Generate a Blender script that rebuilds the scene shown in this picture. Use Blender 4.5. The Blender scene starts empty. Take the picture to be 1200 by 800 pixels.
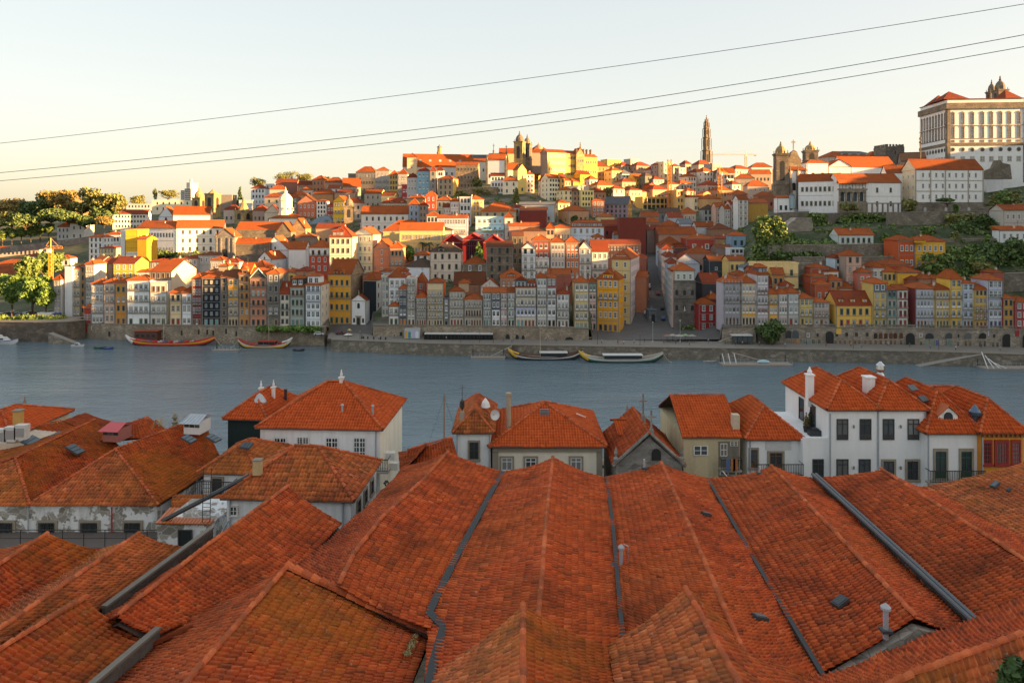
import bpy,math,random
import numpy as np
from mathutils import Vector,Matrix
R=math.radians
random.seed(7)
C=bpy.context.scene.collection
F,CX,HY,H=800.0,600.0,255.0,55.0
def P(px,py,Y):
 return Vector(((px-CX)/F*Y,Y,H-(py-HY)/F*Y))
def Zat(py,Y):return H-(py-HY)/F*Y
def Xat(px,Y):return(px-CX)/F*Y
MATS={}
def new_mat(name):
 m=bpy.data.materials.new(name);m.use_nodes=True
 nt=m.node_tree;b=nt.nodes['Principled BSDF']
 return m,nt,b
def nd(nt,t,**kw):
 n=nt.nodes.new(t)
 for k,v in kw.items():
  if hasattr(n,k):setattr(n,k,v)
  else:n.inputs[k].default_value=v
 return n
def ramp(nt,fac,stops):
 r=nt.nodes.new('ShaderNodeValToRGB')
 els=r.color_ramp.elements
 while len(els)<len(stops):els.new(0.5)
 for e,(p,c)in zip(els,stops):
  e.position=p;e.color=(*c,1)if len(c)==3 else c
 nt.links.new(fac,r.inputs['Fac'])
 return r
def mix(nt,fac,a,b,mode='MIX'):
 m=nt.nodes.new('ShaderNodeMix');m.data_type='RGBA';m.blend_type=mode
 for sock,v in((m.inputs[0],fac),(m.inputs[6],a),(m.inputs[7],b)):
  if isinstance(v,(int,float)):sock.default_value=v
  elif isinstance(v,tuple):sock.default_value=(*v,1)
  else:nt.links.new(v,sock)
 return m.outputs[2]
def noise(nt,scale,detail=4,vec=None,rough=0.6):
 n=nt.nodes.new('ShaderNodeTexNoise');n.inputs['Scale'].default_value=scale
 n.inputs['Detail'].default_value=detail;n.inputs['Roughness'].default_value=rough
 if vec is not None:nt.links.new(vec,n.inputs['Vector'])
 return n.outputs['Fac']
def world_pos(nt):
 return nt.nodes.new('ShaderNodeNewGeometry').outputs['Position']
def mapped(nt,vec,sc):
 m=nt.nodes.new('ShaderNodeMapping');m.inputs['Scale'].default_value=sc
 nt.links.new(vec,m.inputs['Vector']);return m.outputs['Vector']
def bump(nt,b,h,strength,dist=0.1):
 n=nt.nodes.new('ShaderNodeBump');n.inputs['Strength'].default_value=strength;n.inputs['Distance'].default_value=dist
 nt.links.new(h,n.inputs['Height']);nt.links.new(n.outputs[0],b.inputs['Normal'])
def flat(name,col,rough=0.6,metal=0.0):
 if name in MATS:return MATS[name]
 m,nt,b=new_mat(name)
 p=world_pos(nt);f=noise(nt,3.0,3,p)
 c=mix(nt,f,tuple(x*0.85 for x in col),tuple(min(1,x*1.15)for x in col))
 nt.links.new(c,b.inputs['Base Color'])
 b.inputs['Roughness'].default_value=rough;b.inputs['Metallic'].default_value=metal
 MATS[name]=m;return m
def plaster(col,dirt=0.35):
 g_=1.4 if min(col)>.2 else 1.2;col=tuple(min(.85,c*g_)for c in col);dirt*=.8
 key='plaster_%02x%02x%02x_%d'%tuple([int(c*255)for c in col]+[int(dirt*100)])
 if key in MATS:return MATS[key]
 m,nt,b=new_mat(key)
 p=world_pos(nt)
 big=noise(nt,0.35,5,p);streak=noise(nt,1.0,4,mapped(nt,p,(1.6,1.6,0.16)))
 fine=noise(nt,4.0,4,p)
 c1=mix(nt,big,tuple(c*0.86 for c in col),tuple(min(0.9,c*1.1)for c in col))
 s=ramp(nt,streak,[(0.44,(0,0,0)),(0.74,(1,1,1))])
 mm=nt.nodes.new('ShaderNodeMath');mm.operation='MULTIPLY';mm.inputs[1].default_value=dirt
 nt.links.new(s.outputs[0],mm.inputs[0])
 g=sum(col)/3
 dirtc=tuple(0.35*c+0.18*g*w for c,w in zip(col,(1.05,1.0,0.9)))
 c2=mix(nt,mm.outputs[0],c1,dirtc)
 c3=mix(nt,0.18,c2,fine,'OVERLAY')
 nt.links.new(c3,b.inputs['Base Color']);b.inputs['Roughness'].default_value=0.9;b.inputs['Specular IOR Level'].default_value=.2
 bump(nt,b,fine,0.15,0.05)
 MATS[key]=m;return m
def stone(name,col,scale=0.9,mortar=0.55):
 if name in MATS:return MATS[name]
 m,nt,b=new_mat(name)
 p=world_pos(nt)
 v=nt.nodes.new('ShaderNodeTexVoronoi');v.inputs['Scale'].default_value=scale
 nt.links.new(mapped(nt,p,(1,1,1.7)),v.inputs['Vector'])
 n1=noise(nt,0.25,5,p);n2=noise(nt,5,4,p)
 hs=nt.nodes.new('ShaderNodeSeparateColor');nt.links.new(v.outputs['Color'],hs.inputs[0])
 c=mix(nt,hs.outputs[0],tuple(x*0.62 for x in col),tuple(min(.9,x*1.35)for x in col))
 c=mix(nt,ramp(nt,n1,[(0.35,(0,0,0)),(0.68,(1,1,1))]).outputs[0],c,tuple(x*0.5 for x in col))
 ve=nt.nodes.new('ShaderNodeTexVoronoi');ve.feature='DISTANCE_TO_EDGE';ve.inputs['Scale'].default_value=scale
 nt.links.new(mapped(nt,p,(1,1,1.7)),ve.inputs['Vector'])
 e=ramp(nt,ve.outputs['Distance'],[(0.0,(1,1,1)),(0.07,(0,0,0))])
 c=mix(nt,e.outputs[0],c,tuple(x*mortar for x in col))
 c=mix(nt,0.3,c,n2,'OVERLAY')
 nt.links.new(c,b.inputs['Base Color']);b.inputs['Roughness'].default_value=0.9
 bump(nt,b,n2,0.3,0.1)
 MATS[name]=m;return m
def far_roof(name,a,bcol,moss=0.25):
 """orange clay roofing seen from far: courses as a bump, mottled tiles, lichen"""
 if name in MATS:return MATS[name]
 m,nt,b=new_mat(name)
 p=world_pos(nt)
 n1=noise(nt,0.22,5,p);n2=noise(nt,1.6,4,p,0.75);n3=noise(nt,6,3,p)
 oi=nt.nodes.new('ShaderNodeObjectInfo')
 c=mix(nt,n2,a,bcol)
 c=mix(nt,0.35,c,n3,'OVERLAY')
 d=ramp(nt,n1,[(0.48,(0,0,0)),(0.75,(1,1,1))])
 mm=nt.nodes.new('ShaderNodeMath');mm.operation='MULTIPLY';mm.inputs[1].default_value=moss
 nt.links.new(d.outputs[0],mm.inputs[0])
 c=mix(nt,mm.outputs[0],c,(0.07,0.045,0.03))
 hsv=nt.nodes.new('ShaderNodeHueSaturation')
 mr=nt.nodes.new('ShaderNodeMapRange');mr.inputs[3].default_value=0.72;mr.inputs[4].default_value=1.2
 nt.links.new(oi.outputs['Random'],mr.inputs[0]);nt.links.new(mr.outputs[0],hsv.inputs['Value'])
 nt.links.new(c,hsv.inputs['Color'])
 nt.links.new(hsv.outputs[0],b.inputs['Base Color']);b.inputs['Roughness'].default_value=0.85;b.inputs['Specular IOR Level'].default_value=.15
 w=nt.nodes.new('ShaderNodeTexWave');w.inputs['Scale'].default_value=0.9;w.bands_direction='X'
 w.inputs['Distortion'].default_value=0.6
 nt.links.new(p,w.inputs['Vector'])
 bump(nt,b,w.outputs['Fac'],0.5,0.12)
 MATS[name]=m;return m
def tile_mat(name,cols,moss=0.4,mosscol=(0.05,0.035,0.02),warm=(0.42,0.12,0.02),warm_amt=0.3,dark=0.5):
 """clay tiles: one colour per tile from the 'tile' attribute, plus lichen and soot in patches"""
 if name in MATS:return MATS[name]
 m,nt,b=new_mat(name)
 p=world_pos(nt)
 at=nt.nodes.new('ShaderNodeAttribute');at.attribute_name='tile'
 k=len(cols)
 r=ramp(nt,at.outputs['Fac'],[(i/(k-1),c)for i,c in enumerate(cols)])
 n1=noise(nt,0.28,6,p,0.65);n2=noise(nt,1.1,5,p,0.7);n3=noise(nt,9,4,p,0.7);n4=noise(nt,0.13,3,p)
 c=r.outputs[0]
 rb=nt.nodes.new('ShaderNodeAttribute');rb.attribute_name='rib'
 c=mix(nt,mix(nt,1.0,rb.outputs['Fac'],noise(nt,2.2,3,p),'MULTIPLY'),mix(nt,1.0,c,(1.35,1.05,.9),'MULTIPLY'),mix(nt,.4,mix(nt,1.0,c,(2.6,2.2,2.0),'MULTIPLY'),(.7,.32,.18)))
 n5=noise(nt,3.4,5,p,.75)
 wm=nt.nodes.new('ShaderNodeMath');wm.operation='MULTIPLY';wm.inputs[1].default_value=warm_amt
 nt.links.new(ramp(nt,mix(nt,.45,n4,n5),[(0.46,(0,0,0)),(0.58,(1,1,1))]).outputs[0],wm.inputs[0])
 c=mix(nt,wm.outputs[0],c,warm)
 mm=nt.nodes.new('ShaderNodeMath');mm.operation='MULTIPLY';mm.inputs[1].default_value=moss
 nt.links.new(ramp(nt,n2,[(0.45,(0,0,0)),(0.72,(1,1,1))]).outputs[0],mm.inputs[0])
 c=mix(nt,mm.outputs[0],c,mosscol)
 dm=nt.nodes.new('ShaderNodeMath');dm.operation='MULTIPLY';dm.inputs[1].default_value=dark
 nt.links.new(ramp(nt,n1,[(0.5,(0,0,0)),(0.8,(1,1,1))]).outputs[0],dm.inputs[0])
 c=mix(nt,dm.outputs[0],c,(0.05,0.02,0.012))
 c=mix(nt,0.45,c,n3,'OVERLAY')
 sp=ramp(nt,noise(nt,7,3,p),[(0.64,(0,0,0)),(0.72,(1,1,1))])
 sm=nt.nodes.new('ShaderNodeMath');sm.operation='MULTIPLY';sm.inputs[1].default_value=0.3
 nt.links.new(sp.outputs[0],sm.inputs[0])
 c=mix(nt,sm.outputs[0],c,(0.5,0.42,0.33))
 nt.links.new(c,b.inputs['Base Color']);b.inputs['Roughness'].default_value=0.85;b.inputs['Specular IOR Level'].default_value=.12
 bump(nt,b,n3,0.35,0.02)
 MATS[name]=m;return m
def glass(name,col,rough=0.08):
 if name in MATS:return MATS[name]
 m,nt,b=new_mat(name)
 oi=nt.nodes.new('ShaderNodeObjectInfo')
 c=mix(nt,oi.outputs['Random'],tuple(x*0.5 for x in col),tuple(min(.8,x*1.4)for x in col))
 nt.links.new(c,b.inputs['Base Color']);b.inputs['Roughness'].default_value=rough
 MATS[name]=m;return m
def foliage(name,a,bcol):
 if name in MATS:return MATS[name]
 m,nt,b=new_mat(name)
 p=world_pos(nt)
 at=nt.nodes.new('ShaderNodeAttribute');at.attribute_name='leaf'
 c=mix(nt,at.outputs['Fac'],a,bcol)
 c=mix(nt,0.3,c,noise(nt,0.4,3,p),'OVERLAY')
 nt.links.new(c,b.inputs['Base Color']);b.inputs['Roughness'].default_value=0.7
 MATS[name]=m;return m
class MB:
 """collects faces of one mesh, with a material slot per face"""
 def __init__(s):s.v=[];s.f=[];s.m=[];s.mats=[]
 def slot(s,mat):
  if mat not in s.mats:s.mats.append(mat)
  return s.mats.index(mat)
 def face(s,pts,mat):
  n=len(s.v);s.v+=[tuple(p)for p in pts];s.f.append(tuple(range(n,n+len(pts))));s.m.append(s.slot(mat))
 def box(s,x0,x1,y0,y1,z0,z1,mat):
  n=len(s.v)
  s.v+=[(x0,y0,z0),(x1,y0,z0),(x1,y1,z0),(x0,y1,z0),(x0,y0,z1),(x1,y0,z1),(x1,y1,z1),(x0,y1,z1)]
  k=s.slot(mat)
  for q in((0,1,5,4),(1,2,6,5),(2,3,7,6),(3,0,4,7),(4,5,6,7),(3,2,1,0)):
   s.f.append(tuple(n+i for i in q));s.m.append(k)
 def hull(s,bot,top,mat,cap=True):
  """two rings of equal length joined by side faces"""
  n=len(s.v);k=len(bot);s.v+=[tuple(p)for p in bot]+[tuple(p)for p in top];q=s.slot(mat)
  for i in range(k):
   j=(i+1)%k;s.f.append((n+i,n+j,n+k+j,n+k+i));s.m.append(q)
  if cap:
   s.f.append(tuple(n+k+i for i in range(k)));s.m.append(q)
   s.f.append(tuple(n+i for i in reversed(range(k))));s.m.append(q)
 def lathe(s,cx,cy,prof,mat,seg=12,rot=0.0,cap=True):
  rings=[]
  for r,z in prof:
   rings.append([(cx+r*math.cos(rot+2*math.pi*i/seg),cy+r*math.sin(rot+2*math.pi*i/seg),z)for i in range(seg)])
  n=len(s.v);q=s.slot(mat)
  for r in rings:s.v+=r
  for a in range(len(rings)-1):
   for i in range(seg):
    j=(i+1)%seg
    s.f.append((n+a*seg+i,n+a*seg+j,n+(a+1)*seg+j,n+(a+1)*seg+i));s.m.append(q)
  if cap:
   s.f.append(tuple(n+(len(rings)-1)*seg+i for i in range(seg)));s.m.append(q)
   s.f.append(tuple(n+i for i in reversed(range(seg))));s.m.append(q)
 def tube(s,pts,rad,mat,seg=6):
  pts=[Vector(p)for p in pts];n=len(s.v);q=s.slot(mat);k=len(pts)
  for i,p in enumerate(pts):
   d=(pts[min(i+1,k-1)]-pts[max(i-1,0)]).normalized()
   a=d.cross(Vector((0,0,1)))
   if a.length<1e-3:a=Vector((1,0,0))
   a.normalize();b=d.cross(a).normalized()
   r=rad[i]if isinstance(rad,(list,tuple))else rad
   for t in range(seg):
    w=2*math.pi*t/seg
    s.v.append(tuple(p+a*r*math.cos(w)+b*r*math.sin(w)))
  for i in range(k-1):
   for t in range(seg):
    u=(t+1)%seg
    s.f.append((n+i*seg+t,n+i*seg+u,n+(i+1)*seg+u,n+(i+1)*seg+t));s.m.append(q)
  s.f.append(tuple(n+t for t in reversed(range(seg))));s.m.append(q)
  s.f.append(tuple(n+(k-1)*seg+t for t in range(seg)));s.m.append(q)
 def mesh(s,name):
  me=bpy.data.meshes.new(name);me.from_pydata(s.v,[],s.f)
  for m in s.mats:me.materials.append(m)
  me.polygons.foreach_set('material_index',s.m);me.update()
  return me
 def build(s,name,parent=None,loc=(0,0,0),rz=0.0):
  o=bpy.data.objects.new(name,s.mesh(name));C.objects.link(o)
  o.location=loc;o.rotation_euler.z=rz
  if parent:o.parent=parent
  return o
def tag(o,label,cat,group=None):
 o['label']=label;o['category']=cat
 if group:o['group']=group
 return o
def empty(name,loc,rz=0.0,label=None,cat=None,group=None):
 o=bpy.data.objects.new(name,None);C.objects.link(o)
 o.empty_display_size=0.5;o.location=loc;o.rotation_euler.z=rz
 if label:tag(o,label,cat,group)
 return o
def structure(o,kind='structure'):o['kind']=kind;return o
def inst(name,me,parent,loc,sc=(1,1,1),rz=0.0):
 o=bpy.data.objects.new(name,me);C.objects.link(o)
 o.parent=parent;o.location=loc;o.scale=sc;o.rotation_euler.z=rz
 return o
def copy_tree(o,parent=None):
 c=o.copy();C.objects.link(c)
 if parent:c.parent=parent
 for ch in list(o.children):copy_tree(ch,c)
 return c
def tiles(name,surf,U,V,rng,mat,parent=None,tw=0.235,tl=0.34,seed=0,amp=0.07,jit=1.0,seg=4,bright=0.0):
 """surf(u, v)->(N,3) points and unit normals; u along the eave (m), v up the slope (m); rng(v)->(u0,u1). Every tile is its own arched strip."""
 rg=np.random.default_rng(seed)
 rows=max(1,int(round(V/tl)));tl=V/rows
 cols0=int(math.ceil(U/tw))+2
 J,I=np.meshgrid(np.arange(rows),np.arange(-1,cols0),indexing='ij')
 J=J.ravel();I=I.ravel();n=len(J)
 shift=np.cumsum(rg.normal(0,0.02*tw,rows))[J]
 ua=I*tw+shift;ub=ua+tw*1.04
 va=J*tl-0.07-rg.normal(0,0.012,n)*jit;vb=(J+1)*tl+0.0
 lift=rg.normal(0,0.007,n)*jit
 lift+=(rg.random(n)<0.03)*rg.random(n)*0.05*jit
 skew=rg.normal(0,0.012,n)*jit
 K=seg+1
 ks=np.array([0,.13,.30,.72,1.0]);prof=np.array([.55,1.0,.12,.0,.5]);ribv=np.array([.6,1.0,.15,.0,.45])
 u=(ua[:,None]+(ub-ua)[:,None]*ks[None,:])
 lo=np.zeros((n,K));
 def rows_pts(vv,uu,hh):
  v2=np.clip(np.repeat(vv[:,None],K,1),-0.12,V)
  u0,u1=rng(np.clip(v2,0,V))
  uc=np.clip(uu,u0,u1)
  p,nn=surf(uc.ravel(),v2.ravel())
  return p.reshape(n,K,3)+nn.reshape(n,K,3)*hh[:,:,None],uc
 h_lo=amp*prof[None,:]+0.06+lift[:,None]
 h_hi=amp*prof[None,:]+0.005+lift[:,None]*0.4
 p_lo,uc_lo=rows_pts(va,u+skew[:,None],h_lo)
 p_hi,uc_hi=rows_pts(vb,u,h_hi)
 p_ft,_=rows_pts(va+0.005,u+skew[:,None],h_lo*0.15-0.02)
 w=np.maximum(uc_lo[:,-1]-uc_lo[:,0],uc_hi[:,-1]-uc_hi[:,0])
 keep=w>0.04
 p_lo,p_hi,p_ft=p_lo[keep],p_hi[keep],p_ft[keep]
 n=len(p_lo)
 verts=np.concatenate([p_ft,p_lo,p_hi],axis=1).reshape(-1,3)
 base=(np.arange(n)*3*K)[:,None]
 q=[]
 for r in range(2):
  for k in range(seg):
   q.append(np.stack([base[:,0]+r*K+k,base[:,0]+r*K+k+1,base[:,0]+(r+1)*K+k+1,base[:,0]+(r+1)*K+k],1))
 faces=np.concatenate(q,0)
 me=bpy.data.meshes.new(name)
 me.vertices.add(len(verts));me.vertices.foreach_set('co',verts.astype(np.float32).ravel())
 nf=len(faces)
 me.loops.add(nf*4);me.loops.foreach_set('vertex_index',faces.astype(np.int32).ravel())
 me.polygons.add(nf);me.polygons.foreach_set('loop_start',(np.arange(nf)*4).astype(np.int32))
 me.polygons.foreach_set('use_smooth',np.ones(nf,bool))
 me.update(calc_edges=True)
 a=me.attributes.new('tile','FLOAT','POINT')
 t=rg.beta(2.6,2.6,n);odd=rg.random(n)<0.02;t[odd]=rg.random(odd.sum())
 a.data.foreach_set('value',np.repeat(np.clip(t+bright,0,1),3*K).astype(np.float32))
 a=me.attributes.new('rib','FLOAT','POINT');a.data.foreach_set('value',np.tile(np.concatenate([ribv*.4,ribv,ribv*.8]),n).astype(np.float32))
 me.materials.append(mat)
 o=bpy.data.objects.new(name,me);C.objects.link(o)
 if parent:o.parent=parent
 return o
def poly_tiles(name,pts,mat,parent=None,sag=0.0,**kw):
 """planar roof slope; pts[0], pts[1] the eave, the rest going round"""
 pts=[np.array(p,float)for p in pts]
 ex=pts[1]-pts[0];ex/=np.linalg.norm(ex)
 ref=pts[-1]-pts[0]if len(pts)>3 else pts[2]-pts[0]
 ey=ref-ex*ref.dot(ex);ey/=np.linalg.norm(ey)
 nn=np.cross(ex,ey)
 if nn[2]<0:nn=-nn
 q=np.array([[(p-pts[0]).dot(ex),(p-pts[0]).dot(ey)]for p in pts])
 V=q[:,1].max();umin,umax=q[:,0].min(),q[:,0].max()
 def rng(v):
  lo=np.full(v.shape,1e9);hi=np.full(v.shape,-1e9)
  for a in range(len(q)):
   (xa,ya),(xb,yb)=q[a],q[(a+1)%len(q)]
   if abs(ya-yb)<1e-6:continue
   y0,y1=min(ya,yb),max(ya,yb)
   inside=(v>=y0-1e-6)&(v<=y1+1e-6)
   x=xa+(v-ya)/(yb-ya)*(xb-xa)
   lo=np.where(inside,np.minimum(lo,x),lo);hi=np.where(inside,np.maximum(hi,x),hi)
  return lo-umin,hi-umin
 rg=np.random.default_rng(kw.get('seed',0)+5)
 ph=rg.random(4)*6
 def surf(u,v):
  p=pts[0][None]+np.outer(u+umin,ex)+np.outer(v,ey)
  w=0.05*np.sin(u*0.55+ph[0])*np.sin(v*0.8+ph[1])+0.03*np.sin(u*1.3+ph[2]+v*0.6)
  p=p+nn[None]*w[:,None]*(0.6+sag)
  return p,np.repeat(nn[None],len(u),0)
 return tiles(name,surf,umax-umin,V,rng,mat,parent,**kw)
def patch_tiles(name,eave,ridge,mat,parent=None,**kw):
 """sagging slope between an eave polyline and a ridge polyline"""
 def dense(pl,n=60):
  pl=np.array([list(p)for p in pl],float)
  d=np.r_[0,np.cumsum(np.linalg.norm(np.diff(pl,axis=0),axis=1))];d/=d[-1]
  t=np.linspace(0,1,n);r=np.stack([np.interp(t,d,pl[:,i])for i in range(3)],1)
  k=np.ones(7)/7;rp=np.pad(r,((3,3),(0,0)),'reflect',reflect_type='odd')
  return np.stack([np.convolve(rp[:,i],k,'valid')for i in range(3)],1)
 A,B=dense(eave),dense(ridge);N=len(A)
 U=0.5*(np.linalg.norm(np.diff(A,axis=0),axis=1).sum()+np.linalg.norm(np.diff(B,axis=0),axis=1).sum())
 V=float(np.mean(np.linalg.norm(A-B,axis=1)))
 rg=np.random.default_rng(kw.get('seed',0)+9);ph=rg.random(6)*6
 t=np.linspace(0,U,N)
 nr=np.cross((A[-1]-A[0]),(B.mean(0)-A.mean(0)));nr/=np.linalg.norm(nr)
 if nr[2]<0:nr=-nr
 def surf(u,v):
  a=np.stack([np.interp(u,t,A[:,i])for i in range(3)],1);b=np.stack([np.interp(u,t,B[:,i])for i in range(3)],1)
  f=(v/V)[:,None]
  p=a*(1-f)+b*f
  w=-0.13*np.sin(np.pi*np.clip(v/V,0,1))+0.05*np.sin(u*0.4+ph[0])*np.sin(v*0.9+ph[1])+0.035*np.sin(u*1.1+ph[2]+v*0.7)+0.02*np.sin(u*2.7+ph[3])
  return p+nr[None]*w[:,None],np.repeat(nr[None],len(u),0)
 return tiles(name,surf,U,V,lambda v:(np.zeros_like(v),np.full_like(v,U)),mat,parent,**kw)
def ridge_caps(name,pl,mat,parent=None,r=0.10,step=0.40,lift=0.08,seed=1):
 rg=random.Random(seed);pl=[Vector(p)for p in pl]
 mb=MB()
 for a,b in zip(pl,pl[1:]):
  L=(b-a).length;n=max(1,int(L/step));d=(b-a)/n;dn=d.normalized()
  sd=dn.cross(Vector((0,0,1))).normalized();up=sd.cross(dn).normalized()
  for i in range(n):
   p=a+d*i-dn*0.05;q=a+d*(i+1);off=Vector((0,0,lift+rg.uniform(-.015,.015)))+sd*rg.uniform(-.015,.015)
   ra,rb=r*1.2,r*0.8
   va=[p+off+sd*ra*math.cos(t)+up*ra*math.sin(t)for t in[math.pi*k/5 for k in range(6)]]
   vb=[q+off+sd*rb*math.cos(t)+up*rb*math.sin(t)-up*0.02 for t in[math.pi*k/5 for k in range(6)]]
   n0=len(mb.v);mb.v+=[tuple(x)for x in va+vb];s=mb.slot(mat)
   for k in range(5):mb.f.append((n0+k,n0+k+1,n0+7+k,n0+6+k));mb.m.append(s)
   mb.f.append(tuple(n0+k for k in range(6)));mb.m.append(s)
 o=mb.build(name,parent)
 a=o.data.attributes.new('tile','FLOAT','POINT')
 a2=o.data.attributes.new('rib','FLOAT','POINT');a2.data.foreach_set('value',np.full(len(mb.v),.7,np.float32))
 vals=np.repeat(np.array([rg.random()for _ in range(len(mb.v)//12)]),12)
 a.data.foreach_set('value',vals.astype(np.float32))
 return o
WINP={}
def win_proto(kind,fr,gl,sur=None):
 key=(kind,fr,gl,sur)
 if key in WINP:return WINP[key]
 mb=MB();fm=MATS[fr];gm=MATS[gl]
 b=0.0
 if sur:
  sm=MATS[sur];b=0.13
  t=b*0.7
  mb.box(0,b,-0.10,0.0,0,1,sm);mb.box(1-b,1,-0.10,0.0,0,1,sm)
  mb.box(b,1-b,-0.10,0.0,1-t,1,sm);mb.box(-0.03,1.03,-0.16,-0.001,-0.04,t*0.7,sm)
 t=b*0.7
 x0,x1,z0,z1=b,1-b,t*0.7 if sur else 0,1-t if sur else 1
 mb.box(x0,x1,-0.03,-0.002,z0,z1,gm)
 w=0.075*(x1-x0);h=0.05*(z1-z0)
 y0,y1=-0.075,-0.031
 mb.box(x0,x0+w,y0,y1,z0,z1,fm);mb.box(x1-w,x1,y0,y1,z0,z1,fm)
 mb.box(x0+w,x1-w,y0,y1,z0,z0+h,fm);mb.box(x0+w,x1-w,y0,y1,z1-h,z1,fm)
 xm=(x0+x1)/2;zm=(z0+z1)/2
 if kind in('s','f','g'):mb.box(xm-w*0.5,xm+w*0.5,y0,y1,z0+h,z1-h,fm)
 if kind=='s':mb.box(x0+w,x1-w,y0-.004,y1-.01,zm-h*0.4,zm+h*0.4,fm)
 if kind=='f':mb.box(x0+w,x1-w,y0-.004,y1-.01,z0+(z1-z0)*.74,z0+(z1-z0)*.78,fm);mb.box(x0+w,x1-w,y0+.01,y1-.001,z0+h,z0+(z1-z0)*.26,fm)
 if kind=='g':
  for i in(1,2,3,4):
   z=z0+(z1-z0)*i/5;mb.box(x0+w,x1-w,y0-.004,y1-.01,z-h*.22,z+h*.22,fm)
  for fx in(.25,.75):
   x=x0+(x1-x0)*fx;mb.box(x-w*.22,x+w*.22,y0-.006,y1-.012,z0+h,z1-h,fm)
 me=mb.mesh('window');WINP[key]=me;return me
QX=[-900,-300,0,95,200,385,500,600,700,850,1000,1100,1200,1500,2100]
QY=[352,325,306,300,291,282,273,270,267,263,259,256,251,244,236]
def yq(px):return float(np.interp(px,QX,QY))
OFF=[13,45,85,135,195,275,365,515,715,1100]
GT={-900:(376,368,352,332,314,298,284,268,262,258),-100:(374,365,350,330,310,292,277,260,252,250),0:(373,362,346,323,303,287,273,258,250,249),100:(377,358,337,312,293,280,267,255,248,247),150:(380,352,328,302,286,272,262,251,244,243),200:(380,350,323,298,278,262,251,241,237,236),300:(381,352,327,303,281,258,240,234,236,238),387:(397,354,327,303,279,252,229,219,218,218),435:(397,352,325,299,274,247,224,207,204,204),437:(380,349,325,299,274,247,224,207,204,204),385:(383,352,327,303,279,252,229,219,218,218),500:(381,340,313,283,254,227,206,199,198,198),600:(382,337,309,279,252,226,213,206,204,204),692:(386,346,315,288,260,234,214,203,200,200),694:(398.3,376,320,289,261,235,215,203,200,200),725:(398.4,378,330,295,266,240,219,204,199,199),745:(398.4,379,338,302,272,246,223,205,198,198),790:(398,378,338,302,274,247,224,205,197,197),815:(397.5,377,332,300,272,245,224,205,197,197),844:(397.5,360,315,291,268,245,225,207,198,198),846:(381,345,313,290,268,245,225,207,198,198),880:(381,332,292,268,255,240,222,206,198,198),920:(381,325,276,254,247,234,218,206,198,198),1000:(382,326,268,248,232,214,203,197,196,196),1100:(383,328,268,247,222,196,190,188,188,188),1200:(384,331,272,240,207,193,188,186,186,186),1300:(385,262,222,200,182,176,178,180,182,184),1450:(385,205,140,125,128,140,150,160,170,178),2100:(385,205,150,180,165,160,164,170,176,180)}  # columns beyond the right frame edge are raised, unseen, to shade the town
GK=sorted(GT);GA=np.array([GT[k]for k in GK],float)
def grow(px,o):
 col=[np.interp(px,GK,GA[:,j])for j in range(len(OFF))]
 return float(np.interp(o,OFF,col))
def y_of(px,py):
 """distance of the ground that shows at image point (px, py)"""
 lo,hi=13.0,1100.0
 if py>=grow(px,lo):return yq(px)+lo
 for _ in range(40):
  m=(lo+hi)/2
  if grow(px,m)>py:lo=m
  else:hi=m
 return yq(px)+lo
def gz(X,Y):
 px=CX+X/Y*F;return Zat(grow(px,max(13,Y-yq(px))),Y)
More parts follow.
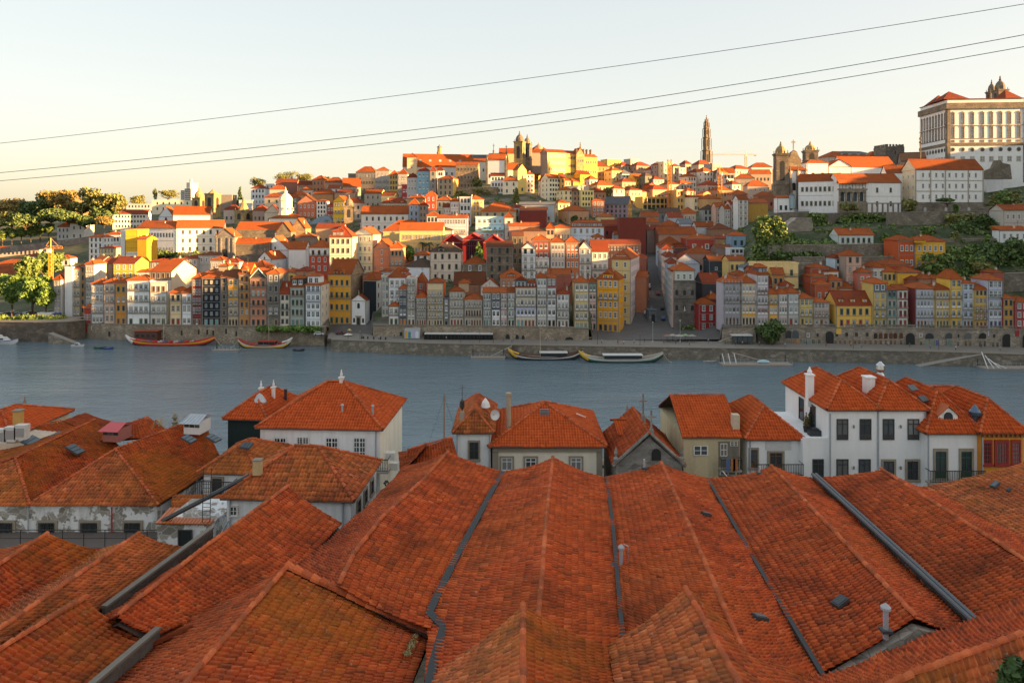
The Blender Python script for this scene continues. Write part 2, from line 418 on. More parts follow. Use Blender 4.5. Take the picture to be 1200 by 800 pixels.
def build_ground():
 m,nt,b=new_mat('hillside')
 p=world_pos(nt)
 n1=noise(nt,0.06,5,p);n2=noise(nt,0.8,5,p)
 c=mix(nt,ramp(nt,n1,[(0.42,(0,0,0)),(0.6,(1,1,1))]).outputs[0],(0.035,0.05,0.018),(0.16,0.13,0.10))
 c=mix(nt,0.4,c,n2,'OVERLAY')
 nt.links.new(c,b.inputs['Base Color']);b.inputs['Roughness'].default_value=0.95
 pave,nt2,b2=new_mat('cobbles');p2=world_pos(nt2);nt2.links.new(mix(nt2,.4,mix(nt2,noise(nt2,.25,4,p2),(.075,.072,.07),(.14,.13,.125)),noise(nt2,5,3,p2),'OVERLAY'),b2.inputs['Base Color']);b2.inputs['Roughness'].default_value=.8
 gard,nt3,b3=new_mat('garden_ground');p3=world_pos(nt3);nt3.links.new(mix(nt3,.5,mix(nt3,ramp(nt3,noise(nt3,.12,6,p3,.7),[(.45,(0,0,0)),(.62,(1,1,1))]).outputs[0],(.025,.045,.014),(.10,.09,.05)),noise(nt3,1.2,5,p3),'OVERLAY'),b3.inputs['Base Color']);b3.inputs['Roughness'].default_value=.95
 pxs=np.concatenate([np.arange(-900,0,60),np.array(sorted(set(range(0,1260,10))|{385,387,435,437,692,694,745,757,788,844,846})),np.arange(1260,2101,60)])
 os_=np.concatenate([np.arange(13,85,3),np.arange(85,275,6),np.arange(275,560,14),[600,715,900,1100,2000,6000]])
 v=[];rg=random.Random(3)
 for px in pxs:
  for o in os_:
   Y=yq(px)+o
   py=grow(px,min(o,1100))
   z=Zat(py,min(Y,yq(px)+1100))
   if o>1100:z=z*0.6
   z+=rg.uniform(-.25,.25)*(1 if o>45 else 0)
   v.append((Xat(px,Y),Y,z))
 n=len(os_);f=[]
 for i in range(len(pxs)-1):
  for j in range(n-1):
   a=i*n+j;f.append((a,a+n,a+n+1,a+1))
 me=bpy.data.meshes.new('hillside');me.from_pydata(v,[],f);me.materials.append(m);me.materials.append(pave);me.materials.append(gard)
 mi=[]
 for i in range(len(pxs)-1):
  for j in range(n-1):
   a,o=pxs[i],os_[j]
   mi.append(1 if(386<a<437 and o<75)or(437<=a<470 and o<16)or(692<a<845 and o<52)or(745<=a<788 and o<170)else 2 if(a>=870 and o<175)or a<105 or o>300 else 0)
 me.polygons.foreach_set('material_index',mi)
 me.polygons.foreach_set('use_smooth',[True]*len(f))
 o=bpy.data.objects.new('hillside',me);C.objects.link(o);structure(o)
def build_water():
 m,nt,b=new_mat('river')
 p=world_pos(nt)
 b.inputs['Base Color'].default_value=(0.13,0.185,0.22,1);b.inputs['Roughness'].default_value=0.1
 b.inputs['IOR'].default_value=1.33
 w1=noise(nt,0.55,4,mapped(nt,p,(0.55,1.0,1)),0.6)
 w2=noise(nt,0.045,3,mapped(nt,p,(0.35,1.3,1)))
 w3=noise(nt,2.2,3,mapped(nt,p,(0.6,1,1)))
 a=mix(nt,0.35,w1,w3)
 rp=ramp(nt,w2,[(0.36,(0.35,0.35,0.35)),(0.66,(1,1,1))])
 h=mix(nt,1.0,a,rp.outputs[0],'MULTIPLY')
 bump(nt,b,h,1.0,0.75)
 me=bpy.data.meshes.new('river')
 me.from_pydata([(-5000,100,0),(5000,100,0),(5000,700,0),(-5000,1500,0)],[],[(0,1,2,3)])
 me.materials.append(m)
 structure(_link('river',me))
def _link(name,me,parent=None):
 o=bpy.data.objects.new(name,me);C.objects.link(o)
 if parent:o.parent=parent
 return o
def strip_wall(name,pts,z0,z1,thick,mat,parent=None,cap=None,capover=0.25):
 """wall along ground points [(X, Y)], front face towards the camera"""
 mb=MB();z0s=z0 if isinstance(z0,(list,tuple))else[z0]*len(pts);z1s=z1 if isinstance(z1,(list,tuple))else[z1]*len(pts)
 for i in range(len(pts)-1):
  (xa,ya),(xb,yb)=pts[i],pts[i+1]
  d=Vector((xb-xa,yb-ya,0)).normalized();nrm=Vector((-d.y,d.x,0))*thick
  e=d*0.0
  A,B=Vector((xa,ya,0)),Vector((xb,yb,0))
  bot=[A+Vector((0,0,z0s[i])),B+Vector((0,0,z0s[i+1])),B+nrm+Vector((0,0,z0s[i+1])),A+nrm+Vector((0,0,z0s[i]))]
  top=[A+Vector((0,0,z1s[i])),B+Vector((0,0,z1s[i+1])),B+nrm+Vector((0,0,z1s[i+1])),A+nrm+Vector((0,0,z1s[i]))]
  mb.hull(bot,top,mat)
  if cap:
   u=Vector((0,0,0.3));g=-nrm.normalized()*capover
   t2=[top[0]+g,top[1]+g,top[2],top[3]]
   mb.hull([q+Vector((0,0,.003))for q in t2],[q+u for q in t2],cap)
 return mb.build(name,parent)
def qpt(px,o=0.0):
 Y=yq(px)+o;return(Xat(px,Y),Y)
def build_quay():
 gran=stone('quay_granite',(0.27,0.235,0.185),0.55,0.5)
 rub=stone('rubble_stone',(0.38,0.31,0.23),1.3,0.5)
 cap=flat('cap_stone',(0.24,0.21,0.17),0.85)
 m,nt,b=new_mat('paving')
 p=world_pos(nt)
 c=mix(nt,noise(nt,0.3,4,p),(0.15,0.135,0.12),(0.26,0.24,0.21));c=mix(nt,0.3,c,noise(nt,6,3,p),'OVERLAY')
 nt.links.new(c,b.inputs['Base Color']);b.inputs['Roughness'].default_value=0.8
 MATS['paving']=m
 pxs=list(range(388,1260,24))+[1300,1500,2100]
 w=strip_wall('quay_wall',[qpt(x)for x in pxs],-2,4.6,1.2,gran,None,cap)
 tag(w,'long granite quay wall rising from the river below the promenade','quay wall')
 mb=MB()
 pr=list(range(384,1260,12))+[1300,1500,2100]
 for a,c_ in zip(pr,pr[1:]):
  deep=16 if not(690<a<850)else 34
  (x0,y0),(x1,y1)=qpt(a,1.2),qpt(c_,1.2);(x2,y2),(x3,y3)=qpt(c_,deep),qpt(a,deep)
  mb.face([(x0,y0,4.85),(x1,y1,4.85),(x2,y2,4.9),(x3,y3,4.9)],m)
 structure(mb.build('promenade'))
 lp=[(93,4),(112,2),(150,1),(200,1),(260,1),(320,1),(380,1)]
 pts=[qpt(a,o+10)for a,o in lp];top=[Zat(r,y)for r,(x,y)in zip((379,379.5,380.5,381.5,382.3,383,383.5),pts)]
 w=strip_wall('town_wall',pts,-2,top,3.0,rub,None,cap)
 tag(w,'tall rubble stone wall dropping into the river below the row with the black house','town wall')
 for k,(px,py)in enumerate([(213,390),(233,389),(243,389),(250,390),(265,388),(277,391),(180,392),(160,391),(128,391)]):
  Y=yq(px)+11.0;d=MB();d.box(-.35,.35,-.08,.05,-1.1,1.1,flat('slit_dark',(0.02,0.02,0.02)))
  o=d.build('wall_slit',w);o.location=(Xat(px,Y),Y-.02,Zat(py,Y))
 cp=[437,470,520,580,640,690]
 pts=[qpt(a,12)for a in cp];top=[Zat(r,y)for r,(x,y)in zip((381,381,381.5,382.5,383.5,385),pts)]
 w=strip_wall('town_wall',pts,4.0,top,2.5,rub,None,cap)
 tag(w,'stone retaining wall between the promenade and the long row of balconied houses','town wall')
 dk=MATS['slit_dark']
 for px,py,ww,hh in[(470,391,1.2,1.5),(497,391,1.2,1.5),(576,391,1.2,1.4),(595,396,1.7,3.2),(606,396,1.3,3.0),(613,397,1.3,3.0),(667,398,3.4,2.3)]:
  Y=yq(px)+11.9;d=MB();pr_=[(-ww/2,0)]+[(-ww/2*math.cos(t),hh*0.6+hh*.4*math.sin(t))for t in np.linspace(0,math.pi,8)]+[(ww/2,0)]
  d.hull([(x,-0.05,z)for x,z in pr_],[(x,0.1,z)for x,z in pr_],dk)
  o=d.build('arched_opening',w);o.location=(Xat(px,Y),Y,Zat(py,Y)-hh*.5)
 return gran,rub,cap
RF={}
def setup_mats():
 RF['o']=far_roof('roof_orange',(0.40,0.10,0.022),(0.24,0.055,0.016),0.5)
 RF['r']=far_roof('roof_red',(0.28,0.058,0.022),(0.16,0.034,0.016),0.5)
 RF['b']=far_roof('roof_brown',(0.20,0.066,0.026),(0.11,0.038,0.02),0.5)
 RF['d']=far_roof('roof_dark',(0.10,0.065,0.05),(0.07,0.045,0.035),0.4)
 RF['g']=far_roof('roof_grey',(0.16,0.17,0.19),(0.11,0.12,0.14),0.3)
 for n,c in(('fr_white',(0.72,0.72,0.70)),('fr_dark',(0.05,0.05,0.05)),('fr_green',(0.02,0.08,0.05)),('fr_red',(0.28,0.03,0.025)),('fr_brown',(0.14,0.06,0.03)),('fr_blue',(0.03,0.10,0.30)),('sur_stone',(0.30,0.26,0.20)),('sur_white',(0.62,0.60,0.56)),('sur_grey',(0.22,0.21,0.20)),('iron',(0.03,0.03,0.032)),('fr_teal',(0.10,0.24,0.25)),('fr_orange',(0.5,0.17,0.02)),('cornice',(0.36,0.32,0.27)),('chimney_pot',(0.40,0.28,0.20)),('metal_grey',(0.35,0.37,0.4))):
  flat(n,c,0.55)
 glass('gl_dark',(0.035,0.045,0.05));glass('gl_curtain',(0.24,0.25,0.25),0.2);glass('gl_mid',(0.07,0.085,0.095),0.12);glass('gl_warm',(0.30,0.22,0.13),0.2)
 glass('dr_red',(0.25,0.02,0.02),.5);glass('dr_green',(0.02,0.09,0.05),.5);glass('dr_blue',(0.02,0.08,0.28),.5);glass('dr_brown',(0.10,0.04,0.02),.5);glass('dr_teal',(0.12,0.3,0.32),.5);glass('dr_orange',(0.5,0.16,0.02),.5)
LOOK={'w':('s','fr_white',('gl_mid','gl_curtain','gl_dark'),'sur_stone'),'W':('s','fr_white',('gl_mid','gl_dark','gl_curtain'),None),'f':('f','fr_white',('gl_mid','gl_curtain','gl_curtain'),'sur_stone'),'F':('f','fr_white',('gl_curtain','gl_mid'),None),'d':('s','fr_dark',('gl_dark','gl_mid'),'sur_stone'),'D':('n','fr_dark',('gl_dark','gl_dark','gl_mid'),None),'g':('f','fr_green',('gl_dark','gl_mid'),'sur_stone'),'r':('f','fr_red',('gl_mid','gl_dark'),'sur_stone'),'b':('f','fr_brown',('gl_dark','gl_mid'),'sur_stone'),'m':('f','fr_white',('gl_mid','gl_warm','gl_curtain'),'fr_brown'),'u':('s','fr_white',('gl_mid','gl_dark'),'sur_white'),'t':('f','fr_teal',('gl_curtain','gl_mid'),'sur_stone'),}
DOOR={'R':'dr_red','G':'dr_green','B':'dr_blue','N':'dr_brown','T':'dr_teal','O':'dr_orange','K':'gl_dark','S':'gl_mid'}
rgw=random.Random(11)
def win(parent,look,x,z,w,h,rz=0.0,y=0.0,name='window'):
 k,fr,gl,sur=LOOK[look]
 me=win_proto(k,fr,rgw.choice(gl),sur)
 return inst(name,me,parent,(x,y,z),(w,1,h),rz)
def door(parent,code,x,z,w,h,y=0.0):
 me=win_proto('f' if code in 'SK' else 'n','fr_dark' if code=='K' else 'fr_white' if code=='S' else 'sur_stone',DOOR[code],'sur_stone')
 return inst('door',me,parent,(x,y,z),(w,1,h))
def balcony(parent,x0,x1,z,depth=0.7,col='iron',y=0.0,rz=0.0,solid=None,bar=0.22,h=1.0):
 mb=MB();im=MATS[col];sl=MATS['cornice']
 w=x1-x0
 mb.box(0,w,-depth,-0.02,-0.15,0,sl)
 if solid:mb.box(0,w,-depth-.03,-depth+.05,0.003,h,solid)
 else:
  t=.035
  mb.box(0,w,-depth,-depth+t*1.5,h-.06,h,im);mb.box(0,w,-depth,-depth+t,0.06,.1,im)
  mb.box(0,t,-depth+t*1.5,-0.02,h-.06,h,im);mb.box(w-t,w,-depth+t*1.5,-0.02,h-.06,h,im)
  n=max(2,int(w/bar))
  for i in range(n+1):
   a=i/n*(w-t);mb.box(a,a+t,-depth+.004,-depth+t-.004,.101,h-.061,im)
 return mb.build('balcony',parent,(x0,y,z),rz)
def roof_mesh(kind,w,d,hr,rm,wall,ov=0.35,asp=None):
 """roof over a w x d box, eave at z = 0. h hip, p pyramid, g gable to the front, s ridge along the front, f flat"""
 mb=MB();t=0.18
 x0,x1,y0,y1=-ov,w+ov,-ov,d+ov
 if kind=='f':
  mb.box(0.22,w-.22,.22,d-.22,.02,.12,rm)
  mb.box(-.12,w+.12,-.12,.22,0.003,.55,wall);mb.box(-.12,w+.12,d-.22,d+.12,.003,.55,wall)
  mb.box(-.12,.22,.221,d-.221,.003,.55,wall);mb.box(w-.22,w+.12,.221,d-.221,.003,.55,wall)
  return mb
 E=[(x0,y0,0),(x1,y0,0),(x1,y1,0),(x0,y1,0)]
 if kind=='p' or(kind=='h' and abs(w-d)<1.0):rd=[(w/2,d/2,hr),(w/2,d/2,hr)]
 elif kind=='h':
  rd=[(d/2,d/2,hr),(w-d/2,d/2,hr)]if w>d else[(w/2,w/2,hr),(w/2,d-w/2,hr)]
 elif kind=='g':rd=[(w/2,y0,hr),(w/2,y1,hr)]
 elif kind=='s':rd=[(x0,d/2,hr),(x1,d/2,hr)]
 if kind=='l':
  mb.hull(E,[(x0,y0,.2),(x1,y0,.2),(x1,y1,hr),(x0,y1,hr)],rm);return mb
 up=lambda p:(p[0],p[1],p[2]+t)
 a,b,c,e=[up(p)for p in E];r0,r1=up(rd[0]),up(rd[1])
 along_x=kind=='s' or(kind=='h' and w>d)
 if along_x:
  mb.face([a,b,r1,r0],rm);mb.face([c,e,r0,r1],rm);mb.face([b,c,r1],rm);mb.face([e,a,r0],rm)
 else:
  mb.face([b,c,r1,r0],rm);mb.face([e,a,r0,r1],rm);mb.face([a,b,r0],rm);mb.face([c,e,r1],rm)
 if kind=='g':
  mb.f=mb.f[:2];mb.m=mb.m[:2]
  for y,q in((0.0,1),(d,-1)):
   tri=[(0,y,0.0),(w,y,0.0),(w/2,y,hr*(1-ov/(w/2+ov)*0)-.02)]
   mb.face(tri if q>0 else tri[::-1],wall)
  mb.hull([a,r0,(r0[0],r0[1],r0[2]-t),E[0]],[(p[0],p[1]+.25,p[2])for p in(a,r0,(r0[0],r0[1],r0[2]-t),E[0])],rm)
  mb.hull([r0,b,E[1],(r0[0],r0[1],r0[2]-t)],[(p[0],p[1]+.25,p[2])for p in(r0,b,E[1],(r0[0],r0[1],r0[2]-t))],rm)
 elif kind=='s':
  mb.f=mb.f[:2];mb.m=mb.m[:2]
  for x,q in((0.0,-1),(w,1)):
   tri=[(x,0,0.0),(x,d,0.0),(x,d/2,hr-.02)]
   mb.face(tri if q>0 else tri[::-1],wall)
 for p,q in((E[0],E[1]),(E[1],E[2]),(E[2],E[3]),(E[3],E[0])):
  if kind=='s' and p[0]==q[0]:continue
  if kind=='g' and p[1]==q[1]:continue
  mb.face([p,q,up(q),up(p)],rm)
 mb.face([E[3],E[2],E[1],E[0]],MATS['cornice'])
 def capline(p,q,r=.13):
  mb.tube([Vector(p)+Vector((0,0,.02)),Vector(q)+Vector((0,0,.02))],r,rm,5)
 if rd[0]!=rd[1]:capline(r0,r1)
 if kind in 'hp':
  for p,q in((a,r0),(b,r1 if along_x else r0),(c,r1),(e,r0 if along_x else r1)):capline(p,q)
 return mb
HOUSES=[]
def house(x0,x1,ridge,eave,base,col,roof='h',wins=None,label='',name='house',cat='house',Y=None,yaw=0.0,D=None,rm='o',dirt=0.35,look='w',vis=None,doors='',bal=(),balcol='iron',balsolid=None,side=None,sidelook=None,chim=0,dorm=0,wallm=None,group=None,ww=None,wh=0.6,fr=None,top=None,band=None,ov=0.35,sidecol=None,sidem=None,cap=True,extra=None,down=3.0):
 xc=(x0+x1)/2
 if Y is None:Y=y_of(xc,base)
 A=Vector((Xat(x0,Y),Y));k=(x1-CX)/F;c,s=math.cos(R(yaw)),math.sin(R(yaw))
 w=(k*A.y-A.x)/(c-k*s)
 zb=Zat(base,Y);ze=Zat(eave,Y);h=ze-zb
 if D is None:D=max(6.0,min(w*1.15,13.0))
 cen=A+Vector((c,s))*w/2+Vector((-s,c))*D/2
 root=empty(name,(A.x,A.y,zb),R(yaw),label,cat,group)
 wm=wallm or plaster(col,dirt)
 sm=sidem or(plaster(sidecol,dirt)if sidecol else wm)  # some warm side colours carry painted low sun
 mb=MB()
 n0=[(0,0),(w,0),(w,D),(0,D)]
 zt=h
 for i in range(4):
  p,q=n0[i],n0[(i+1)%4]
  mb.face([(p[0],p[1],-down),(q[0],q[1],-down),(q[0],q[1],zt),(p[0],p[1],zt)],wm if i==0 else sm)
 mb.face([(0,0,zt),(w,0,zt),(w,D,zt),(0,D,zt)],wm)
 mb.build('wall',root)
 if cap and roof!='f':
  cb=MB();cb.box(-.14,w+.14,-.14,-.003,h-.32,h-.003,MATS['cornice']);cb.build('cornice',root)
 Yr=Y+(0 if roof=='g' else(D if roof=='l' else D/2)*c+w/2*s)
 hr=max(0.6,Zat(ridge,Yr)-ze)if roof!='f' else .6
 rf=roof_mesh(roof,w,D,hr,RF[rm]if isinstance(rm,str)else rm,sm if roof=='s' else wm,ov).build('roof',root,(0,0,h))
 q_=random.Random(int(x0*13+eave));tr=MATS['sur_grey']
 if roof!='f' and Y<520 and not chim and q_.random()<.55:chim=1
 if Y<480 and wins:
  tm=MB();nf=wins[1];e=.26
  tm.box(.01,e,-.07,-.003,-1,h-.33,tr);tm.box(w-e,w-.01,-.07,-.003,-1,h-.33,tr)
  for k in range(1,nf):tm.box(e+.002,w-e-.002,-.06,-.003,h*k/nf-.1,h*k/nf+.06,tr)
  tm.build('stone_trim',root)
 if Y<420 and q_.random()<.5:
  am=MB();ax=w*q_.uniform(.2,.8);am.tube([(ax,D*.5,h),(ax,D*.5,h+hr+2.6)],.05,MATS['iron'],4)
  for k in range(4):am.tube([(ax-.5,D*.5,h+hr+1.5+k*.3),(ax+.5,D*.5,h+hr+1.5+k*.3)],.03,MATS['iron'],4)
  am.build('aerial',rf).location=(0,0,-h)
 for i in range(chim):
  r_=random.Random(int(x0*7+i));cx=w*(.2+.6*r_.random());cy=D*(.3+.4*r_.random());cm=MB()
  cm.box(-.35,.35,-.3,.3,-1.5,1.5,plaster((0.45,0.4,0.34),.5));cm.box(-.45,.45,-.4,.4,1.503,1.68,MATS['cornice'])
  cm.lathe(0,0,[(.16,1.69),(.2,2.1),(.1,2.15)],MATS['chimney_pot'],8)
  cm.build('chimney',rf,(cx,cy,hr*.55))
 for i in range(dorm):
  dw=min(1.7,w/(dorm+1));cx=w*(i+.5)/dorm;dz=hr*.18;dy=D*.5*.18;dm=MB()
  dm.box(-dw/2,dw/2,0,D*.3,-.3,1.5,wm)
  dm.hull([(-dw/2-.2,-.25,1.503),(dw/2+.2,-.25,1.503),(dw/2+.2,D*.32,1.503),(-dw/2-.2,D*.32,1.503)],[(0,-.25,2.1),(.01,-.25,2.1),(.01,D*.32,2.1),(0,D*.32,2.1)],RF[rm]if isinstance(rm,str)else rm)
  do=dm.build('dormer',rf,(cx,dy,dz));win(do,'W',-dw*.35,.2,dw*.7,1.05)
 if band:
  for bz,bh,bc in band:
   bb=MB();bb.box(.06,w-.06,-.03,-.002,h*(1-bz-bh),h*(1-bz),plaster(bc,.2));bb.build('painted_band',root)
 if wins:
  nc,nr=wins[0],wins[1]
  lk=look if len(look)>=nr else look+look[-1]*(nr-len(look))
  fh=h/nr
  m=w*0.06
  cw=(w-2*m)/nc;bw=ww or min(1.4,cw*.70);bw=min(bw,cw*.84)
  for r_ in range(nr):
   zt=h-r_*fh-.4;ch=lk[r_]
   if ch=='-':continue
   tall=ch in 'fFgrbmt'
   hh=min(2.7,fh*(.78 if tall else wh+.04));zz=h-(r_+1)*fh+(fh*.1 if tall else fh*.28)
   if r_==nr-1 and doors:continue
   cy=HY+(H-(zb+zz+hh))/Y*F
   if vis is not None and cy>vis:continue
   for c_ in range(nc):
    win(root,ch,m+cw*(c_+.5)-bw/2,zz,bw,hh)
   if r_ in bal:balcony(root,m*.4,w-m*.4,zz-.03,.7,balcol,solid=balsolid)
  if doors:
   dh=min(2.9,fh*.82);nd_=len(doors);cw2=(w-2*m)/nd_;dw=min(1.5,cw2*.7)
   for c_,ch in enumerate(doors):
    if ch=='.':continue
    door(root,ch,m+cw2*(c_+.5)-dw/2,0.02,dw,dh)
 if side:
  sc,sr=side;sl=sidelook or look[0];fh=h/sr;cw=D/sc;bw=min(1.0,cw*.6)
  left=xc>CX+40 and yaw>-12 and(xc-CX)/F>math.tan(R(-yaw))or yaw>8
  for r_ in range(sr):
   zz=h-(r_+1)*fh+fh*.25;hh=min(1.9,fh*.58)
   cy=HY+(H-(zb+zz+hh))/Y*F
   if vis is not None and cy>vis:continue
   for c_ in range(sc):
    if left:win(root,sl,0,zz,bw,hh,R(-90),0).location=(0,cw*(c_+.5)+bw/2,zz)
    else:win(root,sl,0,zz,bw,hh,R(90)).location=(w,cw*(c_+.5)-bw/2,zz)
 if extra:extra(root,w,D,h,hr)
 HOUSES.append((x0,x1,ridge,eave,base,Y,root))
 return root
WHT=(.62,.61,.59);OFF_=(.52,.50,.45);CRM=(.60,.46,.27);YEL=(.66,.35,.07);BYEL=(.80,.33,.02);OCH=(.50,.23,.05);SAL=(.52,.20,.11)
PNK=(.54,.38,.33);GRY=(.32,.32,.32);LGR=(.45,.46,.46);BLG=(.34,.38,.46);STN=(.24,.19,.14);BLK=(.02,.024,.03);RED=(.30,.05,.035);DRD=(.17,.02,.02)
ORG=(.55,.13,.025);PGR=(.50,.56,.47);LBL=(.32,.47,.56);BEI=(.47,.40,.31);MAU=(.34,.14,.17);BRN=(.20,.12,.08);TER=(.42,.10,.05)
def gable_dormer(col,fx=.5,dw=2.4,dh=2.6,rm='o',look='W',n=2):
 def ex(root,w,D,h,hr):
  x=w*fx;mb=MB();wm=plaster(col)
  mb.box(-dw/2,dw/2,.0,3.2,-.2,dh*.62,wm)
  q=RF[rm];a=.25
  mb.hull([(-dw/2-a,-.3,dh*.62+.003),(dw/2+a,-.3,dh*.62+.003),(dw/2+a,3.6,dh*.62+.003),(-dw/2-a,3.6,dh*.62+.003)],[(-.02,-.3,dh),(.02,-.3,dh),(.02,3.6,dh),(-.02,3.6,dh)],q)
  o=mb.build('dormer',root,(x,.25,h))
  for i in range(n):win(o,look,-dw/2+dw*(i+.5)/n-.35*dw/n,.2,.7*dw/n,dh*.42)
 return ex
def upper(col,fx0,fx1,dh,rm='o',nw=2,look='W',back=1.2,hr=1.3,roof='h'):
 """a set-back attic storey standing on the roof"""
 def ex(root,w,D,h,hr_):
  x0,x1=w*fx0,w*fx1;mb=MB();wm=plaster(col);d=min(6,D-back-.5)
  mb.box(0,x1-x0,0,d,-.5,dh,wm);o=mb.build('attic',root,(x0,back,h))
  roof_mesh(roof,x1-x0,d,hr,RF[rm],wm,.25).build('roof',o,(0,0,dh+.003))
  for i in range(nw):win(o,look,(x1-x0)*(i+.5)/nw-.32*(x1-x0)/nw,dh*.25,.64*(x1-x0)/nw,dh*.6)
 return ex
def both(*fs):
 def ex(*a):
  for f in fs:f(*a)
 return ex
def town_riverside():
 h=house;G1=None
 h(98,107,356,360,381,RED,'p',(3,1),'tiny pavilion of white windows with an orange cap at the end of the wall row',look='W',D=6)
 h(107,121.6,327,333,379,(.44,.44,.45),'h',(3,4),'slim grey house hung with pink panels, standing at the park end of the wall row',look='fWfF',bal=(1,2),doors='SSS',D=9)
 h(122,134.6,326,331.5,379.5,(.52,.36,.27),'h',(2,4),'narrow faded peach house squeezed against the ochre house with arched doors',look='fffw',bal=(0,1),D=11)
 h(135,148.6,326,331.5,380,OCH,'h',(2,4),'ochre house with arched ground floor beside the wide white house of long balconies',look='gfdd',doors='NN',D=11)
 h(149,175.6,322,328.5,380.5,(.58,.61,.66),'h',(4,4),'wide bluish white house with three long green balconies above the river wall',look='fffw',bal=(0,1,2),doors='GDGG'.replace('D','.'),D=11)
 h(176,195.6,323,331,380.5,(.47,.46,.42),'f',(3,4),'grey and white stone fronted house below the big half sunlit roof',look='bffw',bal=(1,2),doors='GSG',D=4)
 h(176,201,305,318.5,380,(.21,.19,.17),'s',(4,7),'dark loft storey with tall bare side wall carrying the big half sunlit roof',Y=y_of(190,379)+4.5,D=21,look='bD',vis=330,sidecol=(.50,.43,.32),yaw=-4,chim=1)
 h(199,212.6,336.5,343.5,380.5,CRM,'h',(2,3),'cream three storey house with pink doors joined to a small white house',look='dwf',bal=(0,),doors='RR',D=9)
 h(213,224.6,336.5,343.5,380.5,(.60,.62,.64),'h',(2,3),'small white three storey house joined to the cream one under one orange roof',look='fwf',bal=(0,),doors='SS',D=9)
 h(225,236.4,320,327,381,(.20,.035,.035),'h',(3,5),'narrow dark red tiled house pressed against the black house',look='WWWWW',fr='w',bal=(2,3),doors='NSN',D=10)
 h(237,258.6,318.5,326,381.5,BLK,'h',(3,6),'black tiled six storey house with small white windows on the river wall',look='W',wh=.42,D=12,dirt=.1,doors='TTT',ww=1.0)
 h(259,266.4,317,325,381.5,STN,'s',(1,6),'sliver of brown rubble house in the gap next to the black house',look='d',wallm=stone('rubble_brown',(.20,.15,.11),1.2),D=10,rm='b')
 h(267,279.6,316,326.5,381.5,YEL,'s',(2,5),'yellow topped narrow house with laundry balconies under a brown roof',look='wffff',bal=(1,2,3),doors='NBN',D=11,rm='b',band=[(.52,.46,(.40,.32,.22))])
 h(280,292.6,308,321.5,381.5,(.47,.21,.05),'s',(2,6),'tall burnt orange house with iron balconies and a brown attic dormer',look='bbbbw',bal=(0,1,2),doors='NN',D=11,extra=gable_dormer((.35,.2,.1),.5,2.6,3.6,'o','d',1))
 def tri(root,w,D,h_,hr):
  mb=MB();mb.hull([(.2,-.1,.25),(w-.2,-.1,.25),(w/2,-.1,4.0)],[(.2,.2,.25),(w-.2,.2,.25),(w/2,.2,4.0)],MATS['fr_dark']);g=mb.build('gable',root,(0,0,h_))
  m2=MB()
  for a,b in(((0,.25),(w/2,4.3)),((w,.25),(w/2,4.3))):m2.tube([(a[0],-.2,a[1]),(b[0],-.2,b[1])],.16,MATS['fr_white'],4)
  m2.build('bargeboard',g);win(g,'W',w/2-.8,.5,1.6,1.5)
 h(293,312.6,314,326,381.5,SAL,'s',(3,5),'salmon pink house with black and white triangular gable over the river wall',look='bfbbb',bal=(0,1,2),doors='KKK',D=11,extra=tri)
 h(313,327.6,315,321,381.5,(.26,.24,.21),'h',(2,5),'grey stone house with heavy dark balconies beside the salmon gabled one',look='uddFF',bal=(2,3),doors='.N',D=12,wallm=stone('stone_grey',(.25,.23,.20),1.0))
 h(328,339.6,330,345,382,(.50,.46,.38),'s',(2,4),'low cream house with a steep dark red roof between two taller grey ones',look='dgdd',bal=(1,),D=9,rm='r')
 h(340,356.6,326,336.5,382,(.27,.31,.29),'h',(3,4),'grey green house with arched mansard windows and pale teal doors',look='bggg',bal=(0,),doors='TTT',D=10,extra=upper((.05,.07,.065),.08,.92,3.6,'o',2,'F',.5))
 h(358,376,327,334,384,(.52,.56,.63),'h',(3,5),'white and pale blue corner house with blue balconies at the end of the wall',look='WFFWF',bal=(0,1),balcol='fr_blue',D=15,yaw=-3,sidecol=(.55,.48,.38),extra=upper((.58,.58,.58),.1,.85,3.6,'o',2,'W',1.0),side=(3,5))
 h(384,411.6,304,321.5,378.5,(.60,.30,.04),'s',(4,4),'big mustard yellow house with green balcony and bare stone flank beside the chapel',look='gggg',bal=(1,),balcol='fr_green',doors='GGGG',D=15,yaw=-9,sidem=stone('flank_stone',(.36,.26,.16),1.0,.7),dorm=0,extra=both(gable_dormer((.5,.28,.06),.33,1.9,2.2,'o','d',1),gable_dormer((.5,.28,.06),.62,1.9,2.2,'o','d',1)))
 h(411.5,429,345,352,380,(.56,.56,.55),'g',None,'small white chapel with a stone portal and arched niche on the sloping square',D=14,yaw=-14,Y=y_of(420,379),name='chapel',cat='chapel',extra=chapel_front,ov=.2)
 h(426,441,320,328.5,374,BLK,'h',None,'black rendered house with a white street front behind the chapel',D=13,yaw=-14,sidecol=(.55,.54,.52),side=(3,4),sidelook='r',rm='o')
 h(447,456,322,324,371,(.40,.40,.36),'f',(2,5),'narrow grey house with a curved cream gable up the lane from the chapel',look='w',D=9)
 h(455,476,313,325,372,(.56,.58,.62),'h',(3,4),'white house with tall pale blue framed windows at the foot of the lane',look='ffff',D=13,extra=upper((.4,.1,.06),.68,1.0,2.4,'o',2,'F',1.5))
 h(455.5,467.4,354,359,381,WHT,'h',(2,2),'smallest white two storey house with green shop front on the lane corner',look='f',bal=(0,),doors='GG',D=6)
 h(467.6,476.6,333,338.5,381.5,(.06,.07,.09),'p',(2,4),'slim slate blue house with orange doors next to the corner shop',look='WWF',doors='OO',D=7)
 h(477,487,322,326,381.5,(.48,.46,.43),'f',(2,6),'tall pale tower like house rising above the balconied row',look='f',bal=(0,1,2,3),doors='NN',D=8,cap=False)
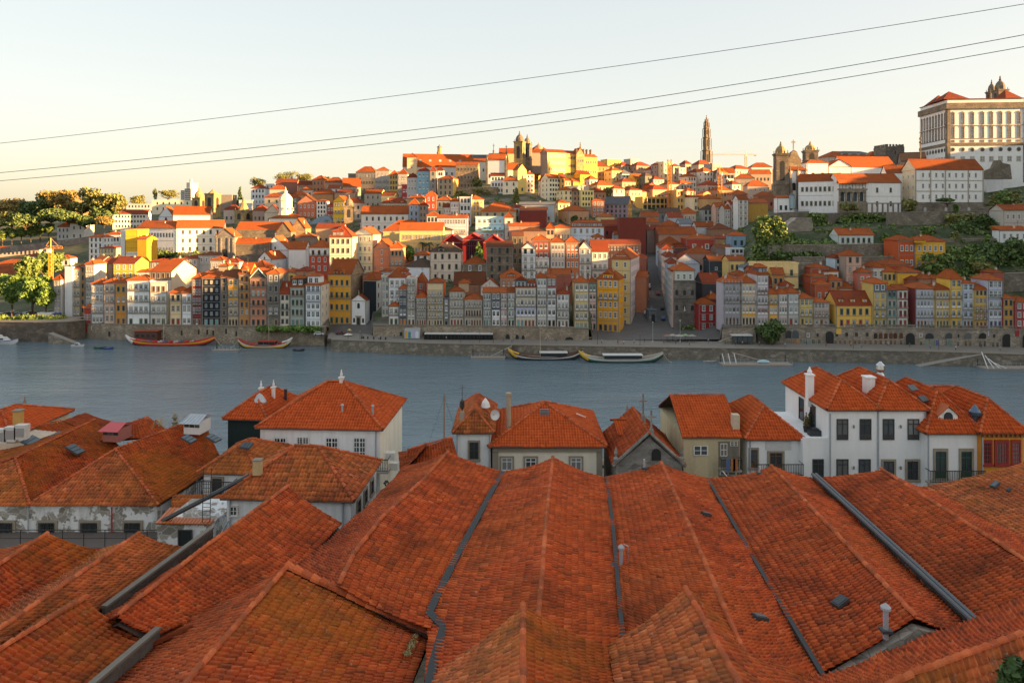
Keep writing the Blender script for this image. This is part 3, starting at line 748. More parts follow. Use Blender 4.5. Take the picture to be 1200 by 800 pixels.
 h(487.5,500,342,348.5,381.5,(.40,.36,.30),'h',(4,4),'grey balconied house with red doors below the brick red attic wall',look='f',bal=(0,1,2),doors='NRNR',D=6)
 h(488,498,320,331.5,381,TER,'h',(1,5),'brick red rendered attic house behind the balconied row',Y=y_of(493,381)+6.2,look='W',vis=345,D=8)
 h(500.4,519.6,326,331.5,382,(.50,.40,.24),'h',(5,6),'wide cream and yellow house striped with continuous balconies',look='-fffff',bal=(1,2,3,4),doors='NSNKK',D=10,extra=None,sidecol=(.62,.14,.03))
 h(520,526,345,350,382,(.12,.13,.16),'f',(1,4),'dark slip of a house one window wide in the balconied row',look='f',doors='K',D=6,cap=False)
 h(526.4,543.6,335,341.5,382.3,(.46,.42,.36),'h',(4,4),'stone coloured house with white shutters, crimson doors and drying washing',look='f',bal=(0,1,2),doors='RRNR',D=8,extra=upper((.38,.28,.18),.62,1.25,3.2,'o',0,'W',2.0))
 h(544,565.4,344,350.5,382.5,(.38,.33,.27),'h',(6,3),'lower balconied house with brown shutters and one yellow strip of wall',look='fbb',bal=(0,1),doors='KSRNRN',D=8)
 h(566,575.8,337,343,382.8,(.38,.42,.40),'s',(3,4),'greenish grey house with three columns of white windows by the navy one',look='F',bal=(0,1,2),doors='TTT',D=9)
 h(576,586.3,337,343,382.8,(.07,.09,.13),'s',(2,4),'house navy blue above and white below in the long balconied row',look='uuFF',D=9,band=[(.5,.5,(.58,.58,.58))],doors='SS')
 h(586.6,594.4,337,343,383,(.55,.36,.36),'s',(2,4),'powder pink slim house with sash windows beside the navy topped one',look='F',bal=(0,1),doors='SS',D=9)
 h(594.7,603.4,337,343,383,(.42,.49,.42),'s',(2,4),'pale mint slim house next to the powder pink one',look='F',bal=(0,1,2),doors='KK',D=9)
 h(604,628.4,328,336.5,383,(.45,.40,.32),'h',(5,4),'wide sand coloured house with blue lower band and red doors',look='FFF',bal=(0,1),doors='TTRRR',D=10,rm='r',band=[(.5,.24,(.36,.38,.50))],extra=both(gable_dormer((.10,.15,.17),.27,5.0,4.6,'r','W',1),gable_dormer((.33,.07,.05),.76,3.8,3.2,'o','W',1)))
 h(629,640.8,320,325.5,383,(.42,.41,.38),'h',(3,5),'tall grey tiled house with glazed top gallery in the long row',look='F',bal=(1,2),doors='SSS',D=10)
 h(641,651.8,322,326,383,(.24,.08,.09),'h',(2,5),'house with maroon top storey and grey floors beneath, beside the glazed gallery house',look='WFFF',doors='KK',bal=(1,),D=10,band=[(.2,.8,(.42,.42,.42))])
 h(652.4,667,338,344.5,383.5,(.54,.53,.51),'h',(3,4),'white fronted house with grey flank standing before the gap in the long row',look='Fffw',bal=(1,2),doors='NSN',D=12,yaw=-6,sidecol=(.30,.29,.29),rm='r')
 h(673,689.8,324,331,386.5,(.55,.42,.19),'h',(3,5),'pale yellow house with tall sash windows next to the bright yellow corner',look='F',bal=(2,3),doors='TTT',D=9)
 h(690,699,324,331,386.5,(.10,.22,.17),'h',(2,5),'slim house green on top and pink below, hugging the bright yellow corner house',look='F',doors='GG',D=9,bal=(3,),band=[(.2,.8,(.50,.36,.33))])
 h(699.5,725.5,314,327,387,BYEL,'h',(4,5),'bright yellow corner house on the square with stone lower corner',look='uFuu',bal=(1,),doors='KKBR',D=11,yaw=-20,side=(3,5),sidelook='f',band=[(.6,.4,(.60,.30,.04))],extra=gable_dormer(BYEL,.5,4.4,3.4,'o','W',2))
 h(716.5,739,292,303.5,384,(.58,.44,.19),'h',(2,6),'tall cream and lilac corner house whose long flank runs up the street',Y=y_of(725,386)+13,look='u',D=30,yaw=-18,sidecol=(.52,.42,.40),side=(8,7),sidelook='w',vis=378,extra=upper((.35,.36,.36),.2,.75,1.8,'o',1,'F',1.0))
 h(745,757.5,318,325,378,(.40,.16,.09),'s',None,'rusty end house closing the cream flank up the street',Y=324,D=18,yaw=-15)
 h(790,814,308,317,391,(.40,.43,.39),'h',(3,5),'old house with carved stone fountain front filling its lower storeys on the square',Y=298,look='uD---',D=13,yaw=-4,sidecol=(.62,.26,.03),rm='o',chim=1,extra=fountain_front)
 h(819,839,349,357,399,(.27,.03,.03),'h',(2,4),'dark red house with white shop storey at the edge of the square',Y=291,look='uWW',D=9,yaw=3,doors='SS',band=[(.72,.28,(.5,.5,.47))])
 h(823,844,320,332,392,(.06,.065,.075),'s',None,'black slate hung house with a rusty red roof behind the dark red shop house',Y=306,D=12,rm='r')
 h(830,845,343,350,392,(.16,.05,.04),'h',None,'low roofed annex tucked behind the dark red shop house',Y=301,D=7,rm='o')
 h(848,868,323,331.5,380.5,(.36,.33,.37),'h',(4,4),'lilac grey house wrapped in scaffolding over the arcade end',look='F',bal=(1,),doors='NNNN',D=10,extra=scaffold)
 h(868.4,886.4,323,331.5,380.5,(.45,.35,.24),'h',(4,4),'sand house with a yellow band over its open arches by the scaffolding',look='FFF',bal=(1,),doors='KKKK',D=10,band=[(.66,.14,(.66,.34,.03))],chim=1)
 h(887,900.6,310,322,381,(.44,.40,.42),'h',(3,5),'tall mauve banded house with a slate attic beside the sand one',look='FFFF',bal=(1,2),doors='SSS',D=11,band=[(.3,.08,MAU),(.66,.1,MAU)],extra=upper((.10,.09,.13),.12,.88,2.8,'o',2,'W',.3))
 h(901,912,337,344.5,381,YEL,'p',(2,3),'small yellow house behind the round riverside tree',look='fF',bal=(0,),doors='KK',D=8)
 h(912.4,923,338,344,381,(.42,.36,.33),'h',(3,3),'beige grey house with triple windows, second from the round tree',look='F',doors='SSS',D=9)
 h(923.4,936.4,336,343.5,381,(.33,.34,.33),'p',(2,3),'plain grey house with blue white casements under a peaked orange roof',look='F',doors='RS',D=8)
 h(937,953,343,350,381.3,(.56,.42,.13),'p',(3,3),'pale yellow house with a pyramid roof, neighbour of the brown timbered one',look='WFF',bal=(1,),doors='NSS',D=8)
 h(953.4,972,349,354.5,381.5,(.36,.30,.26),'h',(4,3),'brown and grey house with a timber gallery over the arcade',look='WmW',bal=(1,),balcol='fr_brown',doors='SNS',D=8)
 h(980,1022,341,358,382.5,(.68,.41,.09),'s',(5,2),'broad yellow two storey house with red roof and three pale dormers',look='g',doors='RRSRS',D=11,rm='r',dorm=3)
 h(1023.5,1039,326,332.5,383,(.56,.40,.13),'h',(2,5),'yellow house with slate blue top floor beside the broad dormered one',look='uwff',bal=(2,3),balcol='fr_green',doors='GSG',D=9,band=[(0,.2,(.13,.16,.19))])
 h(1039.5,1051,335,339.5,383,(.38,.36,.31),'s',(2,4),'house with dark navy top and turquoise balconies next to the maroon framed one',look='tttt',bal=(0,1,2),balcol='fr_teal',doors='GG',D=9,band=[(0,.22,(.03,.05,.08))])
 h(1052,1064,334,340,383.3,(.60,.58,.55),'s',(2,4),'white house with maroon frames and maroon band over the arcade',look='r',bal=(1,2),balcol='fr_red',doors='RR',D=9,band=[(.22,.05,(.25,.02,.03))])
 h(1073,1095.4,331,338.5,384,(.36,.38,.46),'h',(5,4),'wide blue grey house with white casements, first after the dark alley',look='FFF',bal=(0,2),doors='NRNSS',D=10,sidecol=(.20,.05,.05))
 h(1096,1113,332,339.5,384,(.58,.39,.12),'h',(4,4),'yellow and white house with bright green doors above the arcade',look='FFF',bal=(0,2),doors='GGGG',D=9)
 h(1114,1127.4,316,327.5,384,(.66,.42,.07),'h',(2,5),'tallest yellow house of the arcade row with a white satellite dish',look='WFF',bal=(1,3),doors='GS',D=9)
 h(1128,1141.6,328,332,384.3,(.36,.41,.50),'h',(2,5),'blue grey house with white paired windows and one yellow door panel',look='WWF',bal=(2,3),doors='NNN',D=9)
 h(1142,1157.6,332,339.5,384.5,(.64,.38,.05),'h',(3,5),'golden yellow house with brown framed lower floors and a flat fronted gable',look='dwmm',bal=(2,3),doors='RRR',D=9)
 h(1158,1175,322,328.5,384.6,(.38,.40,.49),'h',(3,5),'tall lavender grey house with bright blue doors near the frame edge',look='WWFFF',bal=(1,2),balcol='fr_green',doors='BBB',D=10)
 h(1175.6,1188,343,350,385,(.52,.27,.05),'p',(2,3),'low orange brown house behind the lavender one with dim windows',look='d',D=8,sidecol=(.28,.05,.04))
 h(1190,1212,347,354.5,385,(.30,.045,.045),'h',(3,3),'crimson house with white windows cut by the frame at the arcade end',look='u',D=9)
def chapel_front(root,w,D,h,hr):
 st=MATS['sur_stone'];dk=MATS['slit_dark']
 for x in(0,w-.4):m=MB();m.box(x,x+.4,-.12,-.003,0,h,st);m.build('quoin',root)
 m=MB();m.box(w/2-1.1,w/2+1.1,-.2,-.003,0,3.6,st);m.box(w/2-1.5,w/2+1.5,-.4,-.003,3.603,3.95,st);m.build('portal',root);m=MB();m.box(w/2-.7,w/2+.7,-.26,-.203,0,3.1,dk);m.build('door',root)
 for x in(.2,.8):m=MB();p=[(-.45,0)]+[(-.45*math.cos(t),1.6+.45*math.sin(t))for t in np.linspace(0,math.pi,7)]+[(.45,0)];m.hull([(a,-.08,b)for a,b in p],[(a,.03,b)for a,b in p],dk);m.build('window',root,(w*x,0,.9))
 m=MB();p=[(-.6,0)]+[(-.6*math.cos(t),1.8+.6*math.sin(t))for t in np.linspace(0,math.pi,7)]+[(.6,0)];m.hull([(a,-.1,b)for a,b in p],[(a,.03,b)for a,b in p],dk);m.build('window',root,(w*.5,0,h*.68))
 m=MB();m.lathe(0,0,[(.25,0),(.3,.8),(.1,1.1),(.2,1.5),(.03,2.2)],st,6);m.build('finial',root,(w*.5,.2,h+hr))
def fountain_front(root,w,D,h,hr):
 st=stone('carved_stone',(.20,.18,.155),1.6,.5);mb=MB();H_=h*.83
 prof=[(-.3,0),(-.25,H_),(w+.25,H_),(w+.3,0)]
 mb.box(-.3,w+.3,-.5,-.02,-1,H_,st)
 f=mb.build('stone_facade',root)
 m2=MB();m2.box(-.5,w+.5,-.9,-.02,H_+.003,H_+.5,st);m2.build('cornice',f)
 for z0,z1 in((H_*.38,H_*.42),(H_*.68,H_*.71)):
  m=MB();m.box(-.4,w+.4,-.75,-.503,z0,z1,st);m.build('moulding',f)
 for x in(.12,.5,.88):
  for zz in(.45,.74):
   m=MB();pr=[(-.6,0)]+[(-.6*math.cos(t),1.7+.6*math.sin(t))for t in np.linspace(0,math.pi,7)]+[(.6,0)]
   m.hull([(a,-.56,b)for a,b in pr],[(a,-.503,b)for a,b in pr],MATS['slit_dark']);m.build('niche',f,(w*x,0,H_*zz))
 m=MB();m.lathe(0,0,[(.35,0),(.4,.6),(.2,.9),(.28,1.4),(.12,1.8),(.16,2.05)],flat('statue_marble',(.55,.53,.5)),8);m.build('statue',f,(w*.5,-.75,H_*.44))
 pr=[(-2.2,0)]+[(-2.2*math.cos(t),1.7+2.2*math.sin(t))for t in np.linspace(0,math.pi,11)]+[(2.2,0)]
 m=MB();m.hull([(a,-.62,b)for a,b in pr],[(a,-.503,b)for a,b in pr],stone('carved_dark',(.13,.12,.105),1.6));m.build('fountain_arch',f,(w*.5,0,.2))
 m=MB();m.lathe(0,0,[(1.7,-.5),(1.9,.5),(2.0,.7),(1.7,.72)],st,12);m.build('basin',f,(w*.5,-1.6,0))
def scaffold(root,w,D,h,hr):
 mt=MATS['metal_grey'];mb=MB()
 for i in range(7):
  x=-.8+(w+1.0)*i/6;mb.box(x-.05,x+.05,-1.5,-1.4,-.5,h+1.2,mt);mb.box(x-.05,x+.05,-.75,-.65,-.5,h+1.2,mt)
 for j in range(6):
  z=h*j/5+.4;mb.box(-.85,w+.3,-1.56,-1.501,z,z+.07,mt);mb.box(-.85,w+.3,-1.399,-.751,z-.06,z-.002,flat('plank',(.25,.2,.15)))
  mb.box(-.85,w+.3,-1.56,-1.501,z+1.0,z+1.06,mt)
 mb.build('scaffold_lattice',root)
def town_middle():
 h=house
 h(63,71,322,328,372,(.45,.44,.43),'h',(2,5),'pale grey house at the park end of the riverside car park street',look='f',D=9,bal=(1,))
 h(71.5,76,318,321,370,(.30,.28,.27),'h',(1,5),'narrow stone grey house with balconies on the car park street, next to the blank gable',look='f',D=9)
 h(76,84.5,312,314,371,(.52,.53,.54),'f',None,'blank pale grey gable wall with a small painted figure on the car park street',D=12)
 h(85,94,311,315,370,(.42,.36,.26),'h',(2,5),'dull cream house with iron balconies next to the blank grey gable',look='f',bal=(1,2,3),D=10)
 h(94.5,99.5,309,312,369,(.50,.25,.05),'h',(1,6),'slim orange house wedged in the car park street row',look='d',D=10)
 h(100,110,305,310,370,(.36,.37,.36),'h',(3,6),'grey balconied house at the town end of the car park street',look='f',bal=(1,2),D=10)
 h(110.5,120,300,306,358,(.24,.23,.22),'s',(2,5),'bare grey stone house standing above the grey house with pink panels',look='d',D=10,rm='b',vis=328)
 h(120.5,132,302,309,357,(.40,.30,.18),'s',(3,5),'weathered tan house under a brown roof, above the faded peach house',look='w',D=11,rm='r',vis=325)
 h(133,158,301,309,356,(.60,.35,.06),'s',(3,5),'egg yolk yellow house with three white windows under a broad dark red roof',look='u',D=13,rm='r',vis=325)
 h(160,176,315,319,352,(.52,.52,.53),'h',(4,3),'white cottage topped by an orange roof behind the long balconied white house',look='u',D=10,vis=326)
 h(141.5,146.5,269,271,318,(.50,.53,.56),'f',None,'thin white slab end of the yellow block below the white palace',D=16,cap=False,name='apartment_block',cat='apartment block')
 h(147,161.5,268,270,318,(.72,.40,.03),'f',(5,7),'blank yellow apartment block wall with white base, below the white palace',look='-----DD',D=12,cap=False,name='apartment_block',cat='apartment block',band=[(.52,.48,(.58,.55,.5))])
 h(161,172,276,280,318,(.66,.33,.03),'s',None,'ochre flank with a little orange roof attached beside the yellow block',D=10,yaw=-6,name='apartment_block',cat='apartment block')
 h(117,134,288,291,313,(.62,.45,.22),'h',(4,3),'pale yellow villa with brown roof under the park slope',look='w',D=9,rm='r')
 h(104,121,274.5,278,305,(.52,.54,.56),'h',(3,4),'white three storey house with an orange roof beside the terraced wall of the park',look='d',D=9,yaw=-10,side=(3,4))
 h(124,141,271.5,275,296,(.58,.58,.57),'h',(4,2),'little white house with a low red roof just uphill of the pale yellow villa',look='d',D=9)
 h(67,82,260,266,281,(.54,.56,.60),'h',(3,2),'white villa with a tilted orange roof at the foot of the park trees',look='d',D=10,yaw=-15)
 h(82,99,254,262,281,(.55,.57,.60),'h',(2,2),'white villa with two orange roofs next to the dark conifer of the park',look='D',D=10,yaw=-12,extra=upper((.5,.5,.52),.5,1.0,2.2,'o',1,'D',1))
 h(17,37,259,261.5,270,(.52,.30,.12),'h',(3,2),'small sunlit apricot house alone among the park trees',look='D',D=9)
 h(-20,46,289,293,300,(.36,.30,.26),'s',(12,1),'long low grey building with an orange roof at the park foot',look='D',D=10,name='warehouse',cat='warehouse')
 h(-20,31,304,313.5,322,(.27,.23,.20),'h',None,'big stone warehouse with a hipped orange roof, upper one of two by the plane trees',D=22,name='warehouse',cat='warehouse')
 h(-30,15,313,322,334,(.40,.22,.10),'h',None,'orange roofed warehouse directly above the plane tree crowns, lower of two',D=18,name='warehouse',cat='warehouse')
 h(30,46,297,300,310,(.42,.30,.24),'h',(3,1),'small pinkish house between the long low building and the park trees',look='D',D=9)
 h(66,82,299,303,313,(.5,.45,.42),'h',(2,1),'cream cottage behind the yellow crane',look='D',D=8)
 wp=dict(name='palace_wing',cat='palace')
 h(160,207,259,267.5,296,(.52,.54,.57),'s',(12,2),'shaded wing of the white palace with rows of very tall slit windows',look='Df',yaw=-12,D=16,ww=.9,**wp)  # shade tint put into this wing's colour, cooler than the sunlit wing
 h(207,262,258,267.5,297,(.62,.59,.53),'s',(6,3),'sunlit wing of the white palace with six columns of stone framed windows',look='ddd',yaw=20,D=14,wh=.7,**wp)  # low-sun warmth put into this wing's white
 h(132,173,246,251,268,(.60,.58,.55),'s',(10,3),'white apartment house dotted with small square windows above the yellow block',look='D',D=12,yaw=14,wh=.42,name='apartment_block',cat='apartment block',rm='r')
 h(178,226,233.5,235,248,(.58,.54,.42),'f',(6,2),'long cream flat roofed modern building on the ridge below the grey stepped tower',look='D',D=14,cap=False,name='apartment_block',cat='apartment block')
 h(148,178,237,239.5,250,(.42,.42,.42),'f',(7,2),'grey flat roofed modern building on the ridge beside the park',look='D',D=12,cap=False,name='apartment_block',cat='apartment block')
 h(186,203,242,254,268,(.48,.50,.54),'g',(1,1),'white chapel gable with a tall dark A-shaped window above the white palace',look='-',D=8,name='chapel',cat='chapel',extra=a_window)
 h(203,246,242,252,268,(.62,.57,.46),'s',None,'white hall with a steep orange roof between the chapel gable and the stone tower',D=14,yaw=16,name='hall',cat='hall')
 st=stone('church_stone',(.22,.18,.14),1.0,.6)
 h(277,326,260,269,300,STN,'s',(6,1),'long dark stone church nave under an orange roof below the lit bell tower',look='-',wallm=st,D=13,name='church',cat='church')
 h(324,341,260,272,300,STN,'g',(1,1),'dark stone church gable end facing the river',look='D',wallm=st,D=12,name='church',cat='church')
 h(341,358,256,268,296,(.36,.28,.18),'g',(1,1),'golden stone church gable with a round arched window',look='D',wallm=stone('church_sunlit',(.36,.27,.16),1.0,.7),D=12,name='church',cat='church')
 h(269,316,279,286,318,STN,'s',(5,1),'low church aisle with an orange lean roof in front of the dark nave',look='-',wallm=st,D=7,name='church_aisle',cat='church')
 h(273,291,285,290,316,(.38,.28,.17),'h',(3,2),'sunlit stone block with a little orange roof against the church aisle',look='D',wallm=stone('church_sunlit',(.36,.27,.16),1.0,.7),D=9,yaw=-15,vis=302)  # sunlight put into the stone colour, warmer than the church stone
 h(307,338,277,293,316,(.50,.52,.56),'g',(1,1),'tall white church gable with a tiny oval opening',look='-',D=13,name='church',cat='church',extra=oval)
 h(302,318,295,304,322,(.50,.52,.56),'g',(1,1),'small white chapel gable in front of the tall white one, orange side roof',look='-',D=14,name='chapel',cat='chapel',extra=oval,yaw=-16)
 h(338,358,283,292,318,(.55,.54,.55),'s',None,'white apse like hall with an orange roof beside the tall white gable',D=10,vis=300)
 h(362,386,281.5,290,330,(.45,.07,.045),'h',(3,4),'bright red house with a white glazed top floor and hipped orange roof',look='buu',D=12,band=[(0,.25,(.5,.5,.5))],vis=316,bal=(0,))
 h(386,412.5,264.5,278,332,(.56,.50,.38),'h',(4,5),'cream house with dark sash windows and a red dormer storey',look='d',D=13,vis=306,extra=upper((.24,.05,.04),.12,.62,3.0,'r',3,'W',.6),rm='r',sidecol=(.55,.45,.28))
 h(252,275,267.5,278,318,(.26,.24,.22),'g',(3,1),'grey stone church front with pediment at the corner of the white palace',look='-',wallm=stone('church_grey',(.27,.25,.23),1.1,.7),D=10,name='church',cat='church',extra=pediment_front)
 for a in[(232,252,295,299,322,'b','red brown roofed house in front of the sunlit palace wing'),(214,232,299,303,322,'r','dark roofed house below the sunlit palace wing, second from the pediment church'),(196,214,302,306,324,'o','orange roofed house behind the half sunlit big roof'),(176,196,303,307,326,'r','low dark red roof next to the ochre flank of the yellow block'),(246,262,301,305,330,'o','glazed fronted cottage below the pediment church'),(262,280,302,307,330,'r','brown roofed cottage in the shade under the church aisle')]:
  h(*a[:5],(.34,.33,.32),'h',(3,2),a[6],look='u',D=9,rm=a[5],vis=a[4]-12,yaw=-5)
 for a in[(240,256,315,320,345,ORG,'pink orange house with a glowing roof above the black house','o'),(256,268,308,312,345,(.55,.42,.25),'sunlit tan house above the yellow topped narrow one','o'),(293,311,305,313,346,(.58,.36,.08),'glowing yellow gable house above the salmon pink house','o'),(311,328,314,318,346,(.4,.3,.22),'low orange roof behind the grey stone house of dark balconies','o'),(328,347,314,319,347,(.56,.38,.12),'sunlit yellow flank with a rough stone patch above the low cream house','o'),(347,360,313,318,348,(.35,.2,.12),'orange roofed house behind the arched mansard windows','r'),(232,244,322,326,345,(.2,.12,.1),'brick coloured annex behind the dark red tiled house','r')]:
  h(*a[:5],a[5],'h',(2,2),a[6],look='D',D=9,rm=a[7],vis=a[3]+12,yaw=-8,chim=1)
 h(413,437,267,275,320,PGR,'g',(4,4),'pale mint green gabled house with white windows',look='uuuu',D=16,yaw=-9,sidecol=(.48,.33,.25),rm='o')
 h(438,457,280.5,291,322,SAL,'g',(1,3),'salmon gabled house with a single small window, beside the mint green one',look='uuu',D=14,yaw=-4,ww=1.0)
 h(457,472,284,290.5,322,(.52,.24,.13),'h',(3,3),'peach house with curved balconies joined to the salmon gable',look='gfb',D=9,bal=(1,),vis=316)
 h(468,519,261,270,300,(.62,.47,.20),'s',(12,2),'long cream palace front with cornice above the palm trees',look='w',D=10,name='palace',cat='palace',chim=1)
 h(449,500,258,270.5,299,(.55,.42,.2),'h',None,'great hipped orange roof behind the cream palace front',D=17,Y=y_of(480,298)+10.5,name='palace',cat='palace')
 h(504,541,284,295,331,(.48,.41,.34),'h',(4,3),'large plain beige apartment house under a dark brown roof',look='dddd',D=14,rm='d',wh=.5,ww=1.3,yaw=2,extra=gable_dormer((.2,.25,.2),.35,3,2.6,'d','d',1),side=(2,3),chim=2)
 h(485,503,294,299,318,(.50,.44,.38),'p',(2,2),'small house with a peaked orange roof under the palms',look='D',D=9)
 h(474,503,303,312.5,334,(.50,.52,.56),'h',None,'broad brown hipped roof house with bare stone flank above the lane',D=15,rm='d',sidecol=(.42,.30,.17),yaw=-12)
 h(446,458,315,318,350,(.28,.31,.34),'h',(2,2),'slate blue clad house with an orange lid above the black rendered house',look='D',D=8,vis=326)
 h(425,446,319,322,362,(.34,.2,.15),'h',None,'low orange roof tucked above the black rendered house',D=9)
 h(543,570,300,309,332,(.25,.21,.17),'h',(2,2),'rough stone cottage with white cross windows below the green tree',look='uu',D=10,wallm=stone('cottage_stone',(.25,.20,.15),1.2),rm='o')
 h(570,601,283,289.5,331,(.22,.18,.145),'s',(3,4),'four storey bare stone block with small dark windows',look='D',D=11,wallm=stone('block_stone',(.22,.175,.13),1.1),rm='b',ww=1.1)
 h(600,613,272,277,324,(.26,.19,.13),'s',(2,4),'tall tawny stone flank behind the bare stone block',look='d',D=12,wallm=stone('tawny_stone',(.28,.20,.13),1.0),rm='b',vis=310)
 h(611,628,284,291,326,(.55,.57,.60),'g',(2,4),'slender white gabled house beside the red glazed gallery house',look='Dfff',D=12,bal=(2,))
 h(624,644,275.5,282,325,(.55,.52,.48),'h',(3,4),'cream house with red glazed top galleries and a peaked roof',look='FFff',D=11,bal=(2,3),band=[(0,.46,(.25,.07,.06))])
 h(645,662.4,277.5,284,326,(.48,.38,.33),'p',(4,4),'pale rose house with a glazed top gallery, twin of the coral one',look='Fuuu',D=10)
 h(663,679,277.5,284,327,(.55,.17,.07),'p',(3,4),'coral orange house with a glazed top gallery, twin of the pale rose one',look='Fuuf',D=10)
 h(678.6,693,282,291,328,(.55,.51,.46),'g',(2,4),'cream gabled house with brown roof and iron balcony next to the coral house',look='uffw',D=11,rm='b',bal=(1,))
 h(693.4,713,281,295,328,(.58,.57,.55),'s',(3,3),'white house with a deep plain red roof behind the pale yellow riverside house',look='uff',D=11,rm='r',bal=(1,),sidecol=(.55,.53,.5))
 h(709,751,281,286,322,(.30,.13,.09),'s',(10,4),'brown galleried house of stacked red roofs behind the cream corner house',look='mm--',D=12,rm='r',vis=310)
 h(726,757,253,256,300,(.17,.04,.03),'f',None,'tall windowless dark red tiled wall at the head of the steep street',D=18,cap=False,yaw=-4)
 h(532,568,319,334,352,(.28,.14,.09),'s',None,'broad tawny roof with a small dormer behind the stone coloured house',D=10,rm='b',extra=gable_dormer((.2,.14,.1),.45,3.0,2.6,'o','d',1))
 h(563,585,327,336,352,(.5,.47,.44),'g',(2,1),'cottage with a peaked orange roof and white front behind the navy house',look='b',D=8)
 h(586,612,315,325,350,(.40,.20,.12),'h',(4,2),'brown house with a rounded orange roof and a dormer above the mint house',look='m-',D=10,extra=gable_dormer((.35,.16,.12),.5,3.6,2.4,'o','W',2),vis=336)
 h(641,668,315,322,350,(.3,.1,.07),'s',None,'wide orange roof above the maroon topped house',D=11,rm='o',yaw=-8)
 h(668,680,330,336,356,(.26,.10,.06),'h',None,'low red roof in the gap of the long row',D=8,rm='r')
 h(542,566,273.5,281,306,(.17,.014,.017),'g',None,'deep red market hall gable with a great arched window',D=24,name='market_hall',cat='market hall',rm=flat('market_roof',(.15,.02,.02),.6),extra=arch_window)
 h(518,541.6,275,284,306,(.16,.014,.017),'g',None,'deep red market hall bay beside the beige apartment house',D=24,name='market_hall',cat='market hall',rm=MATS['market_roof'],extra=arch_window)
 h(566.4,590,275.5,284,306,(.16,.014,.017),'g',None,'deep red market hall bay behind the bare stone block',D=24,name='market_hall',cat='market hall',rm=MATS['market_roof'],extra=arch_window)
 h(557,591,252.5,254.5,281,(.33,.52,.60),'f',(5,3),'light blue modern building with a glass canopy and red chairs above the market hall',look='FF-',D=14,cap=False,extra=blue_canopy)
 h(564,605,237,248,266,(.38,.30,.2),'h',(4,2),'great orange hipped roof above the light blue modern building',look='D',D=17,chim=1)
 h(591,602,249,255,281,(.45,.44,.43),'h',(1,2),'grey white cottage with a single dark window by the light blue building',look='D',D=8)
 h(609,641,243,246,266,(.17,.035,.03),'s',None,'dark red corrugated block with a thin orange roof',D=13,sidecol=(.5,.42,.3),side=(3,2),yaw=-4,chim=1)
 h(608,650,237,240,266,(.33,.35,.38),'s',(4,1),'long grey gable walled building behind the dark red corrugated block',look='D',D=14,Y=y_of(625,265)+16,yaw=-6,sidecol=(.6,.42,.15),rm='g')  # side colour paints the low sun onto the grey flank
 h(596,632,261,265,284,(.34,.2,.15),'s',(6,1),'long low orange roof with a white eave below the dark red block',look='D',D=9)
 h(610,640,267,271,290,(.27,.17,.12),'h',None,'brown roof in shade above the slender white gabled house',D=10,rm='b')
 h(640,650,261,268,288,(.45,.30,.22),'h',(2,2),'pinkish cottage under the sunlit grey building flank',look='D',D=9)
 h(648,669,263,267,285,(.50,.40,.27),'h',(5,1),'cream house with a row of small windows above the pale rose house',look='w',D=10)
 h(668,708,258,266,286,(.42,.50,.58),'h',(5,2),'long pale blue house with dormer strip and arched windows',look='wf',D=11,extra=upper((.12,.15,.18),.05,.95,2.4,'o',6,'W',.3))
 h(694,708,274,278,296,(.52,.53,.54),'p',(2,2),'small white house with a peaked roof below the long pale blue one',look='D',D=8)
 h(708,736,230.5,240,256,(.28,.20,.24),'s',(5,3),'purple slate hung house with a sunlit orange flank',look='D',D=13,yaw=-22,sidecol=(.6,.32,.08),side=(3,3),rm='g')  # flank colour holds the sunlight as well as its orange
 h(694,708,232,236,256,(.38,.16,.1),'h',(3,3),'brick pink house with white windows beside the purple slate hung one',look='u',D=10)
 h(700,720,250,254,272,(.52,.42,.2),'h',None,'sunlit orange shed roof behind the blue tarpaulin',D=10)
 h(706,738,258,264,280,(.20,.04,.03),'s',(4,1),'dark red tile clad house with loft openings near the tall red wall',look='D',D=10,rm='r')
 h(720,742,271,275,292,(.36,.38,.42),'s',(2,1),'grey white house below the dark red tile clad one',look='D',D=9)
 h(512,548,252,255.5,285,(.40,.41,.50),'s',(10,3),'lilac grey terrace with long rows of windows under a thin orange roof',look='Wff',D=11,bal=(1,2),vis=278)
 h(500,514,248,253,272,(.46,.42,.38),'h',(3,2),'cream house with orange roof beside the lilac terrace',look='D',D=10)
 h(423,479,241.5,251,272,(.55,.52,.48),'s',(7,2),'long white convent building with a big sunlit orange roof',look='dd',D=15,wh=.45)
 h(422,440,259,262,276,(.5,.44,.38),'f',(4,1),'ornate pale terrace in front of the long white convent building',look='D',D=7)
 h(505,530,266,270,292,(.34,.33,.31),'h',(4,1),'grey house with brown roof below the lilac terrace',look='D',D=11,rm='d')
 h(479,491,233,240,262,(.26,.32,.44),'h',(2,3),'blue fronted house with a mansard roof next to the long white convent',look='udd',D=9,vis=258)
 h(491,500,236,241,264,(.28,.2,.17),'h',(2,3),'brown stone house beside the blue fronted one',look='d',D=9,rm='r')
 h(499,511,224,229.5,246,(.36,.06,.04),'h',(2,2),'bright red house with a hipped roof below the blue tiled apartment house',look='uu',D=10)
 h(512,528,229.5,235,254,(.5,.42,.28),'h',(3,2),'cream house with sunlit flank under the ivy wall',look='d',D=10,sidecol=(.65,.42,.1),yaw=-10)  # sunlight on the flank is painted as a golden side colour
 h(519,529,239,243,262,(.35,.34,.33),'s',(3,2),'grey house with a dark red roof below the cream one by the ivy wall',look='u',D=9,rm='r')
 h(527.5,538,232,236,262,(.44,.45,.47),'h',(3,3),'white glazed fronted house under the ivy wall',look='F',D=9)
 h(538.5,552,229.5,231.5,266,(.46,.48,.50),'f',(3,4),'pale grey flat topped house with a white lower front',look='D',D=9,cap=False)
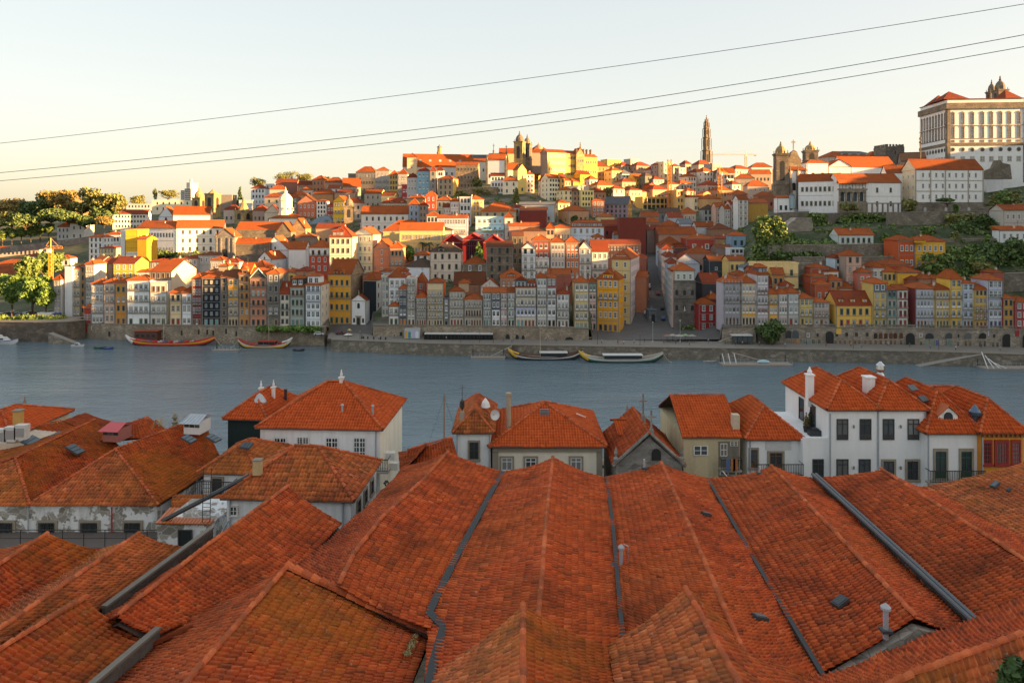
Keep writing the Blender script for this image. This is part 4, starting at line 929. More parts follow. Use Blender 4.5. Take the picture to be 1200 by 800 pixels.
 h(553,567,229,234,262,(.60,.42,.16),'h',(3,4),'gold lit balconied house between the pale grey one and the stone bastion',look='w',D=10,yaw=26)
 h(447,477,232,238,254,(.38,.28,.19),'h',(6,2),'brown tiled house with twin dormers above the long white convent',look='u',D=11,rm='r',extra=both(gable_dormer((.3,.1,.07),.4,2.4,2.2,'o','W',1),gable_dormer((.3,.1,.07),.8,2.4,2.2,'o','W',1)))
 h(427,447,222,227,244,(.28,.25,.22),'s',(3,2),'grey stone house with a sunlit cream end wall',look='d',D=11,yaw=-8,sidecol=(.65,.48,.22))  # end wall's sun is put into its warm side colour
 h(447,462,225,229,244,(.62,.46,.22),'s',None,'sunlit cream wall and shed roof next to the grey stone house',D=10,yaw=-10)
 h(477,497,228.5,233,246,(.45,.28,.12),'h',None,'glowing orange roof below the red apartment house',D=10,yaw=-15,sidecol=(.65,.4,.1))
 h(402,423,209,219,236,(.30,.27,.24),'s',(4,2),'steep orange roofed house with glowing yellow gable on the ridge',look='D',D=14,yaw=16,sidecol=(.68,.40,.06),side=(2,2))  # gable yellow includes sunlight painted into the side colour
 h(417,440,195.5,202,226,(.26,.22,.18),'h',(6,3),'ridge house with a band of dark framed glazing and orange hipped roof',look='Wdd',D=12,yaw=-8,sidecol=(.6,.4,.12))  # lit end painted with a warm side colour
 h(408,419,202,204,226,(.16,.15,.13),'f',None,'dark flat roofed box on the ridge beside the glazed band house',D=9,cap=False)
 h(440,456,196,200,228,(.27,.26,.25),'h',(3,4),'grey rounded apartment house of balconies on the ridge',look='f',D=11,bal=(1,2,3))
 h(456,466.5,200,205,230,(.44,.30,.11),'h',(3,4),'ochre apartment house with brown window strips near the ridge',look='D',D=10,rm='o')
 h(466.5,477,198,204,232,(.28,.27,.27),'h',(3,4),'grey house with enclosed balconies beside the ochre apartments',look='f',D=10,bal=(1,2,3))
 h(471,482,214,217,236,(.34,.05,.05),'f',(3,2),'cherry red apartment front between the ochre and the blue tiled ones',look='F',D=7,cap=False)
 h(477,489,203,208,234,(.36,.35,.36),'h',(3,3),'grey pink house with a brown roof behind the cherry red front',look='u',D=10,rm='r')
 h(489,504,196,200.5,230,(.20,.38,.50),'h',(3,4),'blue tiled apartment house with white windows below the monastery roof',look='F',D=11,rm='r')
 h(504,511,196,200.5,230,(.24,.22,.2),'h',(1,4),'thin bare stone house between the blue tiled and the white flats',look='D',D=11,rm='r')
 h(511,519.5,195,200,216,(.52,.53,.55),'h',(3,2),'white plain house top beside the blue tiled apartment house',look='D',D=10,rm='r')
 h(513,531,206,210,230,(.33,.26,.18),'h',(3,3),'stone house with a brightly sunlit flank above the ivy wall',look='D',D=10,yaw=-18,sidecol=(.65,.42,.12))  # bright flank: sun painted into the side colour of a stone house
 h(294,311,216.5,221,240,(.50,.52,.55),'h',(4,3),'white villa with dark glazing beside the cypress on the ridge',look='DDu',D=11,rm='r')
 h(311,321,213,216,236,(.42,.42,.42),'f',(2,3),'pale box house attached to the white villa on the ridge',look='D',D=9,cap=False)
 h(280,296,233,235,248,(.45,.46,.50),'f',(1,1),'blank bluish terrace wall below the white villa',look='-',D=8,cap=False)
 h(316,334,217,222,242,(.40,.34,.28),'h',(4,2),'cream house with an orange hipped roof under the ridge trees',look='u',D=11)
 h(323,348,210,214.5,236,(.26,.12,.09),'s',(3,1),'wide dark red roofed house just below the ridge trees',look='D',D=10,rm='r')
 h(349,366,212,217,236,(.28,.17,.12),'s',(4,2),'brown house with a long red roof, third along from the white villa',look='u',D=10,rm='r')
 h(366,380,206,211,234,(.34,.16,.10),'h',(3,3),'brick red ridge house with a sunlit corner',look='D',D=10,yaw=-12,sidecol=(.6,.28,.1))  # sunlit corner is painted as a lighter, warmer side colour
 h(352,366,219,223,240,(.42,.38,.33),'h',(3,2),'cream roofed cottage between brown ridge houses',look='D',D=9)
 h(381,402,208,214,236,(.30,.22,.18),'h',(4,2),'grey pink house with a low hipped roof near the glowing gable',look='u',D=11)
 h(384,398,217,221,240,(.42,.42,.44),'s',(2,3),'grey and white house wall next to the maroon one',look='D',D=9,rm='r')
 h(310,330,226.5,231,250,(.55,.42,.28),'h',(2,2),'sunlit orange roofed white house left of the domed lantern'.replace('left of','just below'),look='D',D=10,yaw=-10,sidecol=(.65,.5,.3))  # sun warmth put into both wall colours of this white house
 h(338,349,227,232,252,(.15,.15,.15),'h',(2,3),'dark slate narrow house behind the domed lantern',look='u',D=9)
 h(349,370,229,237,256,(.40,.15,.10),'g',(4,2),'brick pink gabled house with white trimmed windows by the domed lantern',look='uu',D=12,rm='b')
 h(371,382.5,234,236,256,(.55,.56,.56),'h',(3,4),'white house with three storeys of dark windows beside the brick pink gable',look='D',D=9)
 h(383,391,238,241,258,(.26,.07,.06),'h',(2,2),'dark maroon house between white and yellow neighbours',look='u',D=9,rm='r')
 h(390.5,404,229.5,236,260,(.68,.42,.05),'g',(3,3),'vivid yellow gabled house with balconies, catching the sun',look='uuf',D=12,yaw=-12,bal=(1,))
 h(310,328,240,249,264,(.44,.38,.30),'g',(2,1),'cream gabled cottage beside the white domed lantern hall',look='D',D=12,yaw=8,rm='r')
 h(366,390,222,228,246,(.42,.22,.1),'h',(3,1),'orange roofed house with a glowing edge above the white dark windowed house',look='D',D=10,yaw=-12)
 h(341,356,224,229,246,(.40,.25,.14),'h',None,'sunlit orange roof just above the brick pink gable',D=10,yaw=-14)
 h(296,312,240,247,262,(.33,.24,.2),'h',(3,1),'red roofed house between the lit bell tower and the cream cottage',look='D',D=11,rm='r')
 h(262,280,240,246,262,(.36,.3,.27),'h',(3,1),'brown house behind the lit bell tower of the dark stone church',look='D',D=11,rm='r')
 h(256,272,226,229,248,(.24,.2,.17),'f',None,'bare brown block on the ridge next to the square stone tower',D=11,cap=False)
 h(392,416,222,226,246,(.30,.22,.17),'h',(3,1),'brown roofed house behind the round capped church tower',look='D',D=10,rm='r')
 h(404,424,232,238,258,(.36,.3,.24),'h',(3,2),'house under a red roof between the vivid yellow gable and the convent',look='D',D=10,rm='r')
 h(370,402,262,268,290,(.32,.25,.18),'s',(4,1),'long red roofed stone building below the blue glass roof',look='D',D=12,rm='r')
 h(346,368,272,278,300,(.22,.17,.13),'h',None,'dark brown roof behind the white apse like hall',D=11,rm='b')
def a_window(root,w,D,h,hr):
 mb=MB();k=MATS['slit_dark']
 for a,b in(((w*.28,.3),(w*.5,h*.95)),((w*.72,.3),(w*.5,h*.95))):mb.tube([(a[0],-.06,a[1]),(b[0],-.06,b[1])],.45,k,4)
 mb.box(w*.36,w*.64,-.12,-.01,h*.4,h*.52,k);mb.box(w*.44,w*.56,-.1,-.01,.3,h*.4,k);mb.build('window',root)
def oval(root,w,D,h,hr):
 mb=MB();p=[(w/2+.5*math.cos(t),h+hr*.15+.9*math.sin(t))for t in np.linspace(0,2*math.pi,12,False)]
 mb.hull([(a,-.06,b)for a,b in p],[(a,.05,b)for a,b in p],MATS['slit_dark']);mb.build('window',root)
 c=MB();c.box(-.12,.12,-.1,.1,0,1.9,MATS['sur_stone']);c.box(-.55,.55,-.095,.095,1.1,1.33,MATS['sur_stone']);c.build('cross',root,(w/2,.2,h+hr+.1))
def arch_window(root,w,D,h,hr):
 mb=MB();r=w*.27;z=h*.72
 p=[(w/2-r,.5)]+[(w/2-r*math.cos(t),z+r*math.sin(t))for t in np.linspace(0,math.pi,13)]+[(w/2+r,.5)]
 mb.hull([(a,-.06,b)for a,b in p],[(a,.05,b)for a,b in p],glass('market_glass',(.035,.02,.03)))
 o=mb.build('window',root);m2=MB();rd=plaster((.27,.02,.025),.1)
 for i in range(1,5):x=w/2-r+2*r*i/5;m2.box(x-.12,x+.12,-.16,-.065,.5,z+r*.7,rd)
 m2.box(w/2-r,w/2+r,-.17,-.07,z-.15,z+.15,rd);m2.build('mullion',o)
 t=MB()
 for a,b in(((-.2,h),(w/2,h+hr)),((w+.2,h),(w/2,h+hr))):t.tube([(a[0],-.3,a[1]),(b[0],-.3,b[1])],.3,rd,4)
 t.build('bargeboard',root)
def blue_canopy(root,w,D,h,hr):
 mb=MB();g=glass('canopy_glass',(.25,.48,.55),.1);mb.box(w*.25,w*.98,-3.4,-.1,h*.42,h*.47,g);mb.build('canopy',root)
 for i,x in enumerate((.24,.42,.58,.74,.9)):
  m=MB();rd=flat('umbrella_red',(.45,.02,.03));m.lathe(0,0,[(.06,0),(.06,2.0)],MATS['iron'],6);m.lathe(0,0,[(1.1,1.7),(.1,2.4)],rd,8);m.build('parasol',root,(w*x,-1.8,h*.08))
def pediment_front(root,w,D,h,hr):
 st=MATS['church_grey']
 for x in(.08,.3,.7,.92):
  m=MB();m.box(-.45,.45,-.4,-.01,0,h-.4,st);m.build('pilaster',root,(w*x,0,0))
 for x in(.04,.5,.96):
  m=MB();m.lathe(0,0,[(.5,0),(.5,.9),(.25,1.0),(.45,1.7),(.08,3.2)],st,8);m.build('finial',root,(w*x,.3,h+(hr if x==.5 else .2)))
 m=MB();r=1.5;p=[(-r,0)]+[(-r*math.cos(t),4.5+r*math.sin(t))for t in np.linspace(0,math.pi,9)]+[(r,0)]
 m.hull([(a,-.1,b)for a,b in p],[(a,.05,b)for a,b in p],MATS['slit_dark']);m.build('window',root,(w*.5,0,h*.35))
def town_east():
 h=house
 h(772,817,266,275,300,(.36,.2,.15),'s',None,'longest plain orange roof ridge in the valley of roofs above the square',D=14,rm='o',yaw=3)
 h(774,801,277,288,318,(.38,.46,.50),'h',(4,2),'pale blue walled house with dormer slit in the valley of roofs',look='D',D=12,extra=gable_dormer((.2,.1,.08),.7,4,2,'o','D',3),vis=306)
 h(804,838,274.5,280,312,(.33,.06,.04),'h',(2,2),'brick red walled house with one big white window in the valley of roofs',look='uF',D=12,ww=2.2,vis=296)
 h(790,806,285,290,318,(.12,.07,.06),'h',(2,1),'dark timber dormer house under an orange cap in the valley of roofs',look='F',D=10,rm='r',vis=300)
 h(776,792,288,297,322,(.3,.15,.1),'h',None,'old brown hipped roof beside the dark timber dormer house',D=11,rm='b')
 h(806,836,289,297,324,(.32,.2,.16),'h',(3,1),'spreading orange roof with chimneys below the brick red house',look='D',D=12,chim=2,rm='o')
 h(788,820,297,309,345,(.34,.37,.43),'g',None,'blue grey gable wall right behind the carved fountain house',D=12,rm='r')
 for(x0,e,Yh,Dh,cc,lab)in[(787,318,301,14,(.40,.39,.40),'pale grey row house flank on the sunny side of the steep street, nearest the square'),(783,309,316,15,(.27,.40,.50),'blue painted row house flank along the steep street'),(779.5,301,332,18,(.42,.38,.36),'pinkish grey row house flank along the steep street, above the blue one'),(776,292,351,22,(.34,.36,.40),'grey blue row house flank at the upper end of the steep street')]:
  h(x0,x0+13,e-6,e,372,cc,'h',None,lab,D=Dh,yaw=-7,Y=Yh,side=(5,7),sidelook='f',rm='r',down=9)
 h(744,757,298,303,352,(.26,.1,.07),'h',None,'russet house on the shaded side of the steep street',D=18,Y=352,rm='r',yaw=-14)
 h(752,772,248,254,275,(.30,.2,.15),'s',(2,1),'orange roof at the very top of the steep street',look='D',D=12)
 h(757,775,255,261,286,(.3,.17,.12),'h',None,'low orange hipped roof near the street head, below the building site',D=12,rm='o')
 h(758,776,264,270,296,(.26,.2,.18),'s',None,'greyed orange roof stepping down beside the steep street',D=13,rm='r')
 h(772,798,244,250,268,(.2,.2,.2),'s',(4,2),'dark slate house cluster under the building site',look='D',D=12,rm='d')
 h(783,800,249,255,274,(.35,.37,.40),'s',None,'blue grey roof with orange trim below the dark slate cluster',D=12,rm='r')
 h(800,816,243,250,270,(.42,.3,.22),'h',(3,2),'sunlit orange roofed house beside the grey slate mansard',look='u',D=11)
 h(797,812,257,262,284,(.36,.39,.42),'s',(2,1),'grey tarred roof house in the middle of the valley of roofs',look='D',D=12,rm='g')
 h(776,797,258,265,284,(.34,.2,.14),'h',None,'pyramid like orange roof above the longest plain ridge',D=13)
 h(816,838,260,266,286,(.38,.40,.42),'s',(3,1),'grey white house with wide orange roof in the valley of roofs',look='D',D=11)
 h(824,840,240,246,268,(.24,.26,.26),'h',(3,3),'grey green tall house with white windows above the valley of roofs',look='D',D=10,rm='d')
 h(835,858,262,269,286,(.30,.16,.1),'h',(3,1),'brown tent shaped roof house under the pink terrace',look='D',D=13,rm='b')
 h(838,856,276,280,296,(.40,.25,.12),'h',(2,1),'ochre walled cottage below the tent shaped roof',look='D',D=10,rm='r')
 h(839,858,287,291,306,(.22,.17,.15),'s',None,'long brown shed roof above the small white and blue cottage',D=10,rm='b')
 h(856,872,289,292,304,(.46,.50,.54),'f',(3,2),'small white and blue cottage with tiny square windows at the ivy cliff foot',look='D',D=8,cap=False)
 h(857,874,271,276,292,(.18,.28,.38),'p',(2,1),'blue cottage with orange pyramid roof at the ivy cliff foot',look='D',D=9)
 h(831,853.6,299.5,305.5,330,(.05,.06,.07),'s',(3,2),'black slate clad house with a single white window joined to a yellow one',look='-',D=10,extra=one_win)
 h(854,873.6,299.5,305.5,330,(.60,.42,.15),'s',(3,2),'pale yellow house with pink shutters joined to the black slate clad one',look='b',D=10,vis=322)
 h(872,886,309,314,332,(.36,.50,.58),'h',(3,2),'light blue shed house between the pale yellow and the mauve banded house',look='D',D=8,rm='g')
 h(862,880,317.5,323,350,(.40,.2,.13),'h',None,'orange hipped roof with satellite dish behind the scaffolded house',D=10)
 h(886,936,306.5,309,340,(.60,.46,.22),'f',(4,2),'long cream flat roofed house with balconies under the terraced garden',look='gg',D=9,cap=False,bal=(0,),vis=328)
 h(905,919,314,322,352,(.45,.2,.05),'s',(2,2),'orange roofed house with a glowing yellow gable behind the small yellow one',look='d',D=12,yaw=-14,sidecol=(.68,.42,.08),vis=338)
 h(880,888,312,318,345,(.34,.14,.08),'s',None,'steep russet roof leaning against the mauve banded house',D=9,rm='r')
 h(901,911,325,334,352,(.24,.03,.03),'h',None,'crimson shed behind the small yellow house',D=8,rm='r')
 h(913,930,328,335,356,(.30,.2,.16),'h',None,'low red roof behind the beige grey arcade house',D=8,rm='r')
 h(950,971,309,314,342,(.34,.08,.05),'h',(2,2),'terracotta red house with laundry, uppermost of the red cluster',look='b',D=9,vis=328)
 h(950,969,319.5,324,350,(.36,.09,.05),'h',(2,2),'terracotta house with a stepped roof, middle of the red cluster',look='b',D=8,vis=334)
 h(955,974,327,334,356,(.38,.10,.05),'h',(2,1),'terracotta house with two white windows, lowest of the red cluster',look='u',D=9)
 h(965,983,312,318,342,(.54,.49,.44),'h',(3,2),'cream white cottage between the red cluster and the pink tower house',look='b',D=9,vis=330)
 h(972,987,322,329,352,(.42,.22,.10),'h',(2,2),'tan house with a peaked roof above the broad dormered yellow house',look='d',D=9)
 h(984,999,331,338,354,(.60,.44,.18),'s',(2,1),'low pale yellow cottage with a deep orange roof below the pink tower house',look='b',D=10)
 h(979,990,298,303,335,(.36,.45,.52),'h',(2,4),'slim stone and blue house attached to the pink tower house',look='d',D=9,rm='r')
 h(991,1010,292.5,300,345,(.46,.30,.24),'p',(2,4),'tall pink tower house with a pyramid roof and four storeys',look='dwfd',D=9,sidecol=(.3,.24,.2),bal=(2,))
 h(1006,1022,314,319.5,352,(.48,.15,.10),'h',(2,2),'salmon red house with hanging linen beside the pink tower house',look='u',D=9)
 h(1022,1036.6,306.5,313.5,344,(.42,.38,.36),'h',(2,2),'grey house full of laundry between the salmon red and the amber houses',look='u',D=9,bal=(1,))
 h(1034,1051,311,318.5,346,(.62,.36,.04),'h',(3,2),'amber house with grey windows, smaller of the two under the red roof',look='d',D=9,Y=y_of(1042,346)+1)
 h(1037,1067,303,310.5,334,(.34,.07,.04),'h',(3,1),'wide brick red house crowning the amber houses',look='u',D=11)
 h(1051,1081,312.5,319.5,345,(.64,.38,.05),'h',(3,2),'wide amber house with two dark balcony doors',look='-b',D=10,extra=None)
 h(1053,1072,276,282,316,(.45,.09,.03),'h',(3,2),'tall vermilion house on the terraced garden slope',look='u',D=11,yaw=4)
 h(1072,1108,276,283,314,(.64,.36,.04),'h',(5,2),'saffron house beside the vermilion one on the terraced garden slope',look='uf',D=10,bal=(1,),extra=upper((.66,.36,.04),-.05,.25,.5,'o',0,'W',-2.5))
 h(1064,1080,323,328,350,(.3,.1,.06),'h',None,'low rust roof below the wide amber house',D=9,rm='r')
 for i,a in enumerate([(1078,1092,321,327,'rust roofed cottage bristling with aerials behind the wide blue grey house'),(1092,1101,322,327,'small house with an orange cone roof and aerials under the garden slope'),(1100,1114,323,330,'orange roofed cottage with a grey dormer behind the yellow and white house')]):
  h(a[0],a[1],a[2],a[3],352,(.36,.2,.14),'h',(2,1),a[4],look='u',D=8,chim=1)
 h(1164,1176,316,320,345,(.36,.10,.08),'h',(2,1),'small pink red house behind the tall lavender one',look='D',D=8)
 h(982,1024,268,275.5,286,(.40,.45,.45),'s',(6,1),'low garden pavilion with long orange roof and blue door on the terrace',look='g',D=9,down=2)
 h(1176,1206,240,246.5,276,(.36,.34,.31),'s',(4,2),'grey rough house under an orange roof at the frame edge, above the ivy',look='u',D=10)
 h(1171,1206,264.5,270,284,(.55,.56,.57),'l',(4,1),'white low front with orange lean roof below the grey rough house',look='u',D=5,Y=y_of(1188,278)-4)
 h(1157,1176,204,209.5,224,(.55,.56,.58),'l',None,'small blank white shed with a red roof beside the nine bay convent',D=8)
 h(1196,1215,175,180,204,(.57,.58,.60),'s',(2,3),'white house end cut by the frame below the bishop palace',look='D',D=12)
 h(839,849,238,243,270,(.48,.30,.24),'s',(2,4),'pink house with many white windows, first of the terrace above the valley',look='u',D=11)
 h(849,856,240,245,272,(.36,.35,.33),'s',(2,4),'grey house pressed between two pink ones above the valley',look='u',D=11)
 h(856,865,235,240,268,(.50,.32,.25),'s',(2,4),'salmon pink house beside the tall white one with red railings',look='u',D=11,rm='r')
 h(865,877,229,234,266,(.55,.54,.53),'s',(2,5),'tall thin white house with red railings near the church steps',look='f',D=10)
 h(877,900,233.5,238,258,(.52,.31,.08),'s',None,'plain ochre block with an orange roof at the church steps',D=13)
 h(858,876,222,228,246,(.36,.22,.16),'h',(4,2),'brown house with a wide orange roof above the tall thin white house',look='u',D=11)
 h(876,900,212,218,236,(.40,.30,.25),'h',(4,2),'cream house with two dormers next to the twin towered church',look='u',D=11)
 h(881,905,191,196,216,(.55,.50,.46),'h',(6,1),'white house with a hipped orange roof on the skyline near the twin towered church',look='D',D=13)
 h(880,904,199,204,226,(.34,.25,.2),'s',(5,2),'brown house row below the skyline house by the twin towered church',look='D',D=10)
 h(888,908,225,229,246,(.32,.13,.08),'h',(3,1),'red roofed cottage against the church tower',look='D',D=9)
 h(862,884,204,209,232,(.42,.32,.22),'h',(4,2),'sunlit sandy house four bays wide west of the skyline house'.replace(' west of',' below'),look='u',D=10,yaw=-10)
 h(843,861,197,203,228,(.46,.40,.33),'s',(4,3),'grey cream apartment house near the second orange crane',look='D',D=10)
 h(753,783,229,231,246,(.62,.40,.12),'f',None,'sunlit concrete frame of a building under construction',D=12,yaw=20,cap=False,extra=concrete_frame,name='building_frame',cat='building site')
 h(783,793,226,228,246,(.45,.22,.22),'h',(3,3),'dusky pink house beside the concrete frame',look='w',D=10,rm='r')
 h(793,805,221,223,247,(.62,.38,.15),'f',(3,3),'peach block with a stair head beside the dusky pink house',look='D',D=11,cap=False,yaw=24)
 h(805,815,220,224,246,(.60,.50,.30),'h',(3,3),'cream yellow house glowing in the sun below the tall tower',look='w',D=10,yaw=26)
 h(813,829,228,231,248,(.58,.50,.36),'l',(5,2),'white terraced building with a slanting sunlit canopy',look='D',D=10,yaw=26)
 h(824,834,224,227,243,(.60,.36,.14),'g',(2,2),'tiny sunlit gabled house above the slanting canopy',look='D',D=8,yaw=20)
def one_win(root,w,D,h,hr):win(root,'u',w*.3,h*.55,1.3,1.6)
def concrete_frame(root,w,D,h,hr):
 c=plaster((.62,.42,.16),.2);dk=MATS['slit_dark']
 n=6
 for i in range(n):
  for j in range(2):
   m=MB();x0=w*i/n+.5;x1=w*(i+1)/n-.2;z0=h*(.48*j)+.5;z1=z0+h*.34
   m.box(x0,x1,-.04,.05,z0,z1,dk);m.build('opening',root)
 for j in range(3):
  m=MB();m.box(-.3,w+.3,-1.0,-.01,h*.48*j,h*.48*j+.35,c);m.build('slab',root)
 for i in range(n+1):
  m=MB();m.box(-.25,.25,-.9,-.05,.36,h*.48-.01,c);m.box(-.25,.25,-.9,-.05,h*.48+.36,h*.96-.01,c);m.build('column',root,(w*i/n,0,0))
def town_top():
 """skyline of the middle, y 184-232, mostly apartment houses"""
 h=house
 L=[(696,714,189,195,214,(.45,.2,.07),'h',4,3,'r','russet house with dark roof beside the domed complex on the skyline'),(712,728,184,187,210,(.62,.40,.10),'f',3,3,'r','glowing yellow cube on the skyline'),(728,740,190,194,212,(.30,.24,.2),'h',3,3,'r','brown house beside the glowing yellow cube'),(739,749,185,186.5,208,(.26,.26,.26),'f',3,2,'g','grey glazed penthouse box on the skyline'),(746,762,190,194,214,(.32,.2,.16),'h',4,3,'r','red roofed house under the grey glazed penthouse'),(762,771,195,199,220,(.34,.28,.26),'h',3,3,'r','grey pink house between red roofs on the skyline'),(770,778,190,193,221,(.28,.22,.2),'h',2,5,'r','narrow dark apartment house near the first crane'),(778,789,188,190,222,(.50,.40,.26),'f',3,5,'o','sandy apartment tower half hidden by the first crane'),(789,797,192,195,222,(.36,.28,.22),'h',2,5,'r','brown apartment house just past the first crane'),(796,804,190,197,222,(.50,.42,.32),'f',2,5,'o','pale apartment slab next to the brown one past the first crane'),(803,810,188,192,216,(.3,.22,.18),'h',2,3,'r','turret like house top with a lantern on the skyline'),(806,816,203,207,226,(.56,.46,.36),'h',3,3,'o','cream house with an orange roof below the lantern topped one'),(815,825,198,202,224,(.34,.32,.31),'h',3,4,'r','grey balconied house directly below the tall tower'),(824,836,196,201,226,(.52,.46,.40),'h',3,4,'o','white grey apartment house at the foot of the tall tower'),(835,845,189,192,218,(.28,.25,.24),'f',3,3,'g','dark house with rooftop cabin beside the tall tower foot'),(819,836,188,193,212,(.36,.3,.24),'h',4,2,'r','long tower church roof at the foot of the tall tower'),(845,862,197,201,226,(.34,.26,.2),'h',5,4,'r','brown apartment front of many small windows by the second crane'),(849,864,206,210,232,(.44,.40,.37),'f',5,4,'g','grey apartment block with regular windows by the second crane'),(862,880,194,198,222,(.42,.33,.27),'h',5,3,'r','long pinkish house under the third crane jib'),(717,730,196,200,220,(.52,.40,.2),'h',3,3,'o','sunlit tan house below the glowing yellow cube'),(729,741,199,204,222,(.36,.40,.45),'h',3,3,'g','blue grey house below the brown skyline house'),(741,753,201,205,222,(.25,.23,.22),'h',3,2,'d','slate roofed house in the middle of the upper slope'),(744,756,204,209,226,(.60,.38,.08),'s',2,3,'o','sunlit yellow house end in the middle of the upper slope'),(756,764,202,206,228,(.12,.14,.12),'h',1,3,'d','dark green house beside the sunlit yellow end'),(760,768,214,217,230,(.50,.10,.04),'g',1,1,'r','tiny bright red gabled house on the upper slope'),(766,778,206,210,228,(.30,.28,.27),'h',3,3,'r','grey brown house above the tiny bright red one'),(729,745,209,213,228,(.33,.24,.18),'h',3,2,'r','brown roofed house below the slate roofed one'),(719,732,217,221,236,(.40,.36,.30),'h',2,2,'r','shaded cream cottage beside the round garden tree'),(738,752,219,223,240,(.55,.42,.25),'h',3,2,'o','sunlit white cottage with an orange roof between two garden trees'),(752,768,221,225,236,(.52,.36,.18),'h',3,1,'o','orange roofed cottage just above the concrete frame'),(765,784,217,222,236,(.40,.26,.18),'h',4,1,'r','brown roofed house behind the concrete frame and first crane'),(784,797,212,216,234,(.42,.30,.22),'h',3,2,'r','russet house above the dusky pink one'),(797,812,211,215,232,(.36,.32,.28),'h',4,2,'o','grey brown house above the peach block'),(828,846,212,217,234,(.33,.28,.25),'h',4,2,'r','shaded brown house above the tiny sunlit gable'),(843,860,218,223,242,(.40,.25,.15),'h',4,2,'o','orange roofed house between the second crane and the terrace'),(829,845,228,233,250,(.5,.30,.14),'h',4,1,'o','sunlit low house with a glowing roof at the second crane foot'),(858,868,212,216,236,(.42,.38,.34),'h',2,3,'r','grey house two windows wide below the long pinkish one'),(643,657,204.5,209,236,(.64,.56,.42),'s',4,5,'o','tall white house of many small windows, brightest below the domed complex'),(657,662,203,209,236,(.60,.34,.10),'s',1,4,'r','orange flank attached to the brightest white house'),(636,644,205,212,232,(.45,.38,.32),'g',1,2,'r','shaded gabled house end next to the brightest white house'),(617,626,201,204.5,226,(.40,.38,.36),'h',2,4,'r','grey tower like house under the bell towers'),(660,672,219.5,223,242,(.62,.50,.30),'h',2,3,'o','cream house with orange roof below the brightest white house'),(671,681,220.5,224,242,(.30,.2,.14),'h',2,3,'b','brown balconied house in shade between two cream houses'),(681,696,221,223.5,243,(.64,.50,.22),'f',4,3,'o','pale yellow apartment house with flat roof on the lit slope'),(661,674,209,212,226,(.50,.35,.2),'h',3,2,'r','brown roofed white house beneath the long lit front'),(672,680,209.5,213,226,(.62,.36,.07),'s',1,1,'o','small sunlit orange house end beneath the long lit front'),(680,692,200.5,204.5,220,(.64,.33,.05),'s',2,2,'r','sunlit tangerine house with a flat red roof below the pediment'),(672,688,192,197,214,(.48,.42,.38),'s',3,1,'r','pale house with a low dark red roof just below the pediment'),(691,700,206,210,226,(.45,.40,.35),'h',2,2,'o','pale sunlit cottage beside the tangerine house'),(676,690,214,218,230,(.40,.36,.32),'f',2,1,'o','grey terrace house between tangerine and pale yellow ones'),(696,710,220,225,244,(.36,.17,.1),'h',3,2,'r','russet house beside the pale yellow apartment house'),(700,720,212,217,234,(.5,.38,.2),'h',4,2,'o','sunlit sandy house uphill of the russet one'),(654,668,234,238,254,(.55,.42,.22),'h',3,2,'o','orange roofed cottage at the lower edge of the sunlit slope'),(666,690,241,247,264,(.42,.25,.15),'h',4,1,'o','wide orange roof next to the blue tarpaulin'),(602,616,240,243.5,260,(.38,.36,.34),'h',2,2,'r','shaded cottage below the stone bastion'),(589,607,206,212,228,(.62,.54,.42),'h',2,2,'o','white house with an orange hipped roof below the tall bell tower'),(575,591,203,206.5,227,(.56,.55,.54),'s',4,3,'r','white low house row in front of the white walled church'),(595,607,191.5,199,224,(.58,.54,.48),'s',1,1,'o','white chapel block with half round window under the tall bell tower'),(607,617,192,199,228,(.68,.50,.16),'g',1,2,'o','golden baroque gable under the tall bell tower'),(616,629,189,193,212,(.62,.40,.1),'h',3,2,'r','golden flat front between the bell towers and the gabled wing'),(627,640,183.5,194,212,(.66,.44,.11),'g',3,3,'r','golden gabled wing of the domed complex'),]  # shaded end by the brightest white house: shade put into its colour
 for(x0,x1,r,e,b,c,k,nc,nr,rm,lab)in L:
  lit=x0>600
  h(x0,x1,r,e,b,c,k,(nc,nr),lab,look='D' if x1-x0<12 or nc>3 else 'd',D=None,rm=rm,yaw=26 if lit else 0,dirt=.45,cap=False,vis=b-4,wh=.5,chim=1 if(x0*3)%2 else 0,side=(2,nr),sidelook='D')
SQ=math.pi/4
def sq(mb,prof,mat,cx=0,cy=0):
 mb.lathe(cx,cy,[(r*math.sqrt(2),z)for r,z in prof],mat,4,SQ)
def at_px(px,base,Y):return(Xat(px,Y),Y,Zat(base,Y))
def arch_prof(w,h,n=9):return[(-w/2,0)]+[(-w/2*math.cos(t),h-w/2+w/2*math.sin(t))for t in np.linspace(0,math.pi,n)]+[(w/2,0)]
def arch(mb,w,h,y0,y1,mat,cx=0,z=0):
 p=arch_prof(w,h);mb.hull([(cx+a,y0,z+b)for a,b in p],[(cx+a,y1,z+b)for a,b in p],mat)
